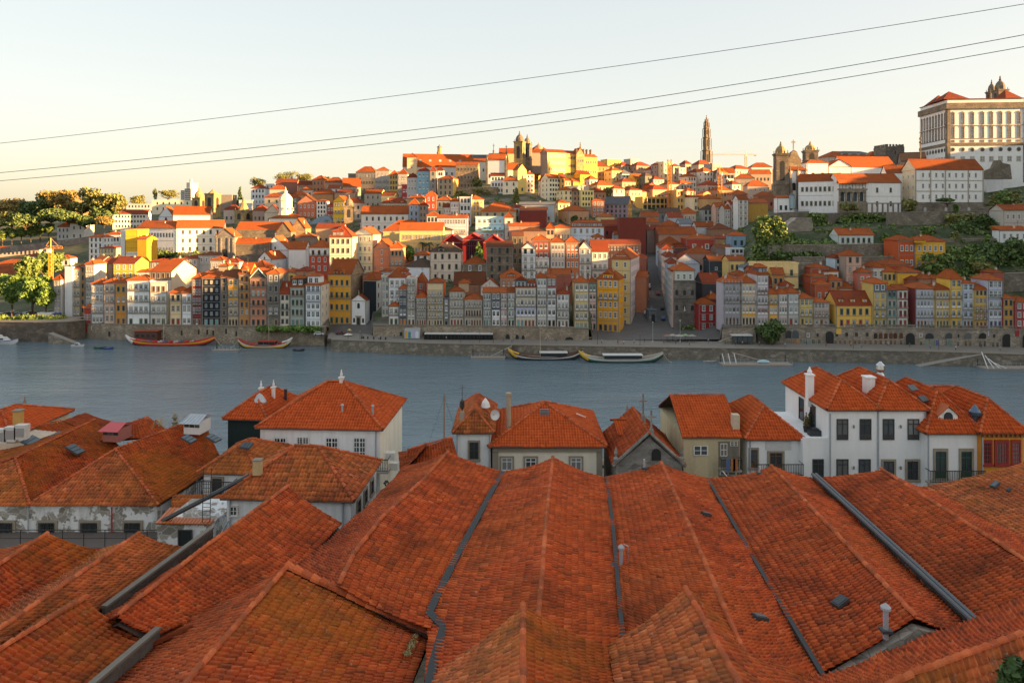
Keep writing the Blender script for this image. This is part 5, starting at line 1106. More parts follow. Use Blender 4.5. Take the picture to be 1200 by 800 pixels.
def bell_tower(px,top,base,wpx,Y,mat,label,cap='dome',stages=((.55,.8),),name='bell_tower',capmat=None,yaw=0,capfrac=.24):
 X,Yv,z0=at_px(px,base,Y);W=wpx/F*Y/2;Ht=Zat(top,Y)-z0
 root=empty(name,(X,Y,z0),R(yaw),label,'tower')
 hs=Ht*(1-capfrac)
 mb=MB();mb.box(-W,W,-W,W,-4,hs,mat);mb.build('shaft',root)
 m=MB()
 for z in(hs*.5,hs-.7):m.box(-W-.35,W+.35,-W-.35,W+.35,z,z+.55,mat)
 m.box(-W-.6,W+.6,-W-.6,W+.6,hs+.003,hs+.5,mat);m.build('cornice',root)
 for a in range(4):
  o=MB();arch(o,W*.75,(hs*.32),-W-.05,-W+.1,MATS['slit_dark']);ob=o.build('belfry_arch',root,(0,0,hs*.57),a*math.pi/2)
 cm=capmat or mat;hc=Ht*capfrac;c=MB()
 if cap=='dome':
  c.lathe(0,0,[(W*.95,0),(W*.95,hc*.12),(W*.9,hc*.28),(W*.72,hc*.46),(W*.4,hc*.6),(W*.2,hc*.66),(W*.24,hc*.76),(W*.1,hc*.8),(W*.16,hc*.88),(.04,hc)],cm,12)
 elif cap=='spire':
  c.lathe(0,0,[(W*.9,0),(W*.8,hc*.1),(W*.45,hc*.45),(W*.3,hc*.6),(W*.12,hc*.85),(.05,hc)],cm,8)
 c.build('cupola',root,(0,0,hs+.5))
 for a in range(4):
  p=MB();p.lathe(0,0,[(.3,0),(.34,.5),(.15,.7),(.28,1.2),(.05,1.9)],mat,6)
  p.build('pinnacle',root,(W*.9*(1 if a in(0,3)else-1),W*.9*(1 if a<2 else-1),hs+.5))
 return root
def landmarks():
 gr=stone('tower_granite',(.24,.19,.14),.8,.7);lit=stone('tower_sunlit',(.40,.29,.14),.8,.75);dkst=stone('tower_dark',(.20,.17,.14),.8,.7)  # lit is tower stone with low-sun gold put into its colour
 Y=800.0;X,_,z0=at_px(828,200,Y);Zt=lambda py:Zat(py,Y)-z0;q=Y/F
 root=empty('baroque_tower',(X,Y,z0),R(8),'tallest slender baroque stone tower standing alone above the skyline','tower')
 levels=[('base_stage',3.9,200,176),('middle_stage',3.3,176,161),('belfry',2.7,161,150),('upper_stage',2.0,150,142.5)]
 for nm,hw,pb,pt in levels:
  W=hw*q;m=MB();a,b=Zt(pb),Zt(pt);m.lathe(0,0,[(W*1.2,a),(W*1.2,b-1.2)],gr,8,math.pi/8);m.lathe(0,0,[(W*1.42,b-1.197),(W*1.5,b-.4),(W*1.3,b-.003)],gr,8,math.pi/8)
  o=m.build(nm,root)
  for k in range(4):
   d=MB();arch(d,W*.7,(b-a)*.5,-W*1.2-.02,-W*1.05,MATS['slit_dark']);d.build('window',o,(0,0,a+(b-a)*.28),k*math.pi/2)
   for s in(-1,1):
    d=MB();d.box(-.35,.35,-W*1.25,-W*1.05,a+.2,b-1.25,gr);d.build('pilaster',o,(s*W*.62,0,0),k*math.pi/2)
   d=MB();d.lathe(0,0,[(.5,0),(.5,1),(.2,1.3),(.45,2.1),(.06,3.4)],gr,6);d.build('pinnacle',o,(W*1.0*math.cos(k*math.pi/2+SQ),W*1.0*math.sin(k*math.pi/2+SQ),b))
 W=1.6*q;m=MB();m.lathe(0,0,[(W,Zt(142.5)),(W*.9,Zt(140.5)),(W*.45,Zt(138.8)),(W*.5,Zt(138)),(W*.2,Zt(137)),(.3,Zt(136.6)),(.7,Zt(135.9)),(.1,Zt(135))],gr,10);m.build('lantern',root)
 Y=690;X,_,z0=at_px(515,192,Y);q=Y/F
 root=empty('lantern_tower',(X,Y,z0),0,'short ornate pinnacle tower poking above the long monastery roof','tower')
 m=MB();m.lathe(0,0,[(4.2*q,0),(4.0*q,8*q),(3.4*q,9*q),(3.2*q,13*q),(2.6*q,14*q),(2.2*q,19*q)],lit,8,math.pi/8);m.build('shaft',root)
 m=MB();m.lathe(0,0,[(3.1*q,0),(3.1*q,.8),(2.0*q,.9),(1.2*q,2*q),(.5,2.4*q),(.3,3.6*q)],gr,8);m.build('cupola',root,(0,0,19*q))
 for k in range(8):
  m=MB();m.box(-.8,.8,-.1,.1,0,4*q,MATS['slit_dark']);m.build('window',root,(3.6*q*.93*math.cos(k*math.pi/4),3.6*q*.93*math.sin(k*math.pi/4),3*q),k*math.pi/4+math.pi/2)
 h=house;mk=dict(name='monastery_wing',cat='monastery')
 h(472,556,181,195.5,222,(.44,.42,.40),'s',(12,2),'very long monastery wing under an orange roof with skylights',look='D-',D=18,yaw=7,Y=640,dirt=.5,extra=skylights,**mk)
 h(477,488,179.5,184.5,200,(.50,.40,.26),'p',(1,1),'small square lookout turret with pyramid roof at the monastery end',look='F',D=8,Y=638,name='turret',cat='tower')
 h(534,560,190,193.5,222,(.30,.22,.15),'s',(6,3),'bare granite monastery block with three rows of windows',look='d',D=14,yaw=-4,wallm=stone('monastery_stone',(.30,.22,.15),.7,.7),sidecol=None,**mk)
 h(555,571,186,189.5,222,(.42,.42,.42),'s',(2,2),'plain white wall set back between the granite block and the white walled church',look='D-',D=12,Y=630,**mk)
 h(571,592,180,188,220,(.56,.57,.60),'s',(4,1),'tall white walled monastery church framed with granite pilasters',look='-',D=20,Y=610,name='church',cat='church',sidecol=(.66,.55,.32),yaw=-8,extra=church_side)
 h(553,590,178,182,200,(.12,.14,.17),'f',None,'dark slate roof block behind the white walled church',D=10,Y=655,cap=False,name='hall',cat='hall')
 h(585,604,174,180,200,(.50,.38,.22),'s',None,'orange roof strip between the white walled church and the tall bell tower',D=14,Y=645,name='hall',cat='hall')
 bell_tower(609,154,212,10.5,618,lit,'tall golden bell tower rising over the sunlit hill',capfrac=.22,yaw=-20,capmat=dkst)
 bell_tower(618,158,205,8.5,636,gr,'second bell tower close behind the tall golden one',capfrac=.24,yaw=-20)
 h(625,644,169.5,177,190,(.62,.50,.24),'p',(4,1),'square lantern with a peaked orange roof on the domed complex',look='d',D=14,Y=650,yaw=24,name='lantern_hall',cat='hall',extra=lambda r_,w,D,h_,hr:dome_on(r_,w*.5,D*.45,h_+hr*.3,w*.26,'small'))
 h(614,640,175,179,200,(.30,.24,.2),'s',None,'dark flank of the domed complex under an orange roof',D=14,Y=645,name='hall',cat='hall',yaw=5)
 h(641.5,664,175.5,178.5,210,(.66,.48,.16),'s',(8,4),'long sunlit palace front with four rows of windows below the lantern',look='u',D=14,yaw=24,Y=604,name='palace',cat='palace',sidecol=(.26,.20,.17))  # sun gold painted on the front, shade painted on the dark flank
 h(664,677,177,180,208,(.64,.44,.10),'s',(6,3),'golden wing between the long sunlit front and the pediment',look='d',D=14,yaw=22,Y=614,name='palace',cat='palace')
 h(675.5,685,173,181,206,(.52,.34,.12),'g',(3,2),'stone pediment bay with statues crowning the golden wing',look='d',D=12,yaw=20,Y=614,name='palace',cat='palace',wallm=lit,extra=statues)
 h(685,700,181,184,206,(.62,.40,.08),'s',(5,2),'golden wing beyond the pediment with tall dark chimneys',look='d',D=12,yaw=22,Y=620,name='palace',cat='palace',extra=dark_pots)
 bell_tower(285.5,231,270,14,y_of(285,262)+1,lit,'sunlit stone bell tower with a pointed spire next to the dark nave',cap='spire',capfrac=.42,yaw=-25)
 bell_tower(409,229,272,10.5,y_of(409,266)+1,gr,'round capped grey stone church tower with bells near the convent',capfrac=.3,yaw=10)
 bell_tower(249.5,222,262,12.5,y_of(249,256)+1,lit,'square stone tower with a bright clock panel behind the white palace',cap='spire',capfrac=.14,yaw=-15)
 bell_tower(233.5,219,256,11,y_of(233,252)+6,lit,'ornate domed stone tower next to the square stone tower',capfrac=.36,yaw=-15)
 h(315,353,250,256,268,(.55,.53,.48),'h',(5,1),'low hall under an orange hipped roof carrying the white domed lantern',look='-',D=22,name='hall',cat='hall',extra=lambda r_,w,D,h_,hr:white_dome(r_,w,D,h_,hr))
 Y=y_of(377,264)+6;X,_,z0=at_px(362,264,Y);w=30/F*Y
 root=empty('glass_roofed_hall',(X,Y,z0),0,'hall under a blue grey glass roof with two small domes','hall')
 gm=flat('zinc_blue',(.11,.17,.23),.35);m=MB();m.box(0,w,0,20,-3,1.0,plaster((.4,.38,.35)));m.build('wall',root)
 m=MB();z1=Zat(253.6,Y+10)-z0;m.hull([(-.3,-.3,1.003),(w+.3,-.3,1.003),(w+.3,20.3,1.003),(-.3,20.3,1.003)],[(w*.3,8,z1),(w*.7,8,z1),(w*.7,12,z1),(w*.3,12,z1)],gm);rf=m.build('roof',root)
 for i in range(1,14):m=MB();x=w*i/14;m.tube([(x,-.3,1.1),(w*.3+w*.4*i/14,8,z1+.05)],.07,MATS['metal_grey'],4);m.build('rib',rf)
 dome_on(root,w*.46,14,z1-1,3.6*Y/F,'blue');dome_on(root,-2.5,6,1.5,4.2*Y/F,'blue')
 Y=y_of(219,240)+8;X,_,z0=at_px(219,240,Y);q=Y/F
 root=empty('office_tower',(X,Y,z0),R(-18),'grey modern office tower stepping up with a rooftop water tank','office building')
 gp=plaster((.36,.36,.36),.2);dk=glass('office_glass',(.06,.07,.08))
 for nm,x0,x1,z1 in(('low_block',-9,-3.4,17*q),('main_block',-3.4,6,19*q),('tower_block',-2.0,3.4,26*q)):
  m=MB();m.box(x0*q,x1*q,0 if nm!='tower_block' else 1.5,14,-4 if nm!='tower_block' else 19*q+.003,z1,gp if nm!='tower_block' else plaster((.42,.36,.30),.2));o=m.build(nm,root)
  if nm!='tower_block':
   for k in range(6):
    m=MB();z=z1-1.6-k*2.4;m.box(x0*q+.4,x1*q-.4,-.05,.02,z,z+1.2,dk);m.build('window_band',o)
 m=MB();m.lathe(0,0,[(1.6*q,0),(1.6*q,4*q),(1.4*q,4.3*q)],flat('tank_blue',(.25,.42,.52),.4),12);m.build('water_tank',root,(.6*q,6,26*q))
 Y=640;X,_,z0=at_px(79,246,Y);q=Y/F
 root=empty('arena_dome',(X,Y,z0),0,'broad shallow arena dome catching the sun above the park trees','arena')
 m=MB();m.lathe(0,0,[(24*q,-8),(24*q,2*q),(22.5*q,5*q),(17*q,12*q),(11*q,17.5*q),(6*q,20*q)],flat('copper_dome',(.17,.12,.05),.6),32);m.build('dome',root)
 m=MB();m.lathe(0,0,[(6*q,0),(5.8*q,1.8*q),(5*q,2.6*q),(1,3.2*q)],flat('copper_lid',(.25,.16,.06),.6),20);m.build('skylight',root,(0,0,20*q))
 east_landmarks(gr,lit,dkst)
def skylights(root,w,D,h,hr):
 for k in range(6):
  m=MB();x=w*(.1+.14*k);m.box(-1.1,1.1,0,2.4,0,.15,glass('skylight',(.3,.35,.38),.1));o=m.build('skylight',root,(x,D*.2,h+hr*.42));o.rotation_euler.x=math.atan2(hr,D/2)
def church_side(root,w,D,h,hr):
 st=MATS['tower_granite']
 for x in(-.02,1.02):
  m=MB();m.box(-.9,.9,-.5,.6,-2,h+.5,st);m.lathe(0,0,[(.7,h+.503),(.8,h+2),(.3,h+2.5),(.5,h+3.6),(.06,h+5.5)],st,6);m.build('pilaster',root,(w*x,0,0))
 for k in range(4):win(root,'D',w*(.1+.23*k),h*.36,1.6,3.2)
 for x,z in((.25,hr+4),(.97,hr+2.5)):
  m=MB();m.lathe(0,0,[(.8,-3),(.8,0),(.3,.4),(.3,2.2)],st,6);m.box(-.2,.2,-.15,.15,2.203,6,st);m.box(-1,1,-.14,.14,4.2,4.6,st);m.build('cross',root,(w*x,D*.5,h+z-1.0))
def dome_on(root,x,y,z,r,kind):
 mat=flat('dome_'+kind,(.18,.24,.27)if kind=='blue' else(.30,.22,.16),.4)
 m=MB();m.lathe(0,0,[(r,-1),(r,r*.15),(r*.92,r*.5),(r*.7,r*.8),(r*.35,r*1.0),(r*.1,r*1.08),(r*.13,r*1.3),(.04,r*1.6)],mat,14);return m.build('dome',root,(x,y,z))
def white_dome(root,w,D,h,hr):
 wm=plaster((.58,.55,.50),.3);r=w*.2;d=MB();d.lathe(0,0,[(r,-1.5),(r,r*2.0)],wm,8,math.pi/8);o=d.build('lantern_drum',root,(w*.37,D*.5,h+hr))
 for k in range(8):win(o,'F',r*.93*math.cos(k*math.pi/4)+r*.26*math.sin(k*math.pi/4)*1,r*.93*math.sin(k*math.pi/4)-r*.26*math.cos(k*math.pi/4),r*.3,r*.52,r*1.3,k*math.pi/4+math.pi/2).location=(r*.95*math.cos(k*math.pi/4)+r*.26*math.sin(k*math.pi/4),r*.95*math.sin(k*math.pi/4)-r*.26*math.cos(k*math.pi/4),r*.4)
 c=MB();c.lathe(0,0,[(r*1.1,0),(r*1.1,.5),(r*.95,r*.5),(r*.6,r*.95),(r*.25,r*1.15),(r*.25,r*1.5),(r*.1,r*1.7),(.05,r*2.2)],plaster((.50,.44,.36),.3),8,math.pi/8);c.build('dome',o,(0,0,r*2.0+.003))
def statues(root,w,D,h,hr):
 st=MATS['tower_granite']
 for x,z in((.05,h+.4),(.5,h+hr),(.95,h+.4)):
  m=MB();m.lathe(0,0,[(.7,0),(.75,1.2),(.4,1.5),(.6,3.0),(.4,4.0),(.45,4.6),(.1,5.0)],st,8);m.build('statue',root,(w*x,.3,z))
def dark_pots(root,w,D,h,hr):
 for x in(.12,.42,.72):
  m=MB();m.lathe(0,0,[(1.2,0),(1.2,3.5),(1.5,3.6),(1.4,4.6),(.6,5.2)],flat('pot_dark',(.10,.08,.07)),8);m.build('chimney',root,(w*x,D*.5,h+hr*.8))
def east_landmarks(gr,lit,dkst):
 h=house
 WH=(.67,.67,.68)
 cv=dict(name='convent_wing',cat='convent')
 Yc=395.0
 bell_tower(915,166.5,253,13.6,Yc,gr,'front bell tower of the twin towered church, nearer the valley',capfrac=.17,yaw=-6,capmat=lit)
 bell_tower(949.5,166.5,200,13.6,Yc+14,gr,'rear bell tower of the twin towered church, beside the convent roofs',capfrac=.33,yaw=-6,capmat=lit)
 Y=Yc+4;X,_,z0=at_px(931,252,Y);q=Y/F
 root=empty('gable_church',(X,Y,z0),0,'dark stone curved gable crowned by a tall cross between the two bell towers','church')
 zt=lambda p:Zat(p,Y)-z0
 m=MB();pr=[(-8*q,0),(-8*q,zt(187)),(-5.5*q,zt(184)),(-3*q,zt(178)),(0,zt(176)),(3*q,zt(178)),(5.5*q,zt(184)),(8*q,zt(187)),(8*q,0)]
 m.hull([(a,0,b)for a,b in pr],[(a,3,b)for a,b in pr],gr);g=m.build('gable',root)
 m=MB();m.box(-.25,.25,-.2,.2,zt(177),zt(163.5),lit);m.box(-1.1,1.1,-.19,.19,zt(167),zt(165.6),lit);m.build('cross',root,(0,1.5,0))
 h(922.5,946,196,200,252,WH,'s',None,'white nave wall with slanting stone buttresses below the bell towers',Y=392,D=12,yaw=4,name='church_nave',cat='church',extra=buttress)
 h(911,931,229,232,252,(.57,.58,.60),'l',(3,1),'low white entrance lodge with a small red roof under the church tower',look='D',Y=378,D=5)
 Y=378;X,_,z0=at_px(928,236,Y)
 root=empty('bell_kiosk',(X,Y,z0),0,'small blue glazed lantern kiosk by the church buttresses','kiosk');m=MB();m.lathe(0,0,[(1.6,-4),(1.6,3.2)],glass('kiosk_glass',(.3,.42,.48),.1),8);m.build('glazing',root);m=MB();m.lathe(0,0,[(1.9,0),(.1,1.6)],RF['g'],8);m.build('roof',root,(0,0,3.21))
 h(935,983,204,213,246,WH,'s',(8,2),'white convent wing receding from the corner loggia with two rows of windows',look='d',Y=388,yaw=-33,D=11,**cv)
 h(983.5,1056,204,214,246,WH,'s',(4,2),'white convent front with the stone loggia at its corner',look='d',Y=388-16,D=13,yaw=4,wh=.4,ww=1.3,extra=loggia,**cv)
 h(946,971,185.5,191,214,WH,'h',(2,1),'white upper convent house with an orange hipped roof and two dark windows',look='d',Y=402,D=12,wh=.3,**cv)
 h(971,998,187,195.5,214,WH,'g',(5,1),'white convent gable with little windows between two orange roofs',look='d',Y=405,D=14,yaw=-2,wh=.3,ww=1.0,**cv)
 h(989,1050,184,196,214,WH,'s',(8,1),'long white convent hall under a big orange roof below the crenellated tower',look='d',Y=412,D=16,yaw=4,wh=.5,**cv)
 h(1039,1073,194,203,248,WH,'s',(4,2),'white link wing with tall windows joining the nine bay convent',look='d',Y=386,D=12,yaw=-14,**cv)
 h(1073,1152,187,199,237,WH,'s',(9,3),'nine bay white convent block with granite framed windows on a stone base',look='uuu',Y=372,D=13,yaw=2,wh=.6,ww=1.3,sidecol=(.60,.48,.34),side=(3,3),extra=nine_bay,**cv)  # warm side colour paints the sunlit end of the white walls
 h(971,1022,178,184,205,(.36,.31,.27),'h',(6,2),'brown house with an orange roof and rooftop terrace behind the convent',look='u',Y=450,D=15,yaw=8,extra=upper((.32,.3,.27),.35,.95,3.0,'g',3,'D',3))
 Y=470;X,_,z0=at_px(1041.5,210,Y);q=Y/F;W=11.4*q
 root=empty('crenellated_tower',(X,Y,z0),R(6),'square grey medieval tower with battlements beside the bishop palace','tower')
 m=MB();m.box(-W,W,-W,W,-4,Zat(173,Y)-z0,dkst);m.build('shaft',root);zt=Zat(173,Y)-z0
 for a in range(4):
  for k in range(6):
   m=MB();m.box(-.55,.55,-.4,.3,.003,1.6,dkst);x=-W+W*2*(k+.5)/6;o=m.build('merlon',root,(x*math.cos(a*math.pi/2)+(W-.4)*math.sin(a*math.pi/2),x*math.sin(a*math.pi/2)-(W-.4)*math.cos(a*math.pi/2),zt),a*math.pi/2)
 m=MB();m.box(-.5,.5,-W-.06,-W+.1,zt-5,zt-3,MATS['slit_dark']);m.build('window',root)
 for x0,x1,r,e,lab in((1053,1063,180,184,'orange roofed house end peeping out behind the crenellated tower'),(1020,1031,178,183,'small orange roof between the terrace house and the crenellated tower')):
  h(x0,x1,r,e,204,(.36,.31,.26),'h',None,lab,Y=476,D=10)
 h(1056,1086,179,190,206,(.20,.18,.16),'s',None,'dark stone chapel roof at the foot of the bishop palace',Y=425,D=12,rm='d',yaw=-20)
 Y=422;X,_,z0=at_px(1078.5,196,Y)
 root=empty('stone_column',(X,Y,z0),0,'tall twisted stone pillar standing before the bishop palace flank','column');H_=Zat(157.5,Y)-z0
 m=MB();m.lathe(0,0,[(.9,0),(.9,.6),(.4,.7),(.38,H_*.72),(.75,H_*.74),(.75,H_*.77),(.3,H_*.8),(.7,H_*.88),(.25,H_*.92),(.05,H_)],dkst,8);m.build('shaft',root)
 Y=430.0;zb=Zat(203,Y);q=Y/F;A=(Xat(1110,Y),Y)
 root=empty('bishop_palace',(A[0],A[1],zb),R(-5),'huge white palace with granite trim, oval windows and orange pyramid roofs','palace')
 w=85.5*q;hh=Zat(122,Y)-zb;D=34.0;wm=plaster((.66,.66,.67),.2);gs=stone('palace_granite',(.25,.20,.15),.8,.8)
 m=MB();m.box(0,w,0,D,-16,hh,wm);m.build('wall',root)
 zz=lambda p:Zat(p,Y)-zb
 m=MB()
 for a,b,pr in((zz(128),zz(121),.9),(zz(171),zz(167.5),.35),(zz(148),zz(147.2),.2),(zz(163.2),zz(162.5),.2)):m.box(-pr,w+pr,-pr,D+pr,a,b,gs)
 m.build('cornice',root)
 for x in(0,w):
  m=MB();m.box(-.9,.9,-.3,-.003,-6,zz(128),gs);m.build('quoin',root,(x if x else .9,0,0))
 m=MB();m.box(-.3,-.003,0,1.8,-6,zz(128),gs);m.build('quoin',root)
 m=MB();m.box(.3,w-.3,.3,D-.3,zz(121)+.003,zz(116.8),wm);m.build('attic',root)
 m=MB();m.box(-.2,w+.2,-.2,D+.2,zz(116.8)+.003,zz(116),RF['r']);m.build('roof_edge',root)
 for cx,cy,sx,sy,pt in((6*q+3,10,8.0,9,107.5),(w-10*q,10,9.5*q,9,106.5),(8,D-8,7,7,112)):
  m=MB();z0=zz(116)+.003;zt=Zat(pt,Y+cy)-zb;m.hull([(cx-sx,cy-sy,z0),(cx+sx,cy-sy,z0),(cx+sx,cy+sy,z0),(cx-sx,cy+sy,z0)],[(cx-.05,cy,zt),(cx+.05,cy,zt),(cx+.05,cy+.1,zt),(cx-.05,cy+.1,zt)],RF['r']);m.build('roof',root)
 def ornate(parent,x,y,z,ww,hgt,rz):
  mb=MB();fr=gs;g2=MATS['gl_curtain']
  mb.box(-ww/2,ww/2,-.04,-.002,0,hgt,g2)
  for s in(-1,1):mb.box(s*ww/2-.26,s*ww/2+.26,-.2,-.003,-.5,hgt+.1,fr)
  mb.box(-ww/2+.22,ww/2-.22,-.2,-.003,-.5,0,fr)
  p=[(-ww/2-.35,hgt+.1),(-ww/2-.3,hgt+.6),(-ww*.3,hgt+.9),(0,hgt+1.4),(ww*.3,hgt+.9),(ww/2+.3,hgt+.6),(ww/2+.35,hgt+.1)]
  mb.hull([(a,-.28,b)for a,b in p],[(a,-.003,b)for a,b in p],fr)
  mb.box(-.06,.06,-.1,-.045,0,hgt,MATS['fr_white'])
  for k in(1,2,3):mb.box(-ww/2+.22,ww/2-.22,-.09,-.045,hgt*k/4-.05,hgt*k/4+.05,MATS['fr_white'])
  o=mb.build('window',parent,(x,y,z));o.rotation_euler.z=rz;return o
 proto1=None
 cols=[1116.2,1127.2,1137.8,1149,1158.8,1169,1178.8,1189]
 protos={}
 def put(key,mk,x,y,z,rz):
  if key not in protos:protos[key]=mk();o=protos[key]
  else:o=protos[key].copy();C.objects.link(o)
  o.location=(x,y,z);o.rotation_euler.z=rz
 def roundw():
  mb=MB();mb.v=[];gl=MATS['gl_curtain'];p=[(1.25*math.cos(t),1.35*math.sin(t))for t in np.linspace(0,2*math.pi,14,False)];p2=[(a*.62,b*.62)for a,b in p]
  mb.hull([(a,-.2,b)for a,b in p],[(a,-.003,b)for a,b in p],gs);mb.hull([(a,-.23,b)for a,b in p2],[(a,-.203,b)for a,b in p2],MATS['gl_mid']);return mb.build('round_window',root)
 def small():
  me=win_proto('s','fr_white','gl_curtain','sur_stone');o=inst('window',me,root,(0,0,0),(2.6,1,3.2));return o
 def long_():return ornate(root,0,0,0,1.6,zz(133.5)-zz(145.5),0)
 def panel():
  mb=MB();mb.box(-1.1,1.1,-.16,-.003,0,1.5,gs);return mb.build('balustrade_panel',root)
 for px in cols:
  x=(px-1110)*q
  put('l',long_,x,0,zz(145.5),0);put('l',long_,x,0,zz(161.5),0);put('p',panel,x,0,zz(167),0)
  put('r',roundw,x,0,zz(175.5),0);put('s',small,x-1.3,0,zz(189.5),0)
 for k in range(9):
  y=2.4+k*3.6
  put('l',long_,0,y,zz(145.5),R(-90));put('l',long_,0,y,zz(161.5),R(-90));put('r',roundw,0,y,zz(175.5),R(-90));put('s',small,0,y+1.3,zz(189.5),R(-90))
 bell_tower(1172,89.5,130,11.5,505,gr,'domed cathedral tower behind the bishop palace roof, the taller',capfrac=.42,capmat=dkst)
 bell_tower(1162,94,130,8,520,gr,'lower domed cathedral tower behind the bishop palace roof',capfrac=.4,capmat=dkst)
 bell_tower(1204,112,175,10,470,lit,'gold edged stone tower cut by the frame beside the bishop palace',capfrac=.1)
 Y=408;X,_,z0=at_px(1153,206,Y);q=Y/F
 m=MB();p=[(0,0),(0,9*q),(10*q,13*q),(14*q,22*q),(20*q,22*q),(22*q,19*q),(31*q,17*q),(33*q,0)]
 m.hull([(a,0,b-2)for a,b in p],[(a,2.2,b-2)for a,b in p],stone('ruin_stone',(.22,.19,.15),1.0))
 o=m.build('ruined_wall',None,(X,Y,z0));tag(o,'broken stone gable wall in front of the bishop palace windows','ruin')
def buttress(root,w,D,h,hr):
 st=MATS['tower_granite']
 for x in(.12,.5,.9):
  m=MB();m.hull([(-.5,-5.5,-2),(.5,-5.5,-2),(.5,-.003,-2),(-.5,-.003,-2)],[(-.5,-.9,h-1),(.5,-.9,h-1),(.5,-.003,h-1),(-.5,-.003,h-1)],st);m.lathe(0,-.5,[(.45,h-.99),(.5,h+1.2),(.2,h+1.6),(.35,h+2.4),(.05,h+4)],st,6);m.build('buttress',root,(w*x,0,0))
 m=MB();arch(m,2.4,4.5,-.06,.02,MATS['slit_dark']);m.build('window',root,(w*.33,0,h*.55))
def loggia(root,w,D,h,hr):
 st=stone('loggia_stone',(.30,.25,.19),1.2,.8);L=15.0
 m=MB();m.box(-1.0,L,-1.6,-.003,-4,h*.30,st);m.build('terrace_wall',root)
 m=MB();m.box(-1.0,L,-1.6,-.003,h*.72,h*.78,st);m.build('gallery_floor',root)
 for k in range(5):
  m=MB();m.box(-.35,.35,-1.5,-.8,h*.3+.003,h*.72-.003,st);m.build('pillar',root,(-.5+k*(L)/4*.97,0,0))
  if k<4:
   m=MB();arch(m,L/4*.72,h*.36,-.1,-.01,MATS['gl_mid']);m.build('window',root,(-.5+(k+.5)*L/4*.97,0,h*.31))
   m=MB();ww=L/4*.97-.7;p=[(-ww/2,h*.4),(-ww/2,0)]+[(-ww/2*math.cos(t),ww/2*math.sin(t)*.9)for t in np.linspace(0,math.pi,9)][1:-1]+[(ww/2,0),(ww/2,h*.12+1.5)]
   top=h*.72-.003-h*.58;p=[(-ww/2,top)]+[(-ww/2*math.cos(t),ww/2*math.sin(t)*.8)for t in np.linspace(0,math.pi,9)]+[(ww/2,top)]
   m.hull([(a,-1.4,b)for a,b in p],[(a,-.9,b)for a,b in p],st);m.build('arch',root,(-.5+(k+.5)*L/4*.97,0,h*.58))
 for k in range(9):
  m=MB();m.lathe(0,0,[(.16,0),(.16,h*.18)],st,6);m.build('column',root,(-.6+k*L/8*.99,-1.2,h*.78+.003))
 m=MB();m.hull([(-1.4,-2.0,h*.96),(L+.4,-2.0,h*.96),(L+.4,-.003,h*.96),(-1.4,-.003,h*.96)],[(-1.4,-2.0,h*.99),(L+.4,-2.0,h*.99),(L+.4,-.003,h*1.1),(-1.4,-.003,h*1.1)],RF['o']);m.build('porch_roof',root)
def nine_bay(root,w,D,h,hr):
 st=stone('convent_base',(.27,.23,.19),1.0,.7)
 m=MB();m.box(-.4,w+.4,-.5,D,-6.5,-.003,st);o=m.build('stone_base',root)
 for z in(h*.335,h*.665):m=MB();m.box(0,w,-.2,-.003,z,z+.3,MATS['cornice']);m.build('string_course',root)
 for x in(0,.22,.44,.78,1):
  m=MB();m.box(-.35,.35,-.16,-.003,0,h-.4,MATS['cornice']);m.build('pilaster',root,(w*x,0,0))
 for x in(.13,.44,.78):
  m=MB();arch(m,1.5,3.4,-.55,-.45,flat('pale_door',(.5,.5,.48)));m.build('door',o,(w*x,0,-6.2))
def leaf_mesh(name,blobs,n,size,mat,seed=0,stalk=None):
 """leaves: many small tilted quads through the volume of several overlapping blobs (x, y, z, rx, rz)"""
 rg=np.random.default_rng(seed)
 vol=np.array([b[3]*b[3]*b[4]for b in blobs]);pick=rg.choice(len(blobs),n,p=vol/vol.sum())
 B=np.array(blobs)[pick]
 d=rg.normal(size=(n,3));d/=np.linalg.norm(d,axis=1)[:,None]
 r=rg.random(n)**0.42*(0.8+0.35*rg.random(n))
 c=B[:,:3]+d*r[:,None]*np.stack([B[:,3],B[:,3],B[:,4]],1)
 nn=d*0.7+rg.normal(size=(n,3))*0.7+np.array([0,0,.35]);nn/=np.linalg.norm(nn,axis=1)[:,None]
 t=np.cross(nn,rg.normal(size=(n,3)));t/=np.linalg.norm(t,axis=1)[:,None];b=np.cross(nn,t)
 s=size*(0.55+0.8*rg.random(n))[:,None]
 v=np.stack([c-t*s-b*s*.6,c+t*s*.3-b*s*.7,c+t*s+b*s*.5,c-t*s*.4+b*s*.7],1).reshape(-1,3)
 me=bpy.data.meshes.new(name);me.vertices.add(len(v));me.vertices.foreach_set('co',v.astype(np.float32).ravel())
 me.loops.add(n*4);me.loops.foreach_set('vertex_index',np.arange(n*4,dtype=np.int32));me.polygons.add(n);me.polygons.foreach_set('loop_start',(np.arange(n)*4).astype(np.int32))
 me.update(calc_edges=True)
 clump=0.5+0.35*np.sin(c[:,0]*1.1+seed)*np.sin(c[:,2]*1.3+seed*2)+rg.normal(0,.2,n)
 a=me.attributes.new('leaf','FLOAT','POINT');a.data.foreach_set('value',np.repeat(np.clip(clump,0,1),4).astype(np.float32))
 me.materials.append(mat);return me
LEAF={}
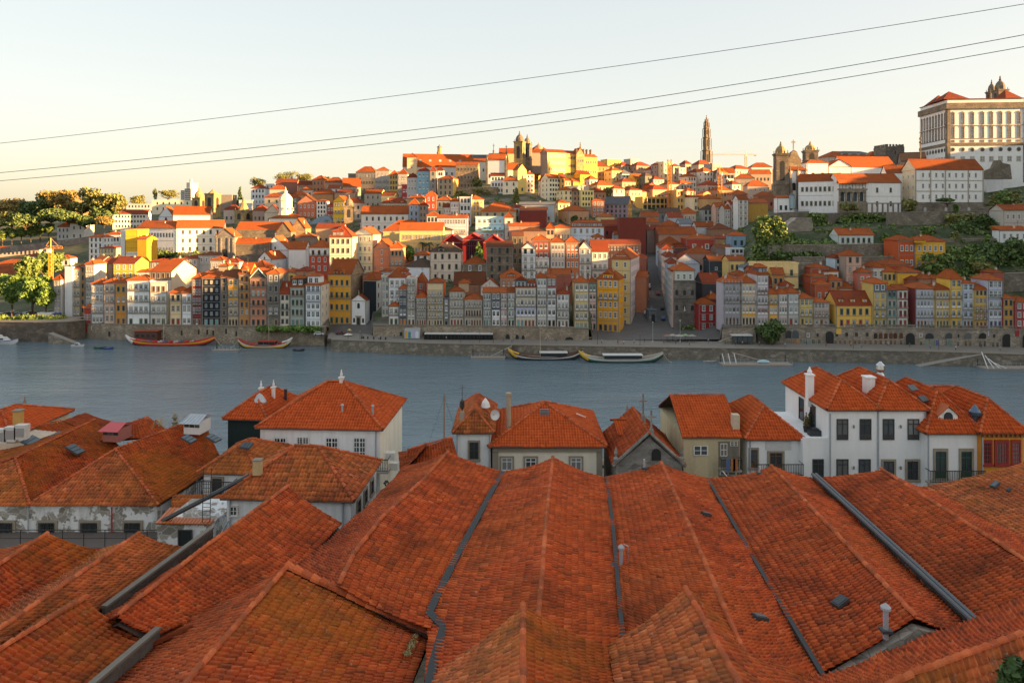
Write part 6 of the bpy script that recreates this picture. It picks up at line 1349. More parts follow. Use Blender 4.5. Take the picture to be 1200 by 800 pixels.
def tree(px,base,top,wpx,Y,kind,label,seed=1,group=None,name='tree',n=900,shape='round',trunk=.3):
 X,_,z0=at_px(px,base,Y);Ht=Zat(top,Y)-z0;W=wpx/F*Y/2
 root=empty(name,(X,Y,z0),0,label,'tree',group)
 rg=random.Random(seed);bk=flat('bark',(.09,.065,.045),.9)
 tr=Ht*trunk;m=MB();m.tube([(0,0,-1),(rg.uniform(-.2,.2),0,tr*.6),(rg.uniform(-.4,.4),.2,tr*1.5)],[W*.07+.12,W*.055+.1,W*.03+.05],bk,7)
 for k in range(5):
  a=k*1.26+rg.random();m.tube([(0,0,tr*(.7+.1*k*.6)),(W*.35*math.cos(a),W*.35*math.sin(a),tr+Ht*.12),(W*.7*math.cos(a),W*.7*math.sin(a),tr+Ht*.3)],[W*.035+.06,W*.025+.04,.03],bk,5)
 m.build('trunk',root)
 blobs=[]
 if shape=='round':
  for k in range(13):
   a=rg.random()*6.28;rr=W*rg.uniform(.15,.68);zz=tr+(Ht-tr)*rg.uniform(.22,.82)
   blobs.append((rr*math.cos(a),rr*math.sin(a),zz,W*rg.uniform(.28,.46),(Ht-tr)*rg.uniform(.14,.24)))
  blobs.append((0,0,tr+(Ht-tr)*.5,W*.6,(Ht-tr)*.4))
 elif shape=='cone':
  for k in range(9):f=k/8;blobs.append((rg.uniform(-.1,.1)*W,0,tr*.4+(Ht-tr*.4)*f*.93+.3,W*(1-f*.82)*.95,Ht*.1))
 elif shape=='pine':
  for k in range(9):
   a=rg.random()*6.28;rr=W*rg.uniform(.2,.75);blobs.append((rr*math.cos(a),rr*math.sin(a),Ht*rg.uniform(.68,.93),W*rg.uniform(.25,.42),Ht*.08))
 s=max(.1,min(.95,Y*.0019))
 blobs.append((0,0,Ht*(.86 if shape=='pine' else .58),W*(.5 if shape=='round' else .3),Ht*(.1 if shape=='pine' else .26)))
 me=leaf_mesh('crown',blobs,int(n*(1 if n>5000 else 2.2)),s,kind,seed);o=bpy.data.objects.new('crown',me);C.objects.link(o);o.parent=root
 return root
def palm(px,base,top,wpx,Y,label,seed=1,group=None):
 X,_,z0=at_px(px,base,Y);Ht=Zat(top,Y)-z0;W=wpx/F*Y/2;root=empty('palm_tree',(X,Y,z0),0,label,'tree',group);rg=random.Random(seed)
 m=MB();m.tube([(0,0,-1),(.2,0,Ht*.4),(0,0,Ht*.75)],[.4,.3,.25],MATS['bark'],7);m.build('trunk',root)
 m=MB();gm=foliage('leaf_palm',(.03,.06,.02),(.06,.10,.03))
 for k in range(26):
  a=k*2.4;el=rg.uniform(.1,1.25);L=W*rg.uniform(.9,1.15);p=Vector((0,0,Ht*.75));pts=[]
  for j in range(5):
   t=j/4;pts.append(p+Vector((L*t*math.cos(a)*math.cos(el*(1-t*.5)),L*t*math.sin(a)*math.cos(el*(1-t*.5)),L*(math.sin(el)*t-.75*t*t))))
  sd=Vector((-math.sin(a),math.cos(a),0))
  for q,r in zip(pts,pts[1:]):m.face([q-sd*W*.09,q+sd*W*.09,r+sd*W*.07,r-sd*W*.07],gm)
 m.build('crown',root);return root
def ivy(name,px0,px1,py0,py1,Y,label,seed,n=900,mat=None,thick=1.2,cat='plant'):
 """leafy blanket over a wall or slope between two image rows"""
 rg=random.Random(seed);blobs=[]
 for k in range(34):
  px=rg.uniform(px0,px1);py=rg.uniform(py0,py1)
  blobs.append((Xat(px,Y),Y-rg.uniform(0,.6)*thick,Zat(py,Y),(px1-px0)/F*Y*.09+1,(py1-py0)/F*Y*.13+.6))
 cx,cz=Xat((px0+px1)/2,Y),Zat(py1,Y)
 blobs=[(b[0]-cx,(b[1]-Y),b[2]-cz,b[3],b[4])for b in blobs]
 me=leaf_mesh(name,blobs,int(n*1.9),.7 if n>600 else .5,mat,seed);o=bpy.data.objects.new(name,me);C.objects.link(o);o.location=(cx,Y,cz);tag(o,label,cat);return o
def greenery():
 LF={'mid':foliage('leaf_mid',(.07,.12,.025),(.18,.25,.06)),'dark':foliage('leaf_dark',(.045,.085,.025),(.12,.175,.045)),'olive':foliage('leaf_olive',(.11,.125,.03),(.24,.23,.07)),'bright':foliage('leaf_bright',(.06,.13,.018),(.16,.25,.045)),'autumn':foliage('leaf_autumn',(.14,.11,.025),(.28,.2,.05))}
 LEAF.update(LF)
 for i,(px,w,top)in enumerate([(-12,40,322),(14,36,320),(38,40,321),(54,26,334)]):
  Y=yq(px)+17;tree(px,371,top,w,Y,LF['bright'],['bright green plane tree at the frame edge above the car park','bright green plane tree, tallest of the car park clump','bright green plane tree, town side of the car park clump','small darker tree at the end of the car park clump'][i],10+i,'plane trees of the riverside car park',n=2600,trunk=.38)
 tree(54,330,291,34,yq(54)+95,LF['mid'],'large grey green tree behind the yellow crane',21,n=2200,trunk=.15)
 tree(33,336,300,24,yq(33)+80,LF['mid'],'rounded tree between the orange roofed warehouses and the crane',22,n=1500,trunk=.15)
 park=[(-30,262,236,40,'dark'),(5,262,234,26,'olive'),(22,260,232,28,'autumn'),(40,258,236,26,'dark'),(-5,270,246,30,'dark'),(14,268,248,22,'olive'),(50,258,236,24,'dark'),(58,254,227,26,'dark'),(70,252,222,32,'autumn'),(84,252,238,24,'autumn'),(96,252,238,20,'olive'),(110,252,223,26,'olive'),(127,252,227,26,'olive'),(140,251,229,14,'olive'),(120,258,244,22,'dark'),(60,262,246,30,'dark'),(80,262,248,30,'dark'),(30,268,252,26,'dark'),(100,268,254,20,'dark'),(122,266,254,16,'autumn')]
 names=['dark park tree at the frame edge on the hill','olive park tree near the frame edge','tawny park tree lit by the low sun near the frame edge','dark bushy park tree beside the tawny one','low dark park tree below the frame edge ones','low olive park tree above the apricot house','dark park tree between the tawny one and the dome','tall dark park tree touching the dome','tallest golden park tree in front of the dome','golden bushy tree under the dome rim','yellow green bush tree beside the dome base','round sunlit tree just past the dome','second round sunlit tree past the dome, with bare trunk','thin feathery tree at the end of the park line','dark tree under the two round sunlit trees','dark low tree behind the two white villas','dark low tree below the dome','dark bush tree above the apricot house roof','dark conifer like tree by the white villas','rusty leaved tree beside the dotted white apartment house']
 for i,(px,b,t,w,k)in enumerate(park):
  tree(px,b,t-2,w*1.5,min(y_of(px,b),600-i*3),LF[k],names[i],40+i,'trees of the hill park',n=1300,trunk=.12)
 row=[(x,287-(x*.13),268-(x*.12))for x in(-8,3,14,25,36,47,57)]
 for i,(px,b,t)in enumerate(row):
  tree(px,b,t,14,y_of(px,b+5),LF['mid'],'even green lime tree in the avenue row on the park terrace',70+i,'avenue row of lime trees on the park terrace',n=900,trunk=.35)
 for i,(px,b,t,w,k,sh,lab)in enumerate([(281,246,219,7,'dark','cone','dark pointed cypress beside the white ridge villa'),(269,246,236,9,'bright','round','bright green bush tree below the bare brown ridge block'),(303,222,207,22,'olive','round','pale olive tree on the ridge behind the white villa'),(334,216,200,34,'olive','round','wide pale olive tree on the ridge skyline'),(357,215,203,22,'olive','round','small yellowish tree on the ridge skyline'),(383,214,207,10,'olive','round','tiny ridge tree next to the brick red house'),(479,307,287,18,'bright','round','bushy bright green tree between the peach house and the cream palace'),(561,310,284,14,'bright','cone','tall bright green tree standing against the red market hall'),(558,224,207,11,'olive','round','round sunlit tree before the granite monastery block'),(605,238,221,8,'olive','cone','sunlit cypress like tree under the golden gable'),(587,222,215,6,'dark','round','small dark bush by the white low house row'),(712,238,219,12,'olive','round','round garden tree of the upper slope, nearer the pale yellow apartments'),(741,228,217,14,'olive','round','broad garden tree of the upper slope, near the yellow house end'),(699,300,290,12,'dark','round','dark bush between the small white house and the red clad one'),(660,238,226,7,'dark','round','dark bush below the brightest white house'),(672,262,252,10,'dark','round','dark garden bush by the wide orange roof'),(192,302,293,30,'dark','round','long dark shrub under the shaded palace wing'),(174,304,292,10,'dark','round','dark shrub beside the ochre flank'),(160,242,228,18,'olive','round','soft olive tree on the ridge behind the grey modern building'),(197,234,222,26,'olive','round','olive tree row crown behind the long cream modern building'),(182,238,219,6,'olive','round','tall thin tree on the ridge behind the cream modern building'),(112,302,293,12,'dark','round','dark shrub below the terraced wall of the park'),(110,322,312,10,'mid','round','small street tree above the grey town end house')]):
  tree(px,b,t,w*1.15,y_of(px,b),LF[k],lab,100+i,None,n=900,shape=sh,trunk=.12)
 for i,(px,t,w,lab)in enumerate([(495,280,12,'palm tree before the cream palace, first of three'.replace(', first of three',' beside the bright bushy tree')),(503,281,13,'palm tree between two others before the cream palace'),(513,283,9,'smaller palm tree at the beige apartment house corner')]):
  palm(px,300,t,w,y_of(px,300),lab,130+i,'palms of the cream palace')
 Y=yq(903)+9;tree(903,410,374.5,36,Y,LF['dark'],'round dark tree on the quay in front of the arcade',150,n=5200,trunk=.16)
 rg=np.random.default_rng(77);bl=[]
 for k in range(900):
  px=rg.uniform(110,880);o=rg.uniform(30,300);Y=yq(px)+o
  if 735<px<792 and o<180:continue
  bl.append((Xat(px,Y),Y,gz(Xat(px,Y),Y)+.6,rg.uniform(1.2,3),rg.uniform(.7,1.6)))
 for k in range(500):
  px=rg.uniform(868,1230);o=rg.uniform(36,170);Y=yq(px)+o;bl.append((Xat(px,Y),Y,gz(Xat(px,Y),Y)+.4,rg.uniform(1,2.6),rg.uniform(.5,1.3)))
 me=leaf_mesh('undergrowth',bl,42000,.5,LF['mid'],9);o=bpy.data.objects.new('undergrowth',me);C.objects.link(o);o['kind']='stuff'
 o=ivy('hanging_vine',307,372,383.5,386.5,yq(340)+9.6,'strip of green vine along the top of the wall below the salmon gabled house',160,1500,LF['bright'],.3)
def garden_hill():
 LF=LEAF;wst=stone('garden_stone',(.24,.21,.17),.9,.6);pale=stone('cliff_pale',(.34,.30,.25),.35,.8)
 def wall(px0,px1,t0,t1,b,Y,label,mat=wst,name='garden_wall',th=1.5,pts=None):
  P0,P1=(Xat(px0,Y),Y),(Xat(px1,Y),Y)
  w=strip_wall(name,[P0,P1],[Zat(b,Y)-1]*2,[Zat(t0,Y),Zat(t1,Y)],th,mat,None,MATS['cap_stone'],.1);tag(w,label,'wall');return w
 wall(908,948,250,248,262,373,'curved terrace parapet under the twin towered church')
 wall(945,1060,250.5,249,270,366,'high ivy hung retaining wall under the loggia convent')
 wall(1040,1160,249.5,247,272,352,'tall bare stone retaining wall under the nine bay convent')
 wall(1150,1230,244,236,262,362,'stone retaining wall climbing behind the grey rough house')
 wall(900,1060,288,286,297,322,'long low garden wall with ivy above the cream flat roofed house')
 wall(930,1052,302,301,312,313,'garden terrace wall above the pink tower house')
 wall(1015,1075,288,284,302,326,'blocky stone garden wall beside the vermilion house')
 wall(1105,1230,281,279,292,330,'stone garden wall below the tree clump')
 wall(1150,1260,322,318,348,290,'large grey retaining wall behind the crimson house')
 wall(934,951,309,309,336,301,'square buff stone wall end beside the cream flat roofed house')
 Y=352;X,_,z0=at_px(935,292,Y);q=Y/F;m=MB();p=[(-20*q,0),(-10*q,30*q),(0,37*q),(16*q,37*q),(20*q,16*q),(24*q,0)]
 m.hull([(a,0,b)for a,b in p],[(a*.95,9,b)for a,b in p],pale);o=m.build('cliff',None,(X,Y,z0));tag(o,'pale bare rock face under the church terrace','cliff')
 m=MB();n=22
 for i in range(n):m.box(-1.2,1.2,i*.28,i*.28+.3,i*.62,i*.62+.62,MATS['cap_stone'])
 o=m.build('stairway',None,(X-21*q,Y-3,z0));tag(o,'long straight stair climbing beside the pale rock face','stairs')
 Y=372.5;m=MB();x0,x1=Xat(908,Y),Xat(948,Y)
 for i in range(40):a=x0+(x1-x0)*i/39;m.box(a-.05,a+.05,-.05,.05,0,1.6,MATS['metal_grey'])
 m.box(x0,x1,-.08,-.051,1.5,1.6,MATS['metal_grey']);o=m.build('railing',None,(0,Y,Zat(250,Y)+.3));tag(o,'grey railing along the church terrace parapet','railing')
 Y=364;m=MB();x0,x1=Xat(1013,Y),Xat(1062,Y);z=Zat(250,Y);m.box(x0,x1,-.5,.8,5.0,5.6,MATS['cap_stone']);o=m.build('pergola',None,(0,Y,z));tag(o,'stone pillared terrace gallery with potted plants at the convent foot','pergola')
 for i in range(8):k=MB();k.box(-.3,.3,-.4,.4,-1,4.997,MATS['cap_stone']);k.build('pillar',o,(x0+(x1-x0)*(i+.5)/8,0,0))
 for i,(a,b_,t,bt,Y,n,k,lab)in enumerate([(946,968,252,268,365,700,'mid','green ivy curtain on the retaining wall near the loggia'),(984,1028,252,267,365,1300,'mid','long green ivy curtain below the loggia convent'),(1036,1060,252,266,364,700,'mid','green ivy curtain next to the bare stone retaining wall'),(878,918,258,322,324,3600,'mid','dark ivy mass covering the cliff corner below the church steps'),(905,960,296,304,318,1100,'dark','ivy hedge along the long low garden wall'),(960,1000,272,286,345,1200,'mid','leafy shrubs beside the low garden pavilion'),(1020,1052,270,282,345,1000,'mid','shrubs between the pavilion and the round garden tree'),(1105,1160,292,316,318,2400,'mid','green bramble slope beside the saffron house'),(1085,1150,300,330,306,2600,'mid','overgrown bank above the wide amber house'),(1150,1215,284,318,312,3600,'dark','dark ivy wall below the grey rough house'),(1140,1160,310,335,300,900,'olive','dry shrubs beside the large grey retaining wall'),(925,985,284,292,335,1200,'mid','grass and shrubs on the upper garden terrace'),(1000,1050,290,300,330,1000,'olive','yellowing shrubs on the garden terrace behind the pink tower house'),(1158,1200,228,244,385,900,'olive','scrub on the rocky slope below the ruined gable'),(1110,1140,252,262,350,700,'olive','scrub on top of the bare retaining wall')]):
  ivy('ivy',a,b_,t,bt,Y,lab,200+i,n,LF[k])
 for i,(px,b,t,w,Y,k,lab,sh)in enumerate([(1087,280,264,20,338,'mid','ball shaped green tree above the saffron house','round'),(1066,250,232,18,358,'olive','sprawling tree at the foot of the nine bay convent','round'),(1120,250,239,5,350,'bright','little light green tree before the convent stone base','round'),(1174,246,222,20,362,'mid','dense tree below the small blank white shed','round'),(1130,284,254,26,340,'dark','dark spreading tree in the garden clump, nearest the saffron house','round'),(1148,284,250,28,344,'dark','dark tallest tree of the garden clump','round'),(1166,286,256,26,340,'dark','dark tree of the garden clump beside the grey rough house','round'),(1118,292,270,13,332,'olive','palm like shrubby tree below the dark garden clump','round'),(1156,296,276,8,326,'bright','slim light green tree on the garden terrace','round'),(928,293,272,13,340,'mid','small tree beside the long straight stair','round'),(993,248,238,22,364,'olive','bare brown tree before the loggia','round'),(1035,292,274,13,335,'bright','light green tree beside the garden pavilion','round'),(1110,240,233,26,362,'dark','flat dark pine at the convent stone base','pine'),(1190,300,284,20,320,'dark','dark tree under the white low front','round'),(1140,300,286,12,322,'mid','round bush at the top of the bramble slope','round')]):
  tree(px,b,t,w,Y,LF[k],lab,240+i,None,n=1200,shape=sh,trunk=.12)
def arcade():
 st=stone('arcade_stone',(.38,.325,.26),1.1,.6);base_o=12.6
 pxs=[846,880,920,960,1000,1050,1100,1150,1205,1300,1500]
 pts=[qpt(x,base_o)for x in pxs];top=[Zat(r,y)for r,(x,y)in zip((386,384.4,383.4,383,383,383.6,384.2,384.8,385.4,386,387),pts)]
 root=strip_wall('arcade',pts,4.0,top,3.2,st,None,None);tag(root,'long stone arcade of shop arches carrying the eastern riverside row','arcade')
 m=MB()
 for(a,b),(c_,d),z0,z1 in zip(pts,pts[1:],top,top[1:]):
  n=max(1,int(math.hypot(c_-a,d-b)/.55))
  for i in range(n):
   t=i/n;x,y,z=a+(c_-a)*t,b+(d-b)*t,z0+(z1-z0)*t;m.box(x-.12,x+.12,y+.1,y+.35,z+.003,z+.85,st)
  m.hull([(a,b+.05,z0+.853),(c_,d+.05,z1+.853),(c_,d+.45,z1+.853),(a,b+.45,z0+.853)],[(a,b+.05,z0+1.1),(c_,d+.05,z1+1.1),(c_,d+.45,z1+1.1),(a,b+.45,z0+1.1)],MATS['cap_stone'])
  m.hull([(a,b-.25,z0-.5),(c_,d-.25,z1-.5),(c_,d-.004,z1-.5),(a,b-.004,z0-.5)],[(a,b-.25,z0-.1),(c_,d-.25,z1-.1),(c_,d-.004,z1-.1),(a,b-.004,z0-.1)],MATS['cap_stone'])
 m.build('balustrade',root)
 dk=MATS['slit_dark']
 def fr(px):
  Y=yq(px)+base_o
  for(a,b),(c_,d)in zip(pts,pts[1:]):
   X=Xat(px,Y)
   if a<=X<=c_:return X,b+(d-b)*(X-a)/(c_-a)
  return Xat(px,Y),Y
 def A(px,ppx,tp,bp,fill,kind='arched_opening',ring=True):
  X,Y=fr(px);w=ppx/F*Y;z0=max(4.9,Zat(bp,Y));hh=Zat(tp,Y)-z0;m=MB()
  if ring:arch(m,w+.7,hh+.35,-.12,-.004,MATS['cap_stone'])
  arch(m,w,hh,-.2,-.122 if ring else-.004,fill);m.build(kind,root,(X,Y,z0))
 def D_(px,ppx,tp,bp,code):
  X,Y=fr(px);w=ppx/F*Y;z0=Zat(bp,Y);o=inst('door',win_proto('f','sur_stone',DOOR[code],'sur_stone'),root,(X-w/2,Y-.02,z0),(w,1,Zat(tp,Y)-z0))
 def Wn(px,ppx,tp,bp,lk='b'):
  X,Y=fr(px);w=ppx/F*Y;z0=Zat(bp,Y);k,f_,gl,su=LOOK[lk];inst('window',win_proto(k,f_,gl[0],su),root,(X-w/2,Y-.02,z0),(w,1,Zat(tp,Y)-z0))
 for px,w,t in((883,9,388),(972,9.5,388),(1066.5,10.5,390),(1180,11,391)):A(px,w,t,409,dk)
 A(924,7.5,387,396,glass('arch_glass',(.06,.06,.06)));A(932,7.5,387,396,MATS['gl_mid'])
 for px in(930,935):D_(px,4,396.5,405.5,'O')
 for px,c_ in((924,'T'),(942,'T'),(948,'T'),(953,'G'),(960,'G'),(1112,'T')):D_(px,5,396.5,406.5,c_)
 for px in(980.5,992,1003.5,1016):Wn(px,4.6,389,395)
 for px in(979,984.5,990,996,1002,1007,1014,1020,1026,1032,1038,1044,1049,1056):D_(px,4,397.5,407.5,'N')
 for px in(1026,1032,1038,1044,1049,1056):A(px,3.8,390,396.5,MATS['dr_brown'],'arched_window',False)
 for px,fill,cc in((1089,MATS['gl_mid'],'T'),(1112,MATS['gl_mid'],'T'),(1134.5,MATS['gl_curtain'],'N'),(1151.5,dk,'K')):
  A(px,10,390,396.5,fill);
  for s in(-2.7,2.7):D_(px+s,4.4,398,409,cc)
 D_(1099,7,397,409,'B');Wn(1079,3.6,390.5,395,'u');D_(1079,4.4,399,409,'K');Wn(1123,3,391,396,'d');D_(1123,4,399.5,409.5,'K');D_(1164,4,400,410,'K');D_(1169,4,400,410,'K')
 Wn(947,3.6,390,395,'u');Wn(958,3.6,390,395,'b');Wn(1165,4,391,396,'d');A(1203,10,391,410,dk)
 Y=yq(862)+10.4;X0=Xat(843,Y);m=MB();L=Xat(886,Y)-X0;m.hull([(0,0,4.8),(L,0,4.8),(L,2.2,4.8),(0,2.2,4.8)],[(0,0,5.2),(L,0,11.0),(L,2.2,11.0),(0,2.2,5.2)],st)
 o=m.build('stair_ramp',None,(X0,Y,0));tag(o,'stone stair ramp climbing to the scaffolded house beside the arcade','stairs')
 m=MB();w=24/F*Y;m.box(0,w,-3.5,-.01,8.3,8.5,flat('awning_white',(.6,.6,.58)));
 o=m.build('cafe_pavilion',None,(Xat(855,Y),Y,0));tag(o,'glass fronted cafe pavilion with a flat pale roof at the stair ramp foot','pavilion')
 for i in range(5):k=MB();k.box(-.06,.06,-3.4,-3.3,4.9,8.297,MATS['iron']);k.build('post',o,(.1+(w-.2)*i/4,0,0))
 k=MB();k.box(.2,w-.2,-3.2,-3.1,5.6,8.2,MATS['gl_mid']);k.build('glazing',o)
def car(px,py,Y,col,label,rz=0.0,van=False,z=None,group='cars along the quay'):
 X=Xat(px,Y);z=Zat(py,Y)if z is None else z;L,W,h1,h2=(5.2,2.0,1.1,2.2)if van else(4.2,1.75,.85,1.45)
 root=empty('parked_van' if van else 'parked_car',(X,Y,z),rz,label,'van' if van else 'car',group);pm=flat('paint_%02x%02x%02x'%tuple(int(c*255)for c in col),col,.3)
 m=MB();z0=.32
 m.hull([(-L/2,-W/2,z0),(L/2,-W/2,z0),(L/2,W/2,z0),(-L/2,W/2,z0)],[(-L/2+.06,-W/2+.04,h1),(L/2-.1,-W/2+.04,h1-.1),(L/2-.1,W/2-.04,h1-.1),(-L/2+.06,W/2-.04,h1)],pm)
 a,b=(-.5,.33)if van else(-.42,.22)
 m.hull([(L*a,-W/2+.08,h1),(L*b,-W/2+.08,h1),(L*b,W/2-.08,h1),(L*a,W/2-.08,h1)],[(L*a+.35,-W/2+.22,h2),(L*b-.5,-W/2+.22,h2),(L*b-.5,W/2-.22,h2),(L*a+.35,W/2-.22,h2)],pm);m.build('body',root)
 for s in(-1,1):
  g=MB();y0,y1=-W/2+.06,-W/2+.2;g.face([(L*a+.2,y0,h1+.06),(L*b-.15,y0,h1+.06),(L*b-.55,y1,h2-.1),(L*a+.42,y1,h2-.1)],MATS['gl_dark']);o=g.build('side_window',root);o.scale.y=s
  for x in(-L*.3,L*.3):
   w=MB();w.tube([(0,-.1,0),(0,.1,0)],.33,flat('tyre',(.02,.02,.02)),12);w.build('wheel',root,(x,s*(W/2-.08),.33))
 g=MB();g.face([(L*b+.02,-W/2+.2,h1+.03),(L*b+.02,W/2-.2,h1+.03),(L*b-.46,W/2-.32,h2-.06),(L*b-.46,-W/2+.32,h2-.06)],MATS['gl_dark']);g.build('windscreen',root)
 return root
def person(px,py,Y,top,legs,label,z=None,rz=0.0,stride=.14):
 X=Xat(px,Y);z=4.88 if z is None else z
 verts=[(0,0,.93),(0,0,1.2),(0,0,1.42),(0,.01,1.53),(0,-.01,1.62),(0,-.01,1.74),(-.19,0,1.38),(-.25,.03,1.1),(-.24,-.06,.86),(.19,0,1.38),(.25,-.02,1.1),(.24,-.1,.86),(-.1,0,.88),(-.1,stride*.5,.48),(-.1,stride,.06),(-.1,stride-.17,.04),(.1,0,.88),(.1,-stride*.6,.48),(.1,-stride,.06),(.1,-stride-.17,.04)]
 ed=[(0,1),(1,2),(2,3),(3,4),(4,5),(2,6),(6,7),(7,8),(2,9),(9,10),(10,11),(0,12),(12,13),(13,14),(14,15),(0,16),(16,17),(17,18),(18,19)]
 rad=[.14,.15,.14,.06,.09,.08,.075,.05,.04,.075,.05,.04,.1,.07,.045,.04,.1,.07,.045,.04]
 me=bpy.data.meshes.new('person');me.from_pydata(verts,ed,[]);o=bpy.data.objects.new('person',me);C.objects.link(o)
 md=o.modifiers.new('skin','SKIN');
 for v,r in zip(me.skin_vertices[0].data,rad):v.radius=(r,r*.8)
 me.skin_vertices[0].data[0].use_root=True
 o.modifiers.new('sub','SUBSURF').levels=1
 m,nt,b=new_mat('clothes');tc=nt.nodes.new('ShaderNodeTexCoord');sp=nt.nodes.new('ShaderNodeSeparateXYZ');nt.links.new(tc.outputs['Object'],sp.inputs[0])
 mr=nt.nodes.new('ShaderNodeMath');mr.operation='DIVIDE';mr.inputs[1].default_value=1.8;nt.links.new(sp.outputs[2],mr.inputs[0])
 r=ramp(nt,mr.outputs[0],[(0,(.02,.02,.02)),(.06,legs),(.52,top),(.82,(.42,.25,.18)),(.92,(.05,.03,.02))]);r.color_ramp.interpolation='CONSTANT';nt.links.new(r.outputs[0],b.inputs['Base Color'])
 me.materials.append(m);o.location=(X,Y,z);o.rotation_euler.z=rz;tag(o,label,'person');return o
def square_things():
 Y=y_of(765,377);X,_,z0=at_px(765.5,378,Y);q=Y/F;bl=stone('monument_stone',(.20,.23,.25),.9,.7)
 root=empty('street_monument',(X,Y,z0),R(8),'blue grey stone monument with a dark arch standing in the steep street','monument')
 m=MB();m.hull([(-5*q,0,-1.5),(5*q,0,-1.5),(5*q,6,-1.5),(-5*q,6,-1.5)],[(-4.4*q,.6,14*q),(4.4*q,.6,14*q),(4.4*q,5.5,14*q),(-4.4*q,5.5,14*q)],bl);m.build('body',root)
 m=MB();arch(m,3.6*q,10*q,-.15,.5,MATS['slit_dark']);m.build('arch',root,(0,-.1,0));m=MB();m.box(-4.8*q,4.8*q,.2,6,14*q+.003,15.2*q,bl);m.lathe(0,3,[(1.2,15.2*q),(1.2,16*q),(.4,16.3*q),(.5,18*q),(.1,19*q)],bl,8);m.build('cap',root)
 m=MB();m.lathe(0,-3,[(2.8,-1.2),(3.0,-.3),(2.6,-.3)],bl,14);m.build('basin',root)
 van=car(761,339,y_of(760,338),(.5,.52,.54),'white van coming down the steep street',R(70),True,z=gz(Xat(760,y_of(760,338)),y_of(760,338))+.3,group=None)
 for i,(px,py,nm)in enumerate(((757,368,'white'),(776,362,'black'),(758,352,'silver'),(771,345,'red'),(777,374,'blue'))):
  Y=y_of(px,py);car(px,py,Y,[(.6,.6,.6),(.03,.03,.03),(.4,.41,.42),(.4,.04,.04),(.06,.1,.25)][i],nm+' car parked along the steep street above the square',R(78),z=gz(Xat(px,Y),Y)+.1,group='cars of the steep street')
 for px,top,lab in((765,379,'tall lamp post on the square before the street monument'),(797,377,'tall lamp post before the carved fountain house')):
  Y=yq(px)+9;root=empty('street_lamp',(Xat(px,Y),Y,4.9),0,lab,'street lamp');H_=Zat(top,Y)-4.9;m=MB();m.lathe(0,0,[(.25,0),(.2,.8),(.09,1),(.07,H_)],MATS['metal_grey'],8);m.build('post',root);m=MB();m.lathe(0,0,[(.1,H_),(.3,H_+.3),(.3,H_+.6),(.05,H_+.9)],MATS['gl_curtain'],8);m.build('lantern',root)
 for px,top in((408,387),(422,389),(562,386),(578,391),(540,388),(700,388),(750,391),(1000,396),(1100,397)):
  Y=yq(px)+3.0;root=empty('street_lamp',(Xat(px,Y),Y,4.9),0,'slim dark lamp post standing along the promenade edge','street lamp','slim lamp posts of the promenade');H_=Zat(top,Y)-4.9;m=MB();m.lathe(0,0,[(.14,0),(.07,.6),(.05,H_)],MATS['iron'],6);m.build('post',root);m=MB();m.lathe(0,0,[(.08,H_),(.22,H_+.2),(.05,H_+.55)],MATS['gl_curtain'],6);m.build('lantern',root)
 Y=yq(520)+8.2;x0,x1=Xat(497,Y),Xat(578,Y);w=x1-x0;z1=Zat(391.5,Y)
 root=empty('cafe_pavilion',(x0,Y,4.9),R(-1.5),'long dark glazed cafe terrace with pale flat roof under the retaining wall','pavilion')
 m=MB();m.box(0,w,-.2,3.2,z1-4.9,z1-4.65,MATS['awning_white']if 'awning_white' in MATS else flat('awning_white',(.6,.6,.58)));m.build('roof',root)
 m=MB();m.box(.1,w-.1,.1,.2,.1,z1-5.0,glass('cafe_glass',(.03,.03,.03),.15));m.build('glazing',root)
 for i in range(19):m=MB();m.box(-.06,.06,-.1,.05,0,z1-4.91,MATS['iron']);m.build('post',root,(w*i/18,0,0))
 Y=yq(485)+8;x0,x1=Xat(474,Y),Xat(492,Y)
 m=MB();m.box(0,x1-x0,0,.2,.2,3.9,plaster((.30,.34,.40),.6));m.box(.05,x1-x0-.05,.21,3,.1,4.1,plaster((.3,.3,.3),.6));o=m.build('mural_hut',None,(x0,Y,4.9));tag(o,'graffiti covered hut beside the long glazed cafe terrace','hut')
 for(a,b,z0,z1,c)in((.3,1.2,.5,3.4,(.55,.3,.05)),(1.5,2.6,.4,3.0,(.05,.25,.22)),(2.8,4.2,.6,3.6,(.35,.33,.45)),(4.5,5.8,.4,3.2,(.5,.52,.58))):
  m=MB();arch(m,b-a,z1-z0,-.03,-.003,plaster(c,.5),(a+b)/2,z0);m.build('graffiti',o)
 Y=yq(408)+9.5;
 for px,py,c,r,lab in((408,391,(.6,.58,.5),1.9,'cream parasol open on the quay square'),(408.5,386.5,(.6,.4,.08),1.0,'small yellow parasol behind the cream one')):
  root=empty('parasol',(Xat(px,Y),Y+(1.5 if r<1.5 else 0),4.9),0,lab,'parasol');H_=Zat(py,Y)-4.9;m=MB();m.lathe(0,0,[(.05,0),(.05,H_)],MATS['iron'],6);m.build('pole',root);m=MB();m.lathe(0,0,[(r,H_-.4),(r*.5,H_),(.06,H_+.35)],flat('canvas_%d'%int(r*10),c),10);m.build('canopy',root)
 car(374,400,yq(374)+9,(.55,.57,.6),'white car with a light bar parked by the corner house',0,z=4.9);car(399,398,yq(399)+12,(.10,.03,.05),'dark maroon car parked near the cream parasol',0,z=4.9)
 cols=[(.5,.5,.52),(.03,.03,.04),(.45,.46,.48),(.08,.12,.3),(.55,.55,.55),(.12,.12,.13),(.4,.05,.05),(.5,.52,.55),(.05,.06,.07),(.35,.37,.4),(.56,.56,.56),(.2,.2,.22)]
 nm=['silver grey','black','pale grey','deep blue','white','charcoal','red','bluish white','near black','steel grey','bright white','dark grey']
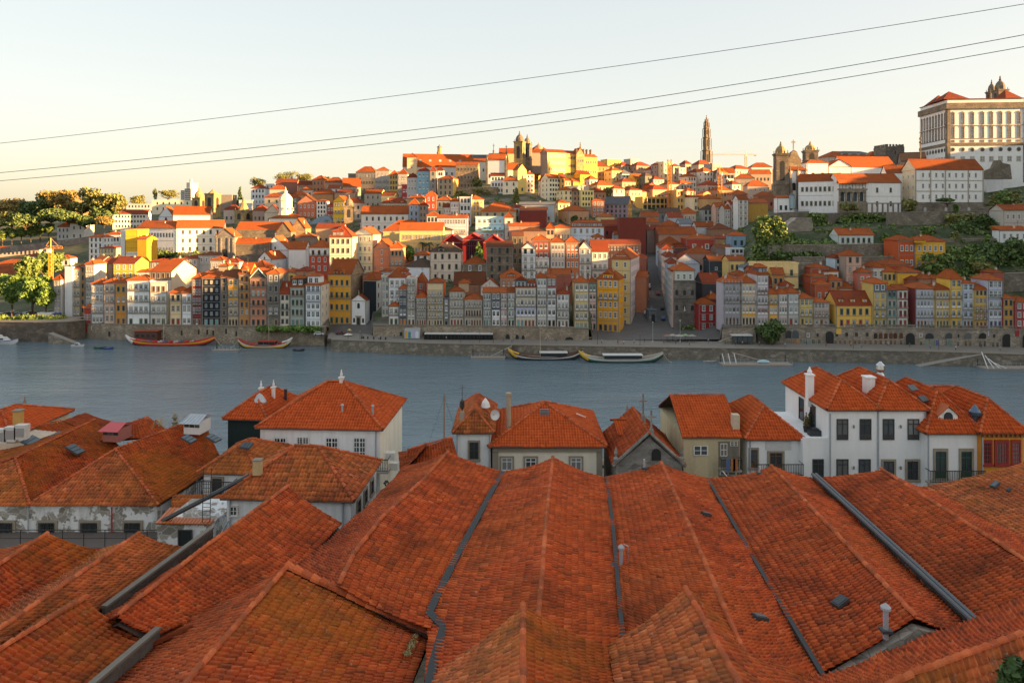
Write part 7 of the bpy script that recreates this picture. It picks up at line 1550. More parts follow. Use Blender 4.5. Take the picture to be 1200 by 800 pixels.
 for i,px in enumerate((2,9,16,23,30,37,44,51,57,64,70,76)):
  Y=yq(px)+20+(i%3)*4;car(px,0,Y,cols[i],nm[i]+' car in the riverside car park '+['under the plane trees at the frame edge','in front of the tallest plane tree','beside the tallest plane tree','between two plane trunks','beneath the tallest crown','behind the low hedge','in the middle of the rows','under the town side plane tree','beside the small darker tree','near the blue container','by the white container','below the blank gable'][i],R(75+(i*37)%30),z=gz(Xat(px,Y),Y)+.25,group='cars of the riverside car park')
 m=MB();Y=yq(53)+17;m.box(-3.2,3.2,-1.2,1.2,0,2.7,plaster((.58,.58,.58),.3));o=m.build('site_container',None,(Xat(54,Y),Y,gz(Xat(54,Y),Y)+.2));tag(o,'white site container at the end of the car park','container')
 m=MB();Y=yq(67)+17;m.box(-1.3,1.3,-1.2,1.2,0,2.6,flat('container_blue',(.03,.08,.3)));o=m.build('site_container',None,(Xat(67,Y),Y,gz(Xat(67,Y),Y)+.2));tag(o,'blue site container next to the white one','container')
 people=[(384,(.05,.1,.35),(.03,.03,.04),'person in blue walking past the white car'),(424,(.03,.03,.03),(.05,.05,.06),'person in dark clothes standing by the bollards of the quay square'),(523,(.4,.38,.36),(.05,.06,.1),'person in a pale top walking beside the cafe terrace'),(724,(.45,.05,.05),(.05,.05,.06),'person in red near the bright yellow corner house'),(743,(.5,.5,.5),(.08,.08,.12),'person in white crossing the square'),(792,(.08,.1,.2),(.03,.03,.03),'person in navy by the tall lamp post of the fountain house'),(862,(.03,.03,.03),(.1,.1,.12),'person in black beside the flat roofed cafe pavilion'),(870,(.4,.3,.2),(.04,.04,.05),'person in tan near the round dark tree'),(997,(.6,.42,.03),(.05,.05,.06),'person in yellow walking below the arcade'),(1172,(.5,.5,.52),(.06,.07,.1),'person in white by the last arcade arch')]
 for i,(px,t,l,lab)in enumerate(people):person(px,0,yq(px)+5+(i%3),t,l,lab,rz=R(70+i*40))
 pc=[('white',(.6,.6,.6)),('navy',(.03,.05,.14)),('red',(.42,.04,.04)),('grey',(.25,.25,.26)),('pale blue',(.3,.4,.55)),('green',(.06,.2,.09)),('beige',(.45,.36,.25))]
 for i,px in enumerate((444,462,590,600,640,652,705,731,755,778,808,830,850,890,920,945,968,1010,1040,1066,1090,1120,1150)):
  c=pc[i%7];person(px,0,yq(px)+3.5+(i*5)%7,c[1],(.05,.05,.08),'person in '+c[0]+' strolling the promenade '+('between the cafe terrace and the sloping square' if px<500 else 'near the landing stage' if px<660 else 'on the main square' if px<840 else 'by the arcade'+(', past the big dark arches' if px>1060 else ', near the round tree' if px<930 else ', below the yellow dormered house')),rz=R(90+i*53))
 for i,px in enumerate((424,426,431,438,446,452)):
  m=MB();m.lathe(0,0,[(.3,0),(.3,.9),(.15,1.05)],MATS['iron'],8);Y=yq(px)+4;o=m.build('bollard',None,(Xat(px,Y),Y,4.9));tag(o,'short black bollard on the quay square','bollard','bollards of the quay square')
 Y=yq(805)+11;
 for i,px in enumerate((782,789,796,804,811)):
  root=empty('market_stall',(Xat(px,Y),Y+(i%2),4.9),0,['terrace canopy nearest the street monument','terrace canopy second from the street monument','terrace canopy before the fountain house door','terrace canopy with a green stripe before the fountain house','terrace canopy nearest the dark red shop house'][i],'canopy','cafe canopies of the square')
  m=MB();m.hull([(-1.5,-1.2,2.5),(1.5,-1.2,2.5),(1.5,1.2,2.5),(-1.5,1.2,2.5)],[(-.1,-.1,3.1),(.1,-.1,3.1),(.1,.1,3.1),(-.1,.1,3.1)],flat('canopy_%d'%i,[(.25,.14,.10),(.35,.33,.28),(.40,.36,.30),(.22,.34,.16),(.28,.26,.22)][i]));m.build('canopy',root)
  m=MB();m.lathe(0,0,[(.05,0),(.05,2.5)],MATS['iron'],6);m.build('pole',root);m=MB();m.lathe(0,0,[(.05,.0),(.06,.7),(.5,.72),(.5,.76)],MATS['iron'],8);m.build('table',root,(.7,-.4,0))
 Y=y_of(683,256)-1;m=MB();q=Y/F;m.hull([(-6*q,0,0),(6*q,0,1),(6.5*q,6,2.5),(-5*q,6,2)],[(-5.8*q,.2,.4),(5.8*q,.2,1.5),(6.2*q,6,3.0),(-4.8*q,6,2.5)],flat('tarp_blue',(.03,.14,.5),.4));o=m.build('tarpaulin',None,(Xat(683,Y),Y,Zat(254,Y)));tag(o,'bright blue tarpaulin stretched over a roof on the sunlit slope','tarpaulin')
 Y=y_of(552,228)-2;o=strip_wall('bastion',[(Xat(521,Y),Y),(Xat(581,Y),Y),(Xat(593,Y+6),Y+12)],[Zat(240,Y)]*3,[Zat(219.5,Y),Zat(219.5,Y),Zat(219,Y)],4,stone('bastion_stone',(.34,.26,.17),.8,.7),None,MATS['cap_stone'],.1);tag(o,'massive old stone bastion below the monastery block','wall')
 ivy('ivy',523,573,222,232,Y-.5,'brownish creeper hanging on the old stone bastion',400,900,LEAF['olive'])
 wl=strip_wall('park_wall',[qpt(0,165),qpt(60,158),qpt(105,150)],[Zat(297,yq(0)+165),Zat(291,yq(60)+158),Zat(284,yq(105)+150)],[Zat(290,yq(0)+165),Zat(283,yq(60)+158),Zat(277,yq(105)+150)],2,stone('park_stone',(.25,.22,.19),.5,.7));tag(wl,'long grey terrace wall under the lime avenue of the park','wall')
def crane(px,top,base,Y,col,label,jib=None,jz=None,w=1.0,rz=0.0):
 X,_,z0=at_px(px,base,Y);Ht=Zat(top,Y)-z0;root=empty('tower_crane',(X,Y,z0),rz,label,'crane');m=MB();n=int(Ht/2.2);s=w
 for a,b in((-s,-s),(s,-s),(s,s),(-s,s)):m.box(a-.16,a+.16,b-.16,b+.16,-1,Ht,col)
 for i in range(n):
  z=Ht*i/n;z2=Ht*(i+1)/n
  for(a,b),(c,d)in(((-s,-s),(s,-s)),((s,-s),(s,s)),((s,s),(-s,s)),((-s,s),(-s,-s))):m.tube([(a,b,z),(c,d,z2)],.12,col,4);m.tube([(a,b,z),(c,d,z)],.12,col,4)
 m.build('mast_lattice',root)
 if jib:
  l0,l1=jib;j=MB()
  for dy in(-.6,.6):j.tube([(l0,dy,0),(l1,dy,0)],.16,col,4)
  j.tube([(l0*.9,0,1.3),(l1*.9,0,1.3)],.14,col,4)
  k=int((l1-l0)/2)
  for i in range(k):a=l0+(l1-l0)*i/k;b=l0+(l1-l0)*(i+1)/k;j.tube([(a,-.6,0),(b,0,1.25)],.09,col,4);j.tube([(b,0,1.25),(b,.6,0)],.09,col,4)
  j.tube([(0,0,5.5),(l0*.85,0,1.2)],.09,col,4);j.tube([(0,0,5.5),(l1*.7,0,1.2)],.09,col,4);j.tube([(0,0,0),(0,0,5.5)],.3,col,4)
  j.build('jib_lattice',root,(0,0,Ht+.4));c=MB();c.box(-1,1,-1.9,-.7,-.6,1.4,MATS['fr_white']);c.build('cab',root,(0,0,Ht-1.2));c=MB();c.box(-.9,.9,-.8,.8,-1.6,-.1,flat('ballast',(.3,.28,.26)));c.build('counterweight',root,((l0 if abs(l0)<abs(l1)else l1)*.9,0,Ht+.3))
def cranes():
 og=flat('crane_orange',(.60,.26,.03),.5);yl=flat('crane_pale',(.55,.45,.2),.5)
 crane(59.5,292,326,yq(60)+62,og,'orange yellow crane mast beside the park tree, jib cut short',(-3,6),None,.7)
 crane(784.5,187,242,y_of(784,246)-2,og,'tall sunlit crane mast in front of the sandy apartment tower',None,None,1.4)
 crane(843.5,203,242,y_of(843,246),og,'sunlit crane mast at the edge of the building slope',(-3,30),None,1.3,R(60))
 crane(874,182,204,900,yl,'distant pale tower crane on the skyline with a long jib',(-52,14),None,1.2)
def hull_mesh(mb,L,W,hb,bow,stern,mats,n=18):
 """mats: list of (fraction of height, material) bottom up"""
 secs=[]
 for i in range(n+1):
  t=i/n;x=-L/2+L*t;u=2*t-1
  wd=W/2*max(.03,(1-abs(u)**2.6))**.75;sh=hb+(bow*max(0,u)**2.6 if u>0 else stern*max(0,-u)**2.6);kz=-.35+(sh*.62*max(0,abs(u)-.72)/.28 if abs(u)>.72 else 0)
  secs.append((x,wd,sh,kz))
 lv=[0]+[f for f,_ in mats]
 for side in(-1,1):
  for k,(f1,mat)in enumerate(mats):
   f0=lv[k];s=mb.slot(mat);n0=len(mb.v)
   for x,wd,sh,kz in secs:
    for f in(f0,f1):
     z=kz+(sh-kz)*f;w=wd*(.62+.38*f**.7);mb.v.append((x,side*w,z))
   for i in range(n):q=(n0+2*i,n0+2*i+2,n0+2*i+3,n0+2*i+1);mb.f.append(q if side<0 else q[::-1]);mb.m.append(s)
 return secs
def rabelo(px0,px1,py,Y,cols,label,cabin=None,mast=0,flip=False,yaw=0,barrels=True,prow=(.6,.6,.58)):
 X0,X1=Xat(px0,Y),Xat(px1,Y);L=abs(X1-X0);W=4.6;root=empty('river_boat',((X0+X1)/2,Y,0.0),R(yaw)+(math.pi if flip else 0),label,'boat','wooden tour boats along the quay')
 base,stripe,top=[flat('boat_%02x%02x%02x'%tuple(int(v*255)for v in c),c,.45)for c in cols]
 m=MB();secs=hull_mesh(m,L,W,1.35,2.2,2.6,[(.28,flat('boat_bottom',(.02,.02,.02))),(.55,base),(.78,stripe),(1.0,top)]);h=m.build('hull',root)
 k_=MB();k_.tube([(L/2-3.2,0,1.5),(L/2-1.4,0,2.4),(L/2-.1,0,3.5),(L/2+.5,0,4.3)],[1.25,.95,.55,.25],flat('prow_%d'%int(prow[1]*99),prow,.4),8);k_.build('prow',root)
 d=MB()
 for a,b in zip(secs,secs[1:]):d.face([(a[0],-a[1]*.9,a[2]-.45),(b[0],-b[1]*.9,b[2]-.45),(b[0],b[1]*.9,b[2]-.45),(a[0],a[1]*.9,a[2]-.45)],flat('deck_wood',(.22,.13,.07)))
 d.build('deck',root)
 if cabin:
  cm,gm,rf=flat('cabin_%02x'%int(cabin[0][0]*255+cabin[0][1]*90),cabin[0],.5),MATS['gl_dark'],flat('cabin_roof_%02x'%int(cabin[1][0]*255),cabin[1],.5);x0,x1=cabin[2]*L,cabin[3]*L;hh=1.9
  c=MB();c.box(x0,x1,-W*.38,W*.38,.85,1.4,cm);c.box(x0+.1,x1-.1,-W*.37,W*.37,1.403,.9+hh,gm);c.build('cabin',root);c=MB();c.box(x0-.3,x1+.3,-W*.44,W*.44,.903+hh,1.05+hh,rf);c.build('canopy',root)
  n=max(3,int((x1-x0)/2))
  for i in range(n+1):p=MB();p.box(-.05,.05,-W*.4,-W*.375,1.41,.9+hh,rf);p.build('post',root,(x0+(x1-x0)*i/n,0,0))
 else:
  for k in range(9):
   for s in(-1,1):b=MB();b.box(-.35,.35,-.35,.35,0,.9,flat('seat_%d'%(k%3),[(.5,.5,.5),(.5,.06,.05),(.1,.15,.3)][k%3]));b.build('bench',root,(-L*.24+k*L*.06,s*W*.22,1.0))
 if mast:
  p=MB();p.lathe(0,0,[(.12,0),(.06,mast)],flat('mast_wood',(.5,.42,.32)),6);p.build('mast',root,(L*.08,0,.8));r=MB();r.tube([(-L*.3,0,.8),(L*.08,0,mast*.95),(L*.45,0,1.6)],.025,MATS['iron'],4);r.build('rigging',root)
 r=MB();r.tube([(-L/2+.2,0,3.6),(-L/2-2.2,0,.3),(-L/2-4.2,0,-.3)],[.1,.09,.12],flat('mast_wood',(.5,.42,.32)),5);r.build('steering_oar',root)
 t=MB();
 if barrels:
  for k in range(4):b=MB();b.tube([(0,-.5,.45),(0,.0,.45),(0,.5,.45)],[.32,.42,.32],flat('barrel_wood',(.2,.1,.05)),10);b.build('barrel',root,(L*.27+k*.95,0,.9))
 return root
def boats():
 R_,Y_,W_,K_=(.50,.03,.03),(.62,.42,.04),(.6,.6,.58),(.04,.04,.05)
 rabelo(148,252,413,yq(200)+4,((.60,.03,.03),(.72,.45,.03),(.60,.04,.03)),'longest red boat with a yellow stripe and white prow moored below the black house',mast=13,yaw=-1,flip=True)
 o=empty('deck_house',(Xat(171,yq(171)+6),yq(171)+7.5,0),0,'dark brown two deck houseboat moored behind the longest red boat','boat');m=MB();hull_mesh(m,13,4,1.2,.3,.3,[(1.0,flat('hull_brown',(.10,.05,.04)))]);m.build('hull',o);m=MB();m.box(-5,5,-1.6,1.6,.9,5.2,flat('wood_dark',(.12,.045,.03)));c=m.build('cabin',o)
 for i in range(4):win(c,'D',-4.4+i*2.3,2.6,1.5,1.2,0,-1.6)
 m=MB();m.box(-5.6,5.6,-2,2,5.203,5.4,flat('roof_rust',(.35,.08,.04)));m.build('roof',o);m=MB()
 rabelo(279,341,414,yq(310)+3.5,((.7,.45,.03),W_,R_),'white and yellow boat with red stern and blue flags beside the floating dock',mast=14,cabin=((.5,.5,.5),(.42,.06,.04),-.1,.22))
 rabelo(597,683,422,yq(640)-4,(K_,W_,(.10,.04,.03)),'black and white boat with curved yellow prow under bunting lines',cabin=((.5,.48,.46),(.58,.57,.55),-.28,.08),mast=15,flip=True,prow=(.62,.36,.03))
 rabelo(680,777,424,yq(728)-6,((.03,.12,.08),W_,(.50,.48,.42)),'green and cream boat with a long white cabin and yellow prow',cabin=((.55,.55,.52),(.6,.6,.6),-.24,.22),mast=0,flip=True,prow=(.62,.38,.03))
 Y=yq(5)-8;root=empty('motor_cruiser',(Xat(1,Y),Y,0),0,'white motor cruiser at the jetty by the frame edge','boat');m=MB();hull_mesh(m,15,4.2,1.6,.8,.1,[(.85,flat('gel_white',(.6,.61,.62),.3)),(1.0,flat('gel_blue',(.1,.15,.3),.3))]);m.build('hull',root)
 m=MB();m.hull([(-4.5,-1.5,1.5),(3.5,-1.4,1.5),(3.5,1.4,1.5),(-4.5,1.5,1.5)],[(-4.2,-1.3,3.0),(1.8,-1.2,3.0),(1.8,1.2,3.0),(-4.2,1.3,3.0)],MATS['gel_white']);c=m.build('cabin',root);m=MB();m.box(-3.8,1.9,-1.5,1.5,2.0,2.6,MATS['gl_dark']);m.build('window',c);m=MB();m.hull([(-3.8,-1.1,3.003),(.5,-1.1,3.003),(.5,1.1,3.003),(-3.8,1.1,3.003)],[(-3.4,-1,3.9),(-.4,-1,3.9),(-.4,1,3.9),(-3.4,1,3.9)],MATS['gel_white']);m.build('flybridge',root)
 def small(px,L,c,label,py,cab=False,z=0):
  Y=F*H/(py-HY);root=empty('small_boat',(Xat(px,Y),Y,0),R(px%20-10),label,'boat');m=MB();s=hull_mesh(m,L,2.0,.7,.35,.1,[(1.0,flat('hull_%02x%02x%02x'%tuple(int(v*255)for v in c),c,.4))],10);m.build('hull',root);d=MB()
  for a,b in zip(s,s[1:]):d.face([(a[0],-a[1]*.9,a[2]-.25),(b[0],-b[1]*.9,b[2]-.25),(b[0],b[1]*.9,b[2]-.25),(a[0],a[1]*.9,a[2]-.25)],flat('deck_grey',(.3,.3,.3)))
  d.build('deck',root)
  if cab:c_=MB();c_.hull([(-1.0,-.7,.45),(1.0,-.7,.45),(1.0,.7,.45),(-1.0,.7,.45)],[(-.9,-.6,1.5),(.5,-.6,1.5),(.5,.6,1.5),(-.9,.6,1.5)],MATS['gel_white']);k=c_.build('cabin',root);g=MB();g.box(-.8,.6,-.72,-.66,.8,1.3,MATS['gl_dark']);g.build('window',k)
  else:
   for x in(-L*.2,L*.15):t=MB();t.box(-.15,.15,-.8,.8,.5,.56,flat('thwart',(.3,.2,.12)));t.build('thwart',root,(x,0,0))
 small(91,5.6,(.6,.6,.6),'small white motorboat alone off the curved wall',406,True);small(117,5,(.02,.09,.07),'green dinghy moored under the curved wall',408.5);small(127,4.6,(.04,.08,.25),'blue dinghy next to the green one',409)
 small(262,4.6,(.3,.3,.32),'grey dinghy at the floating dock, nearest the longest red boat',411);small(272,4.6,(.1,.2,.35),'blue grey dinghy at the floating dock',411.5);small(350,5,(.03,.03,.04),'dark dinghy beside the white and yellow boat',411);small(832,5.2,(.3,.3,.3),'grey skiff floating beside the passenger pontoon',425)
 mt=MATS['metal_grey'];wd=flat('dock_wood',(.30,.25,.2),.8)
 def dock(px0,px1,py,label,rail=True,name='pontoon',wid=4.0):
  Y=F*H/(py-HY);x0,x1=Xat(px0,Y),Xat(px1,Y);L=x1-x0;root=empty(name,(x0,Y,0),0,label,'pontoon');m=MB();m.box(0,L,-wid/2,wid/2,-.3,.75,flat('float_grey',(.26,.27,.28)));m.box(-.1,L+.1,-wid/2-.1,wid/2+.1,.753,.85,wd);m.build('deck',root)
  if rail:
   r=MB()
   for s in(-1,1):
    for i in range(int(L/1.6)+1):r.box(i*1.6,i*1.6+.07,s*wid/2-.03,s*wid/2+.04,.853,1.9,mt)
    r.box(0,L,s*wid/2-.03,s*wid/2+.04,1.903,1.97,mt);r.box(0,L,s*wid/2-.02,s*wid/2+.03,1.35,1.4,mt)
   r.build('railing',root)
  for x in(.6,L-.6):p=MB();p.lathe(0,0,[(.25,-1),(.25,3.2),(.05,3.5)],flat('pile_dark',(.05,.045,.04)),8);p.build('pile',root,(x,wid/2+.4,0))
  return root,L,Y
 root,L,Y=dock(845,926,428.5,'passenger pontoon with railings, gangway and a light blue boat cover',True,wid=5)
 g=MB();g.hull([(L*.2,2.5,4.15),(L*.65,2.5,1.05),(L*.65,4.0,1.05),(L*.2,4.0,4.15)],[(L*.2,2.5,4.4),(L*.65,2.5,1.3),(L*.65,4.0,1.3),(L*.2,4.0,4.4)],wd);g.build('gangway',root)
 for x in(1,3.2,5.4):a=MB();a.tube([(x,-1,.85),(x-.6,0,4.6)],.16,MATS['fr_white'],6);a.build('davit',root)
 c=MB();c.lathe(0,0,[(.1,0),(1.6,.3),(1.2,1.0),(.2,1.3)],flat('cover_blue',(.35,.55,.62)),10);o=c.build('boat_cover',root,(L*.62,.5,.9));o.scale=(1.6,.6,1)
 root,L,Y=dock(1150,1245,433,'long railed pontoon with white gangway frames at the frame edge',True,wid=5)
 for k in range(4):a=MB();a.tube([(1+k*2.2,-2,.85),(1.5+k*1.2,2,6.0-k*1.2)],.16,MATS['fr_white'],6);a.build('gangway_frame',root)
 dock(250,280,412,'slatted floating dock between the longest red boat and the white and yellow one',True,wid=3)
 dock(552,592,420.5,'narrow grey landing stage before the quay steps',True,wid=3)
 dock(14,46,398,'wooden jetty beside the white motor cruiser',True,wid=4)
 gm=MATS['quay_granite']
 def ramp_(px0,px1,o0,hi_first,label):
  Y=yq((px0+px1)/2)-.15;x0,x1=Xat(px0,Y),Xat(px1,Y);z=(4.5,-.5)if hi_first else(-.5,4.5);m=MB();m.hull([(x0,-o0,-1.5),(x1,-o0,-1.5),(x1,0,-1.5),(x0,0,-1.5)],[(x0,-o0,z[0]),(x1,-o0,z[1]),(x1,0,z[1]),(x0,0,z[0])],gm);u=Vector((0,0,.12));m.hull([(x0,-o0-.1,z[0]+.003),(x1,-o0-.1,z[1]+.003),(x1,0,z[1]+.003),(x0,0,z[0]+.003)],[(x0,-o0-.1,z[0]+.12),(x1,-o0-.1,z[1]+.12),(x1,0,z[1]+.12),(x0,0,z[0]+.12)],flat('ramp_pale',(.27,.25,.22),.8));o=m.build('quay_ramp',None,(0,Y,0));tag(o,label,'ramp')
 ramp_(1066,1146,3.2,False,'pale stone slipway rising along the quay wall below the arcade');ramp_(570,600,2.5,False,'short stone slip by the narrow landing stage');ramp_(62,96,3,True,'stone slipway beside the wooden jetty')
 o=strip_wall('quay_wall',[qpt(-900,-1),qpt(-100,-1),qpt(40,-1),qpt(80,3),qpt(100,11)],-2,[Zat(378,yq(-900)),Zat(376,yq(-100)),Zat(377.5,yq(40)),Zat(378.5,yq(80)),Zat(379.5,yq(100))],16,stone('quay_dark',(.16,.13,.10),.6,.6),None,MATS['cap_stone']);tag(o,'lower dark quay wall below the car park hedge','quay wall')
 ivy('hedge',-10,72,371,375,yq(30)+9,'clipped green hedge along the car park edge',420,2200,LEAF['mid'],.6)
def Yr(py):return 9982.0/(py-320)
def Yv(py):return 10834.0/(py-320)
def RP(*pts):return[P(x,y,Yr(y))for x,y in pts]
def VP_(*pts):return[P(x,y,Yv(y))for x,y in pts]
def deck(name,e,r,parent,drop=.10):
 """boarding under the tiles"""
 mb=MB();m=flat('roof_board',(.06,.035,.025),.9);n=12
 def at(pl,t):
  d=[0]
  for a,b in zip(pl,pl[1:]):d.append(d[-1]+(Vector(b)-Vector(a)).length)
  s=t*d[-1]
  for i in range(len(pl)-1):
   if s<=d[i+1]+1e-9:return Vector(pl[i]).lerp(Vector(pl[i+1]),(s-d[i])/max(1e-9,d[i+1]-d[i]))
  return Vector(pl[-1])
 dn=Vector((0,0,-drop-.22))
 for i in range(n):
  a,b,c,d=at(e,i/n),at(e,(i+1)/n),at(r,(i+1)/n),at(r,i/n)
  mb.face([p+dn for p in(a,b,c,d)],m)
 return mb.build(name,parent)
TM={}
def tile_mats():
 base=[(.12,.022,.008),(.21,.035,.009),(.28,.045,.010),(.33,.056,.012),(.38,.072,.016),(.44,.12,.04)]
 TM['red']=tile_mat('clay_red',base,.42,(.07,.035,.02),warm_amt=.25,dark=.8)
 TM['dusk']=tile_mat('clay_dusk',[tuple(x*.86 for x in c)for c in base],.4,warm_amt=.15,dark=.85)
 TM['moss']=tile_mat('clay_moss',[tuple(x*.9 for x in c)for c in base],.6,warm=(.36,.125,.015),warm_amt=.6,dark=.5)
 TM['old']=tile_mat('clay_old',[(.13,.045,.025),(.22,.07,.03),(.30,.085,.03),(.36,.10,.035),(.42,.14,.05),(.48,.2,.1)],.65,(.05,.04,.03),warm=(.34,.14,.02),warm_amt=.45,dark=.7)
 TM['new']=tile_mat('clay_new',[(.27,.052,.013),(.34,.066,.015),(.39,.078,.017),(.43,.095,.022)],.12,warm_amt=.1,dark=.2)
 TM['cap']=tile_mat('clay_cap',[(.14,.03,.010),(.24,.048,.014),(.31,.064,.018),(.37,.10,.035)],.45,warm_amt=.2,dark=.5)
def warehouse(label,ridge,left,right,ml='red',mr='red',seed=0,gutter=None,name='warehouse',tw=.235,tl=.34,gw=.09,gable=None):
 root=empty(name,tuple(Vector(ridge[0])-Vector((0,0,6))),0,label,'warehouse')
 base=Vector(root.location)
 loc=lambda pl:[Vector(p)-base for p in pl]
 R_=loc(ridge)
 for side,m,k in((left,ml,1),(right,mr,2)):
  if not side:continue
  E=loc(side);deck('roof_boarding',E,R_,root)
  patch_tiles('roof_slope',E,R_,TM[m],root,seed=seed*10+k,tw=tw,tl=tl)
 ridge_caps('ridge_tiles',R_,TM['cap'],root,seed=seed)
 if gutter:
  G=loc(gutter);m=MB();gm=flat('lead_gutter',(.028,.032,.036),.75)
  for a,b in zip(G,G[1:]):
   d=(b-a).normalized();s=d.cross(Vector((0,0,1))).normalized()*gw;u=Vector((0,0,.24))
   m.hull([a-s-u*2,b-s-u*2,b+s-u*2,a+s-u*2],[a-s+u*.6,b-s+u*.6,b+s+u*.6,a+s+u*.6],gm)
  m.build('valley_gutter',root)
 wm=stone('warehouse_rubble',(.55,.5,.43),1.6,.4)
 ends=[0]
 if gable:ends.append(-1)
 for e in ends:
  m=MB();a=loc(left)[e]if left else R_[e];b=loc(right)[e]if right else R_[e];c=R_[e]
  dn=Vector((0,0,-.32));th=Vector((0,-.3 if e==0 else .3,0));lo=-9
  ring=[Vector((a.x,a.y,c.z+lo)),Vector((b.x,b.y,c.z+lo)),b+dn,c+dn,a+dn]
  off=Vector((0,-.25,0))if e==0 else Vector((0,-.12,0))
  m.hull([p+off for p in ring],[p+off+th*1.2 for p in ring],wm);m.build('gable_wall',root)
 return root,base
def nhouse(label,x0,x1,eave,Y,D,col,roof,hr,base=None,yaw=0,tm='new',name='house',cat='house',dirt=.35,ov=.3,wallm=None,sidecol=None,drop=9.0,seed=1,tiles_on=True,tw=.235,tl=.34):
 A=P(x0,eave,Y);k=(x1-CX)/F;c,s=math.cos(R(yaw)),math.sin(R(yaw));w=(k*A.y-A.x)/(c-k*s)
 zb=A.z-drop
 root=empty(name,(A.x,A.y,zb),R(yaw),label,cat);h=drop;wm=wallm or plaster(col,dirt);sm=plaster(sidecol,dirt)if sidecol else wm
 m=MB();q=[(0,0),(w,0),(w,D),(0,D)]
 for i in range(4):
  a,b=q[i],q[(i+1)%4];m.face([(a[0],a[1],-8),(b[0],b[1],-8),(b[0],b[1],h),(a[0],a[1],h)],wm if i==0 else sm)
 m.face([(x,y,h-.02)for x,y in q],wm);m.build('wall',root)
 z=h+.06
 E=[Vector((-ov,-ov,z)),Vector((w+ov,-ov,z)),Vector((w+ov,D+ov,z)),Vector((-ov,D+ov,z))]
 r0=r1=None
 W2,D2=w+2*ov,D+2*ov
 if roof=='h':
  if W2>D2:r0,r1=Vector((-ov+D2/2,D/2,z+hr)),Vector((w+ov-D2/2,D/2,z+hr))
  else:r0,r1=Vector((w/2,-ov+W2/2,z+hr)),Vector((w/2,D+ov-W2/2,z+hr))
 elif roof=='g':r0,r1=Vector((w/2,-ov,z+hr)),Vector((w/2,D+ov,z+hr))
 elif roof=='s':r0,r1=Vector((-ov,D/2,z+hr)),Vector((w+ov,D/2,z+hr))
 along=roof=='s' or(roof=='h' and W2>D2)
 if along:sl=[[E[0],E[1],r1,r0],[E[2],E[3],r0,r1]]+([[E[1],E[2],r1],[E[3],E[0],r0]]if roof=='h' else[])
 else:sl=[[E[1],E[2],r1,r0],[E[3],E[0],r0,r1]]+([[E[0],E[1],r0],[E[2],E[3],r1]]if roof=='h' else[])
 for i,pl in enumerate(sl):
  if len(pl)==4 and(pl[2]-pl[3]).length<.05:pl=pl[:3]
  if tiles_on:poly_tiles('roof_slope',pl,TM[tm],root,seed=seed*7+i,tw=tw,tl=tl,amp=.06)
  d=MB();d.face([p-Vector((0,0,.07))for p in pl],flat('roof_board',(.06,.035,.025),.9));d.build('roof_boarding',root)
 if roof=='g':
  for y in(0.0,D):
   d=MB();d.face([(0,y,h-.02),(w,y,h-.02),(w/2,y,h+hr*w/(w+2*ov)+.0)],wm);d.build('gable_wall',root)
 hips=[]if roof!='h' else[(E[0],r0),(E[1],r1 if along else r0),(E[2],r1),(E[3],r0 if along else r1)]
 if(r0-r1).length>.2:hips.append((r0,r1))
 for i,(a,b)in enumerate(hips):ridge_caps('ridge_tiles',[a,b],TM['cap'],root,r=.11,seed=seed+i)
 d=MB();g=flat('eave_trim',(.10,.09,.085),.6)
 for a,b,skip in((E[0],E[1],roof=='g'),(E[1],E[2],roof=='s'),(E[2],E[3],roof=='g'),(E[3],E[0],roof=='s')):
  if not skip:d.tube([a-Vector((0,0,.08)),b-Vector((0,0,.08))],.06,g,6)
 d.build('gutter',root)
 return dict(root=root,w=w,D=D,h=h,A=A,c=c,s=s,Y=Y,zb=zb)
def lx(H_,px):
 k=(px-CX)/F;A=H_['A'];return(k*A.y-A.x)/(H_['c']-k*H_['s'])
def lz(H_,px,py):
 y=H_['A'].y+lx(H_,px)*H_['s'];return Zat(py,y)-H_['zb']
def nwin(H_,px,py0,wpx,py1,look,name='window'):
 a,b=lx(H_,px-wpx/2),lx(H_,px+wpx/2);z0,z1=lz(H_,px,py1),lz(H_,px,py0);k,f_,gl,su=LOOK[look]
 return inst(name,win_proto(k,f_,rgw.choice(gl),su),H_['root'],(a,0,z0),(b-a,1,z1-z0))
def chim(H_,x,y,z,hgt,w=.5,col=(.55,.54,.52),label=None,pot=True):
 m=MB();m.box(-w/2,w/2,-w/2,w/2,-1.5,hgt,plaster(col,.4));m.box(-w/2-.08,w/2+.08,-w/2-.08,w/2+.08,hgt+.003,hgt+.12,plaster(col,.4))
 if pot:m.lathe(0,0,[(w*.3,hgt+.123),(w*.42,hgt+.35),(w*.25,hgt+.5),(.04,hgt+.75)],plaster(col,.4),8)
 return m.build('chimney',H_['root'],(x,y,H_['h']+z))
def pipe(H_,x,z0,z1,col='metal_grey',r=.06):
 m=MB();m.tube([(x,-.1,z0),(x,-.1,z1)],r,MATS[col],6);return m.build('downpipe',H_['root'])
def rail(H_,x0,x1,z,hgt=1.0,y=-.9,slab=True):
 return balcony(H_['root'],x0,x1,z,-y,'iron',h=hgt,bar=.14)
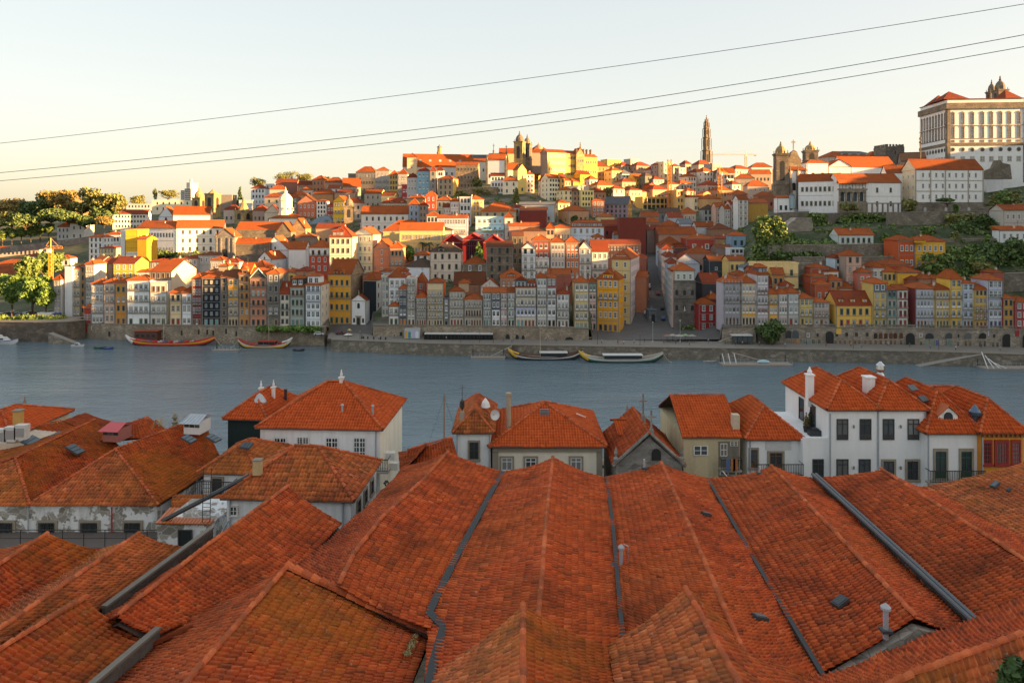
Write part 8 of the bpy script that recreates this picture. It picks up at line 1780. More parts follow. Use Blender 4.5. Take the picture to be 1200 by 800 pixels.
def foreground():
 tile_mats()
 W=warehouse
 rD=RP((525,530.5),(495.5,563.7),(446.5,609),(415,649.5),(397,687));vDA=VP_((590,554),(576,578),(558.5,611),(534,656.5),(515,695),(503,721),(520,737),(507,783),(495,850))
 vDl=VP_((476,547),(440,585),(400,622),(347,667))
 rA=RP((648,537),(641,600),(634,690),(630,735),(626,790));vAB=VP_((711,560),(719,625),(729,741),(735,800))
 rB=RP((775,543),(811,625),(848,712),(880,788),(905,850));vBC=VP_((829,562),(890,668),(962,790),(980,820))
 rC=RP((904,547),(985,632),(1073,724));vCl=VP_((829,562),(890,668),(962,790));gCD=VP_((954,562),(1045,647),(1142,742))
 rE=RP((1033,551),(1110,600),(1200,657),(1310,727));gE=VP_((954,562),(1045,647),(1146,742),(1200,792));vEJ=VP_((1083,571),(1200,634),(1330,704))
 rJ=RP((1205,541),(1300,585),(1430,645))
 W('long warehouse roof with the bent lead gutter, beside the white hip roofed warehouse',rD,vDl,vDA[:6]+VP_((503,738)),'dusk','red',1,gutter=vDA,gw=.16)
 W('long central warehouse roof whose ridge runs straight at the river',rA,vDA[:6]+VP_((503,770),(500,800)),vAB,'red','red',2,gutter=vAB)
 W('long warehouse roof with a grey skylight, next after the straight central one',rB,vAB,vBC,'red','red',3,gutter=vBC)
 rt,b0=W('warehouse roof with a sooty patch and an exposed rubble gable',rC,vCl,gCD,'dusk','red',4,gable=True)
 rt2,b2=W('broad even warehouse roof past the thick grey gutter',rE,gE,vEJ,'dusk','red',5,gutter=gE)
 W('mossy dark warehouse roof cut by the frame below the orange house',rJ,vEJ,VP_((1320,560),(1500,630)),'old','old',6)
 m=MB();g=flat('gutter_metal',(.09,.105,.12),.55,.2);pl=[p+Vector((0,0,.45))for p in gE[:3]]
 for o in(-.1,.12):m.tube([p+Vector((o,0,-.08))for p in pl],.1,g,8)
 o=m.build('box_gutter',rt2);o.location=-b2
 rCl=RP((337,571),(290,606),(240,643),(190,682),(138,722));vCr=VP_((399,613),(345,668),(265,708),(182,747));vCL=VP_((250,632),(180,684),(116,729))
 W('long steep warehouse roof running up to the hip roofed lodge',rCl,vCL,vCr,'dusk','red',7)
 K1r,K12,K2r=RP((55,627),(0,662),(-70,706)),VP_((122,645),(40,693),(-60,752)),RP((162,627),(85,680),(5,735),(-60,780))
 W('low brown warehouse roof before the peeling stone building, nearer the frame edge',K1r,VP_((-10,645),(-80,690),(-140,730)),K12,'moss','moss',8)
 W('low warehouse roof between two others beside the concrete parapet',K2r,K12+[],VP_((213,640),(165,678),(118,714),(70,752)),'old','old',9)
 W('lowest corner warehouse roof with bright replacement tiles, behind the short parapet',RP((100,702),(50,732),(0,763),(-70,806)),VP_((35,712),(-30,752),(-110,800)),VP_((165,746),(130,780),(95,815),(50,860)),'old','moss',10)
 q=lambda px,py,Z:P(px,py,(H-Z)*F/(py-HY))
 fr0,fr1=q(337,665,40.6),q(195,830,41.6)
 nr,nb=W('nearest tall roof with a sharp sunlit ridge and mossy slope',[fr0,q(285,725,40.95),fr1],[q(182,740,38.9),q(140,790,39.2),q(80,860,39.6)],[q(503,745,38.8),q(484,790,39.1),q(465,850,39.5)],'dusk','moss',11)
 ridge_caps('verge_tiles',[q(337,665,40.6),q(420,705,39.75),q(504,745,38.9)],TM['dusk'],None,r=.17,seed=5);bpy.data.objects['verge_tiles'].parent=nr;bpy.data.objects['verge_tiles'].location=-nb
 W('small near roof end below the central warehouse roof',[q(613,711,41.0),q(613,850,41.9)],[q(512,790,39.5),q(440,870,40.2)],[q(713,762,39.6),q(728,865,40.3)],'old','moss',12)
 W('near roof end below the roof with the grey skylight',[q(804,692,41.2),q(865,800,41.9),q(890,860,42.2)],[q(716,757,39.7),q(735,865,40.3)],[q(945,795,39.6),q(1040,870,40.2)],'old','moss',13)
 W('near corner roof with a long ridge below the thick grey gutter',[q(1400,690,41.5),q(1196,745,41.5),q(1066,793,41.5),q(1000,825,41.5)],[q(1400,660,40.0),q(1200,703,40.0),q(1080,752,40.15),q(935,803,40.3)],[q(1400,800,40),q(1250,850,40),q(1120,880,40),q(1040,890,40)],'red','old',14)
 cm=stone('parapet_concrete',(.12,.10,.085),2.0,.8)
 for a,b,hh,lab in((P(246,619,34.6),P(119,712,27.3),1.1,'long sooty concrete parapet wall between two warehouse roofs'),(q(182,737,39.7),q(100,806,40.1),.9,'short pale edged parapet wall beside the corner roof')):
  d=(b-a);d.z=0;n=Vector((-d.y,d.x,0)).normalized()*.18;m=MB();dz=Vector((0,0,-hh*1.6));m.hull([a+dz,b+dz,b+dz+n,a+dz+n],[a,b,b+n,a+n],cm);u=Vector((0,0,.1));n2=n*1.25;m.hull([a+u*.03-n*.12,b+u*.03-n*.12,b+u*.03+n2,a+u*.03+n2],[a+u-n*.12,b+u-n*.12,b+u+n2,a+u+n2],flat('parapet_cap',(.17,.15,.125),.9));o=m.build('parapet_wall');tag(o,lab,'wall')
 roof_bits(q)
 near_houses(q)
def roof_bits(q):
 gm=flat('skylight_lead',(.05,.055,.06),.7);gl=glass('skylight_pane',(.07,.085,.095),.5)
 def sky(px,py,Y,w,l,label,rz=0,tx=0.0,ty=0.0):
  w*=.6;l*=.55
  m=MB();m.box(-w/2,w/2,-l/2,l/2,-.1,.03,gm);m.box(-w/2+.06,w/2-.06,-l/2+.06,l/2-.06,.033,.05,gl);o=m.build('skylight',None,P(px,py,Y)+Vector((0,0,.05)));o.rotation_euler=(R(tx),R(ty),R(rz));tag(o,label,'skylight')
 sky(754,617,Yv(617)-.6,.9,.55,'grey skylight on the long roof beside the vent pipe',10,0,-19)
 sky(895,590,Yv(590)-1.1,1.0,.7,'dark skylight above the sooty patch of tiles',25,0,-18);sky(984,705,Yv(705)-1.2,1.0,.7,'dark skylight lowest on the sooty warehouse roof',25,0,-18)
 sky(1018,579,Yv(579)-1.0,.8,.6,'dull skylight on the broad even roof past the thick gutter',30,0,-18);sky(828,602,Yr(602)+1.5,.9,.5,'pale dusty skylight across the ridge from the grey one',20,0,18)
 sky(891,723,Yv(723)-.9,1.0,.6,'pale patch skylight near the exposed rubble gable',20,0,18);sky(1166,568,Yv(568)-2.2,1.1,.6,'skylight on the mossy dark roof, the grey one',30,0,-17);sky(1182,574,Yv(574)-2.2,.5,.3,'tiny white skylight pair on the mossy dark roof',30,0,-17)
 sky(1020,672,Yv(672)-.5,.9,.5,'faint skylight beside the thick grey gutter',40,0,18)
 def vent(px,py,top,Y,label,r=.09,cap=True):
  p=P(px,py,Y);hh=Zat(top,Y)-p.z;root=empty('vent_pipe',p,0,label,'vent pipe');m=MB();m.lathe(0,0,[(r,-.3),(r,hh)],MATS['metal_grey'],10);m.build('tube',root)
  if cap:m=MB();m.lathe(0,0,[(r*1.9,hh+.02),(r*1.9,hh+.1),(.03,hh+.22)],MATS['metal_grey'],10);m.build('cap',root)
  m=MB();m.box(-.18,.18,-.16,.16,-.05,.05,gm);m.build('flashing',root);return root
 vent(1038,738,714,q(1038,738,40.6).y,'steel vent pipe with a cap near the exposed rubble gable');vent(755,548,538,44.5,'short white vent stub on the ridge beside the chapel',.07,False);vent(890,554,546,43.5,'thin vent stub at the end of the sooty roof',.06,False)
 r_=vent(728,664,643,Yv(664),'steam outlet with a hooked pipe standing in the valley gutter',.08,True);m=MB();m.tube([(.3,0,0),(.32,0,.95),(.12,0,1.05)],.03,MATS['metal_grey'],6);m.build('hook_pipe',r_);m=MB();m.box(-.6,.1,-.2,.2,-.05,.1,gm);m.build('bracket',r_)
 m=MB();a,b=P(847,552,46),P(876,590,40.5)+Vector((0,0,.15));m.tube([a,b],.035,MATS['metal_grey'],6);o=m.build('metal_pole');tag(o,'thin pale metal pole lying down the roof below the beige house','pole')
 m=MB();p=q(196,752,39.3)
 for i in range(4):m.tube([Vector((-.5+i*.25,-.3+i*.16,.05+.06*i)),Vector((-.1+i*.28,-.1+i*.17,.12+.06*i))],.11,TM['dusk'],6)
 o=m.build('loose_tile_heap',None,p);tag(o,'slumped loose ridge tiles at the end of the short parapet','tile heap',None)
 b=[(0,0,.02,.16,.08),(.06,.3,.04,.14,.07),(.1,.6,.03,.16,.07),(.12,.95,.05,.12,.06)];me=leaf_mesh('dry_grass',b,420,.035,foliage('leaf_dry',(.16,.13,.05),(.30,.24,.10)),5);o=bpy.data.objects.new('dry_grass',me);C.objects.link(o);o.location=q(478,765,39.35);tag(o,'tuft of dry grass growing in the gutter corner of the nearest roof','weeds')
 tree(1196,1050,768,62,15.0,foliage('leaf_near',(.025,.06,.012),(.07,.12,.025)),'green bush poking into the frame corner below the near corner roof',500,None,name='bush',n=5200,trunk=.5)
def near_houses(q):
 pl=plaster;wht=(.62,.62,.63)
 M=nhouse('white hip roofed warehouse house with four tall paned windows and an iron gallery',305,445,500.5,56,8.5,(.60,.60,.62),'h',2.7,yaw=-3,tm='new',seed=31,sidecol=(.62,.57,.48),dirt=.45)  # front tinted cool for shade, side tinted warm for sun
 for px in(328.5,355,389,421.5):nwin(M,px,512,14.5,541 if px!=355 else 524,'G')
 rail(M,-.6,M['w']+.9,lz(M,370,546),1.0,-1.0);pipe(M,M['w']-.3,0,M['h']);chim(M,M['w']*.55,M['D']*.5,2.6,.5,.3)
 for px,py in((395.5,492),(432,493)):m=MB();m.lathe(0,0,[(.09,-.4),(.09,.7)],MATS['metal_grey'],8);m.lathe(0,0,[(.16,.71),(.02,.85)],MATS['metal_grey'],8);m.build('vent',M['root'],(lx(M,px),1.3,lz(M,px,py)+.15))
 s=MB();s.tube([(M['w']+.6,-.8,M['h']-4.1),(M['w']+2.2,-.8,M['h']-6.2)],.06,MATS['iron'],6);s.tube([(M['w']+.6,-.1,M['h']-4.1),(M['w']+2.2,-.1,M['h']-6.2)],.06,MATS['iron'],6)
 for i in range(9):t=i/8;s.box(M['w']+.6+1.6*t-.12,M['w']+.6+1.6*t+.12,-.78,-.12,M['h']-4.1-2.1*t-.02,M['h']-4.1-2.1*t+.02,MATS['iron'])
 s.build('iron_stair',M['root'])
 for y,z in((2.2,3.2),(3.4,4.5)):m=MB();m.box(-.4,.4,-.25,.25,0,.6,MATS['fr_white']);m.build('ac_unit',M['root'],(M['w']+.35,y,M['h']-z))
 N=nhouse('white lodge with an old mottled hip roof at the top of the steep warehouse roof',266,411,582.5,44.5,6.6,(.55,.55,.56),'h',2.2,yaw=-3,tm='old',seed=32,dirt=.8)
 nwin(N,274,592,11,604,'u');pipe(N,.25,2,N['h']);pipe(N,N['w']-.5,3,N['h'])
 for i in range(3):k,f_,gl,su=LOOK['d'];inst('window',win_proto(k,f_,gl[0],su),N['root'],(N['w'],1.3+i*1.7,N['h']-1.75),(.9,1,1.15),R(90))
 m=MB();m.tube([(N['w']-.6,-.4,N['h']-3.2),(N['w']-.6,-.4,N['h']-1.9),(N['w']-.1,-.5,N['h']-1.5)],.16,MATS['metal_grey'],8);m.build('flue',N['root'])
 Tn=nhouse('dark green clad tower house with a small hip roof and a glass cone',267,311,490,60,6.5,(.018,.03,.03),'h',1.6,yaw=-6,tm='new',seed=33,dirt=.2)
 m=MB();m.lathe(0,0,[(.62,-.2),(.62,.5),(.5,.75),(.28,1.05),(.06,1.25)],flat('cone_metal',(.38,.40,.42),.3,.5),12);m.build('skylight_cone',Tn['root'],(lx(Tn,294),1.6,Tn['h']+.6))
 chim(Tn,Tn['w']*.4,3.4,1.3,.5,.25);chim(Tn,Tn['w']*.75,3.4,1.3,.6,.25);m=MB();m.lathe(0,0,[(.14,-.5),(.14,1.0),(.18,1.05)],MATS['iron'],8);m.build('flue',Tn['root'],(Tn['w']-.2,4.5,Tn['h']+.5))
 wm=peeling();Y=48.0
 root=empty('warehouse',P(40,640,Y),0,'peeling white stone warehouse with barred windows under twin hip roofs','warehouse');b=Vector(root.location);L_=lambda*p:[Vector(x)-b for x in p]
 m=MB();a0,a1=P(-125,592,Y),P(184,592,Y);m.hull([(a0.x,Y,20),(a1.x,Y,20),(a1.x+1.0,Y+9,20),(a0.x,Y+9,20)],[(a0.x,Y,a0.z),(a1.x,Y,a1.z),(a1.x+1.0,Y+9,a1.z),(a0.x,Y+9,a0.z)],wm);o=m.build('wall',root);o.location=-b
 apx2,apx1=P(135,527,52.5),P(18,537,52.3);far2,far1=P(237,489,61),P(112,492,62.2);vly=[P(34,591,Y-.1),Vector((-32.6,58,34.8))]
 e2=[P(186,590,Y-.3),P(262,542,56.2)]
 poly_tiles('roof_slope',L_(P(33,592,Y-.3),P(186,592,Y-.3),apx2),TM['old'],root,seed=41);patch_tiles('roof_slope',L_(*e2),L_(apx2,far2),TM['moss'],root,seed=42);patch_tiles('roof_slope',L_(*vly),L_(apx2,far2),TM['moss'],root,seed=43)
 poly_tiles('roof_slope',L_(P(-120,592,Y-.3),P(35,592,Y-.3),apx1),TM['old'],root,seed=44);patch_tiles('roof_slope',L_(*vly),L_(apx1,far1),TM['moss'],root,seed=45);patch_tiles('roof_slope',L_(P(-120,592,Y-.3),P(-60,545,58)),L_(apx1,far1),TM['moss'],root,seed=46)
 for c_ in([apx2,far2],[apx1,far1],[P(33,592,Y-.3),apx2],[P(186,592,Y-.3),apx2],[P(35,592,Y-.3),apx1]):ridge_caps('ridge_tiles',L_(*c_),TM['cap'],root,seed=int(c_[0].x*3)%50)
 for nm,e,r_ in(('roof_boarding',e2,[apx2,far2]),('roof_boarding',vly,[apx2,far2]),('roof_boarding',vly,[apx1,far1])):deck(nm,L_(*e),L_(*r_),root,0)
 for px,wd in((6,22),(56,20),(105.5,21),(156,20)):
  k,f_,gl,su=LOOK['d'];z0=Zat(640,Y);o=inst('window',win_proto('g','fr_dark','gl_dark','sur_stone'),root,Vector((Xat(px-wd/2-2,Y),Y,z0))-b,((wd+4)/F*Y,1,Zat(609,Y)-z0))
  bars=MB()
  for i in range(7):x=wd/F*Y*(i+.5)/7;bars.box(x-.02,x+.02,-.2,-.17,.1,Zat(611,Y)-z0,MATS['iron'])
  bars.build('window_bars',o.parent,Vector((Xat(px-wd/2,Y),Y,z0))-b)
 m=MB();m.tube([P(131,594,Y-.15)-b,P(131,640,Y-.15)-b],.055,flat('pipe_red',(.42,.03,.03),.4),6);m.build('downpipe',root);m=MB();m.tube([P(33,594,Y-.15)-b,P(33,640,Y-.15)-b],.055,MATS['metal_grey'],6);m.build('downpipe',root)
 m=MB();r0,r1=P(-100,621,Y-2.2),P(222,621,Y-2.2)
 for i in range(14):x=r0.x+(r1.x-r0.x)*i/13;m.box(x-.02,x+.02,Y-2.22,Y-2.18,r0.z-1.1,r0.z,MATS['iron'])
 m.box(r0.x,r1.x,Y-2.22,Y-2.18,r0.z+.003,r0.z+.04,MATS['iron']);m.box(r0.x,r1.x,Y-2.21,Y-2.181,r0.z-.55,r0.z-.52,MATS['iron']);m.box(r0.x,r1.x,Y-2.3,Y-.02,r0.z-1.35,r0.z-1.11,flat('walkway',(.12,.10,.09),.8));m.box(r0.x,r1.x,Y-2.36,Y-2.301,r0.z-1.32,r0.z-1.15,MATS['pipe_red']);o=m.build('iron_walkway');tag(o,'iron railed walkway with a red edge beam along the peeling stone warehouse','walkway')
 gl=glass('roof_glass',(.07,.10,.12),.35);gm=MATS['skylight_lead']
 def gsky(px,py,Y_,w,l,rz,tx,ty,lab):
  m=MB();m.box(-w/2,w/2,-l/2,l/2,0,.09,gm)
  for i in range(3):m.box(-w/2+.05+i*w/3,-w/2-.03+(i+1)*w/3,-l/2+.05,l/2-.05,.093,.12,gl)
  o=m.build('skylight',None,P(px,py,Y_)+Vector((0,0,.22)));o.rotation_euler=(R(tx),R(ty),R(rz));tag(o,lab,'skylight')
 gsky(88,530,55.5,1.3,.9,-12,0,24,'glazed roof panel on the warehouse roof nearest the peeling facade');gsky(39,521,59,1.5,1.1,-12,14,18,'largest dark roof window on the rear warehouse roof');gsky(70,515,60,1.3,1.0,-12,14,18,'dark roof window beside the largest one on the rear warehouse roof')
 gsky(221,518,54.5,1.0,.9,-10,0,24,'blue grey roof window on the mossy slope, nearer the metal dormer');gsky(250,517,55.2,1.0,.9,-10,0,24,'blue grey roof window on the mossy slope, nearer the dark green tower');gsky(143,513,60,1.5,.9,-8,10,16,'dark roof window under the pink roofed dormer');gsky(289,526,51.5,.8,.7,-8,18,4,'small roof window at the tower foot')
 def loose(label,slopes,name='warehouse',ridge=True,seed=60):
  b_=Vector(slopes[0][0][0]);rt=empty(name,b_,0,label,'warehouse')
  for i,(e,r_,mt)in enumerate(slopes):E=[Vector(p)-b_ for p in e];R2=[Vector(p)-b_ for p in r_];patch_tiles('roof_slope',E,R2,TM[mt],rt,seed=seed+i);deck('roof_boarding',E,R2,rt,0)
  ridge_caps('ridge_tiles',[Vector(p)-b_ for p in slopes[0][1]],TM['cap'],rt,seed=seed)
  return rt
 loose('rear warehouse roof with dark roof windows beside the river',[([P(-60,556,55),P(118,512,60)],[P(-60,528,60),P(72,493,64)],'moss'),([P(118,512,60),P(150,500,66)],[P(72,493,64),P(100,484,70)],'dusk')],seed=61)
 loose('low roof behind the pink dormer with a ragged broken end',[([P(118,516,59),P(200,508,60)],[P(140,500,63),P(175,489,65)],'red')],seed=64)
 loose('small roof beyond the long warehouse, beside the white hip roofed house',[([P(470,556,48),P(545,560,48)],[P(478,528,54),P(530,513,55)],'dusk'),([P(470,556,48),P(468,530,56)],[P(500,521,52),P(500,519,58)],'red')],seed=67)
 def dormer(x0,x1,y0,y1,Y_,wallc,roofm,lab,ribs=False):
  A=P(x0,y1,Y_);w=(x1-x0)/F*Y_;hh=(y1-y0)/F*Y_;rt=empty('roof_dormer',A,R(-8),lab,'dormer');m=MB();m.box(.1,w-.1,0,1.6,-.6,hh*.55,plaster(wallc,.3));m.build('wall',rt)
  m=MB();m.hull([(-.1,-.35,hh*.45),(w+.1,-.35,hh*.45),(w+.1,-.3,hh*.5),(-.1,-.3,hh*.5)],[(0.15,.9,hh),(w-.05,.9,hh),(w-.05,.95,hh+.05),(.15,.95,hh+.05)],roofm);m.hull([(.15,.953,hh),(w-.05,.953,hh),(w-.05,.96,hh+.05),(.15,.96,hh+.05)],[(.1,2.0,hh*.5),(w-.1,2.0,hh*.5),(w-.1,2.05,hh*.55),(.1,2.05,hh*.55)],roofm)
  if ribs:
   for i in range(6):x=w*i/5;m.tube([(x*.98,-.33,hh*.52),(.15+(w-.2)*i/5,.9,hh+.08)],.03,roofm,4)
  m.build('roof',rt)
  for i in range(3):win_=MB();win_.box(0,w*.25,-.04,-.005,0,hh*.3,MATS['gl_mid']);win_.build('window',rt,(w*(.1+.29*i),0,0))
 dormer(119,142,498,509,58.0,(.3,.12,.1),flat('dormer_pink',(.50,.07,.08),.5),'dormer with a bright pink red sheet roof among the warehouse roofs')
 dormer(214,237,489,500,57.2,(.5,.5,.5),flat('dormer_zinc',(.42,.46,.50),.35,.3),'dormer of pale ribbed metal on the mossy warehouse roof',True)
 m=MB();[m.tube([P(178,505,62),P(183,491,62)],.09,flat('beam_tan',(.35,.22,.1)),5),m.tube([P(183,491,62),P(194,503,62)],.09,MATS['beam_tan'],5),m.tube([P(186,500,62),P(190,490,62.5)],.09,MATS['beam_tan'],5)];o=m.build('roof_truss');tag(o,'exposed tan timber truss at the ragged roof end','roof truss')
 for px,py,Y_,lab in((55,487,66,'little stone finial on the rear warehouse ridge'),(205,486,64,'little mossy stone finial beside the metal dormer')):
  m=MB();m.lathe(0,0,[(.28,-.8),(.22,.0),(.3,.15),(.12,.3),(.26,.6),(.05,1.0)],stone('finial_stone',(.3,.26,.18),2));o=m.build('finial',None,P(px,py+10,Y_));tag(o,lab,'finial')
 L1=nhouse('small white lean house with a dark doorway between the mossy roof and the lodge',238,302,553,50.5,5.5,(.6,.6,.62),'h',1.3,yaw=-4,tm='old',seed=35,dirt=.6);nwin(L1,255,558,15,580,'d','door')
 rail(L1,-.2,2.6,lz(L1,250,580),1.3,-.7)
 m=MB();A=P(190,612,45.2);B=P(292,557,46.0);m.tube([A+Vector((0,0,.1)),B],.16,flat('duct_black',(.04,.045,.05),.4),6);o=m.build('roof_duct');tag(o,'thick black duct slanting up beside the small lean house','duct')
 m=MB();p=P(302,545,45.5);m.box(-.26,.26,-.22,.22,-.6,.35,pl((.45,.32,.17),.4));m.box(-.3,.3,-.26,.26,.353,.42,MATS['cap_stone']);o=m.build('chimney',None,p);tag(o,'stubby tan chimney block at the lodge roof edge','chimney')
 rt=empty('shed',P(222,640,44.5),0,'dirty white shed with an orange sheet roof and a tiled strip above','shed');b=Vector(rt.location)
 m=MB();a0,a1,z1=P(184,614,45),P(246,614,45),0;m.hull([(a0.x,45,22),(a1.x,45,22),(a1.x+.9,48,22),(a0.x+.9,48,22)],[(a0.x,45,a0.z-.05),(a1.x,45,a1.z-.05),(a1.x+.9,48,a0.z+.45),(a0.x+.9,48,a0.z+.45)],peeling());o=m.build('wall',rt);o.location=-b
 m=MB();rf=flat('sheet_orange',(.50,.13,.03),.5);e0,e1,r0,r1=P(182,614,44.8),P(247,615,44.8),P(199,596,47.6),P(263,597,47.6)
 for i in range(16):f,g=i/16,(i+.8)/16;m.hull([e0.lerp(e1,f)-b,e0.lerp(e1,g)-b,r0.lerp(r1,g)-b,r0.lerp(r1,f)-b],[v-b+Vector((0,0,.1))for v in(e0.lerp(e1,f),e0.lerp(e1,g),r0.lerp(r1,g),r0.lerp(r1,f))],rf)
 m.hull([e0-b,e1-b,r1-b,r0-b],[v-b+Vector((0,0,.03))for v in(e0,e1,r1,r0)],rf);m.build('roof',rt)
 poly_tiles('roof_slope',[v-b for v in(P(200,596,47.7),P(262,596,47.7),P(259,579,49.5),P(202,579,49.5))],TM['old'],rt,seed=48)
 inst('door',win_proto('n','fr_dark','gl_dark',None),rt,Vector((Xat(209,45),44.98,Zat(640,45)))-b,(.95,1,Zat(620,45)-Zat(640,45)))
 m=MB();m.tube([P(247,616,44.6)-b,P(249,632,44.4)-b,P(258,626,44.4)-b,P(268,610,44.3)-b],.06,MATS['metal_grey'],6);m.build('downpipe',rt)
 m=MB();x0,x1=P(237,575,44.0),P(246,575,44.0)
 for x in(x0.x,x1.x):m.tube([(x,44,Zat(612,44)),(x+.1,44,Zat(548,44))],.025,MATS['iron'],5)
 for i in range(14):z=Zat(612-i*4.5,44);m.tube([(x0.x,44,z),(x1.x,44,z)],.018,MATS['iron'],4)
 o=m.build('roof_ladder');tag(o,'thin black ladder rising beside the orange sheet roof','ladder')
 O1=nhouse('narrow white house with a dish aerial and crumbling roof beside the cream quay house',535,575,506.5,58,8,(.58,.60,.66),'h',1.5,tm='old',seed=36,dirt=.5,yaw=0)
 nwin(O1,555.5,515.5,14.5,539,'d');pipe(O1,.05,2,O1['h']);pipe(O1,O1['w']-.08,2,O1['h'])
 m=MB();m.lathe(0,0,[(.05,-.08),(.42,.06),(.45,.12)],flat('dish_white',(.55,.55,.55),.4),16,0,False);o=m.build('dish_aerial',O1['root'],(lx(O1,579),1.0,O1['h']+1.2));o.rotation_euler=(R(75),0,R(30))
 m=MB();m.lathe(0,0,[(.2,-1.5),(.2,2.0),(.28,2.05),(.28,2.25)],pl((.35,.28,.2),.5),8);m.build('chimney',O1['root'],(lx(O1,596),2.0,O1['h']+.6))
 m=MB();m.lathe(0,0,[(.2,-.6),(.2,.9)],pl((.3,.25,.2),.5),8);m.tube([(0,0,.9),(0,0,3.2)],.025,MATS['iron'],5);m.tube([(-.3,0,2.9),(.3,0,3.0)],.02,MATS['iron'],4);m.lathe(0,0,[(.02,1.0),(.2,1.3),(.2,1.8),(.02,2.0)],MATS['iron'],8);m.build('aerial',O1['root'],(lx(O1,541),.6,O1['h']+.7))
 m=MB();m.lathe(0,0,[(.45,0),(.3,.45),(.04,.8)],MATS['fr_white'],8);m.build('skylight_cone',O1['root'],(lx(O1,567),3.5,O1['h']+1.2))
 O2=nhouse('cream quay house with stone trimmed windows under a bright tiled hip roof',578,705,522,58,9.5,(.58,.53,.44),'h',2.3,tm='new',seed=37,ov=.4,dirt=.3)
 for px in(594,622,675):nwin(O2,px,534,17,556,'f')
 for x in(.02,.98):m=MB();m.box(-.25,.25,-.08,-.003,0,O2['h']-.3,MATS['sur_stone']);m.build('quoin',O2['root'],(O2['w']*x,0,0))
 m=MB();m.box(-.05,O2['w']+.05,-.2,-.003,O2['h']-.45,O2['h']-.12,MATS['sur_stone']);m.build('cornice',O2['root'])
 for i in range(3):inst('window',win_proto('f','fr_white','gl_mid','sur_stone'),O2['root'],(O2['w'],1.5+2.6*i,O2['h']-3),(1.1,1,1.9),R(90))
 m=MB();m.box(-.4,.4,-.03,.03,0,.5,MATS['metal_grey']);
 for i in range(4):m.box(-.38,.38,-.06,-.031,.05+i*.12,.1+i*.12,MATS['iron'])
 m.build('roof_vent',O2['root'],(lx(O2,640),3.0,O2['h']+1.75))
 m=MB();m.box(-.5,.5,-.12,.12,0,.1,MATS['fr_white']);o=m.build('skylight',O2['root'],(O2['w']*.86,4.6,O2['h']+1.2));o.rotation_euler=(0,R(25),R(35))
 cs=stone('chapel_stone',(.30,.28,.25),1.5,.7)
 Pc=nhouse('grey stone chapel gable with crosses on its ridge',722,799,545,56,7.5,(.3,.28,.25),'g',2.55,tm='dusk',seed=38,wallm=cs,ov=.25)
 for(y,z,hh)in((.1,2.6,1.9),(3.6,2.75,2.2)):
  m=MB();m.lathe(0,0,[(.25,-.3),(.2,.3),(.1,.4),(.08,.5)],cs,8);m.box(-.07,.07,-.06,.06,.5,hh,cs);m.box(-.35,.35,-.055,.055,hh*.68,hh*.68+.13,cs);m.build('cross',Pc['root'],(Pc['w']*.54,y,Pc['h']+z))
 m=MB();arch(m,.75,.95,-.06,.02,MATS['slit_dark']);m.build('bell_opening',Pc['root'],(lx(Pc,769),0,lz(Pc,769,539)))
 for x in(.0,1.0):m=MB();m.lathe(0,0,[(.22,-.2),(.25,.35),(.1,.5),(.16,.8),(.03,1.3)],cs,8);m.build('pinnacle',Pc['root'],(Pc['w']*x,.1,Pc['h']+.2))
 for a,b_ in(((-.28,Pc['h']),(Pc['w']/2,Pc['h']+2.7)),((Pc['w']+.28,Pc['h']),(Pc['w']/2,Pc['h']+2.7))):m=MB();m.tube([(a[0],-.12,a[1]),(b_[0],-.12,b_[1])],.16,cs,4);m.build('coping',Pc['root'])
 nhouse('little stone side tower with a red roof behind the chapel',727,752,509,60,4,(.3,.28,.25),'s',.6,tm='new',seed=39,wallm=cs)
 Q=nhouse('beige block house with a sagging bright roof and washing on its balcony',801,867,512,58,9,(.42,.35,.22),'s',2.3,tm='new',seed=40,dirt=.6,ov=.15)
 nwin(Q,821,522,17,533,'W');m=MB();xa,xb=lx(Q,842),lx(Q,866);m.box(xa,xb,-.05,-.004,0,Q['h']-.35,pl((.18,.16,.13),.6));m.build('recess_shade_panel',Q['root'])  # flat dark panel; the recess shade is put into its colour
 nwin(Q,848,519,8,534,'W');nwin(Q,860,517,9,522,'W');rail(Q,xa,xb,lz(Q,855,547),.9,-.8);nwin(Q,853,548,20,556,'W')
 for px,c_ in((849,(.1,.14,.25)),(855,(.45,.16,.04)),(857.5,(.4,.14,.05))):m=MB();m.box(-.18,.18,-.02,.02,-1.0,0,flat('cloth_%d'%int(px*2),c_,.9));o=m.build('laundry',Q['root'],(lx(Q,px),-.92,lz(Q,px,533)));
 m=MB();m.box(-.3,.3,-.3,.3,0,1.6,pl((.4,.33,.24),.5));m.build('chimney',Q['root'],(Q['w']-.1,.9,Q['h']+.1))
 Rr=nhouse('low white house with a glazed balcony under a newer hip roof',876,938,514,58,8,wht,'h',2.1,tm='new',seed=51,dirt=.3)
 nwin(Rr,883,524,12,549,'b','door');nwin(Rr,909,528,20,549,'b','door');m=MB();m.box(0,lx(Rr,927)-lx(Rr,897),-.05,-.004,0,.9,flat('shutter_white',(.6,.6,.6),.5));
 for i in range(8):m.box(0,lx(Rr,927)-lx(Rr,897),-.07,-.051,.05+i*.11,.12+i*.11,MATS['shutter_white'])
 m.build('roller_shutter',Rr['root'],(lx(Rr,897),0,lz(Rr,912,527)));rail(Rr,.3,Rr['w']-.1,lz(Rr,900,553),1.0,-.9);pipe(Rr,.2,2,Rr['h'])
 T=nhouse('large white house with twin hip roofs, upper of its two bays beside the terrace',971,1028,480,57,9,wht,'h',1.9,tm='new',seed=52,dirt=.18,ov=.22);
 tag(T['root'],'white twin roofed house bay with a pot chimney, next to the roof terrace','house')
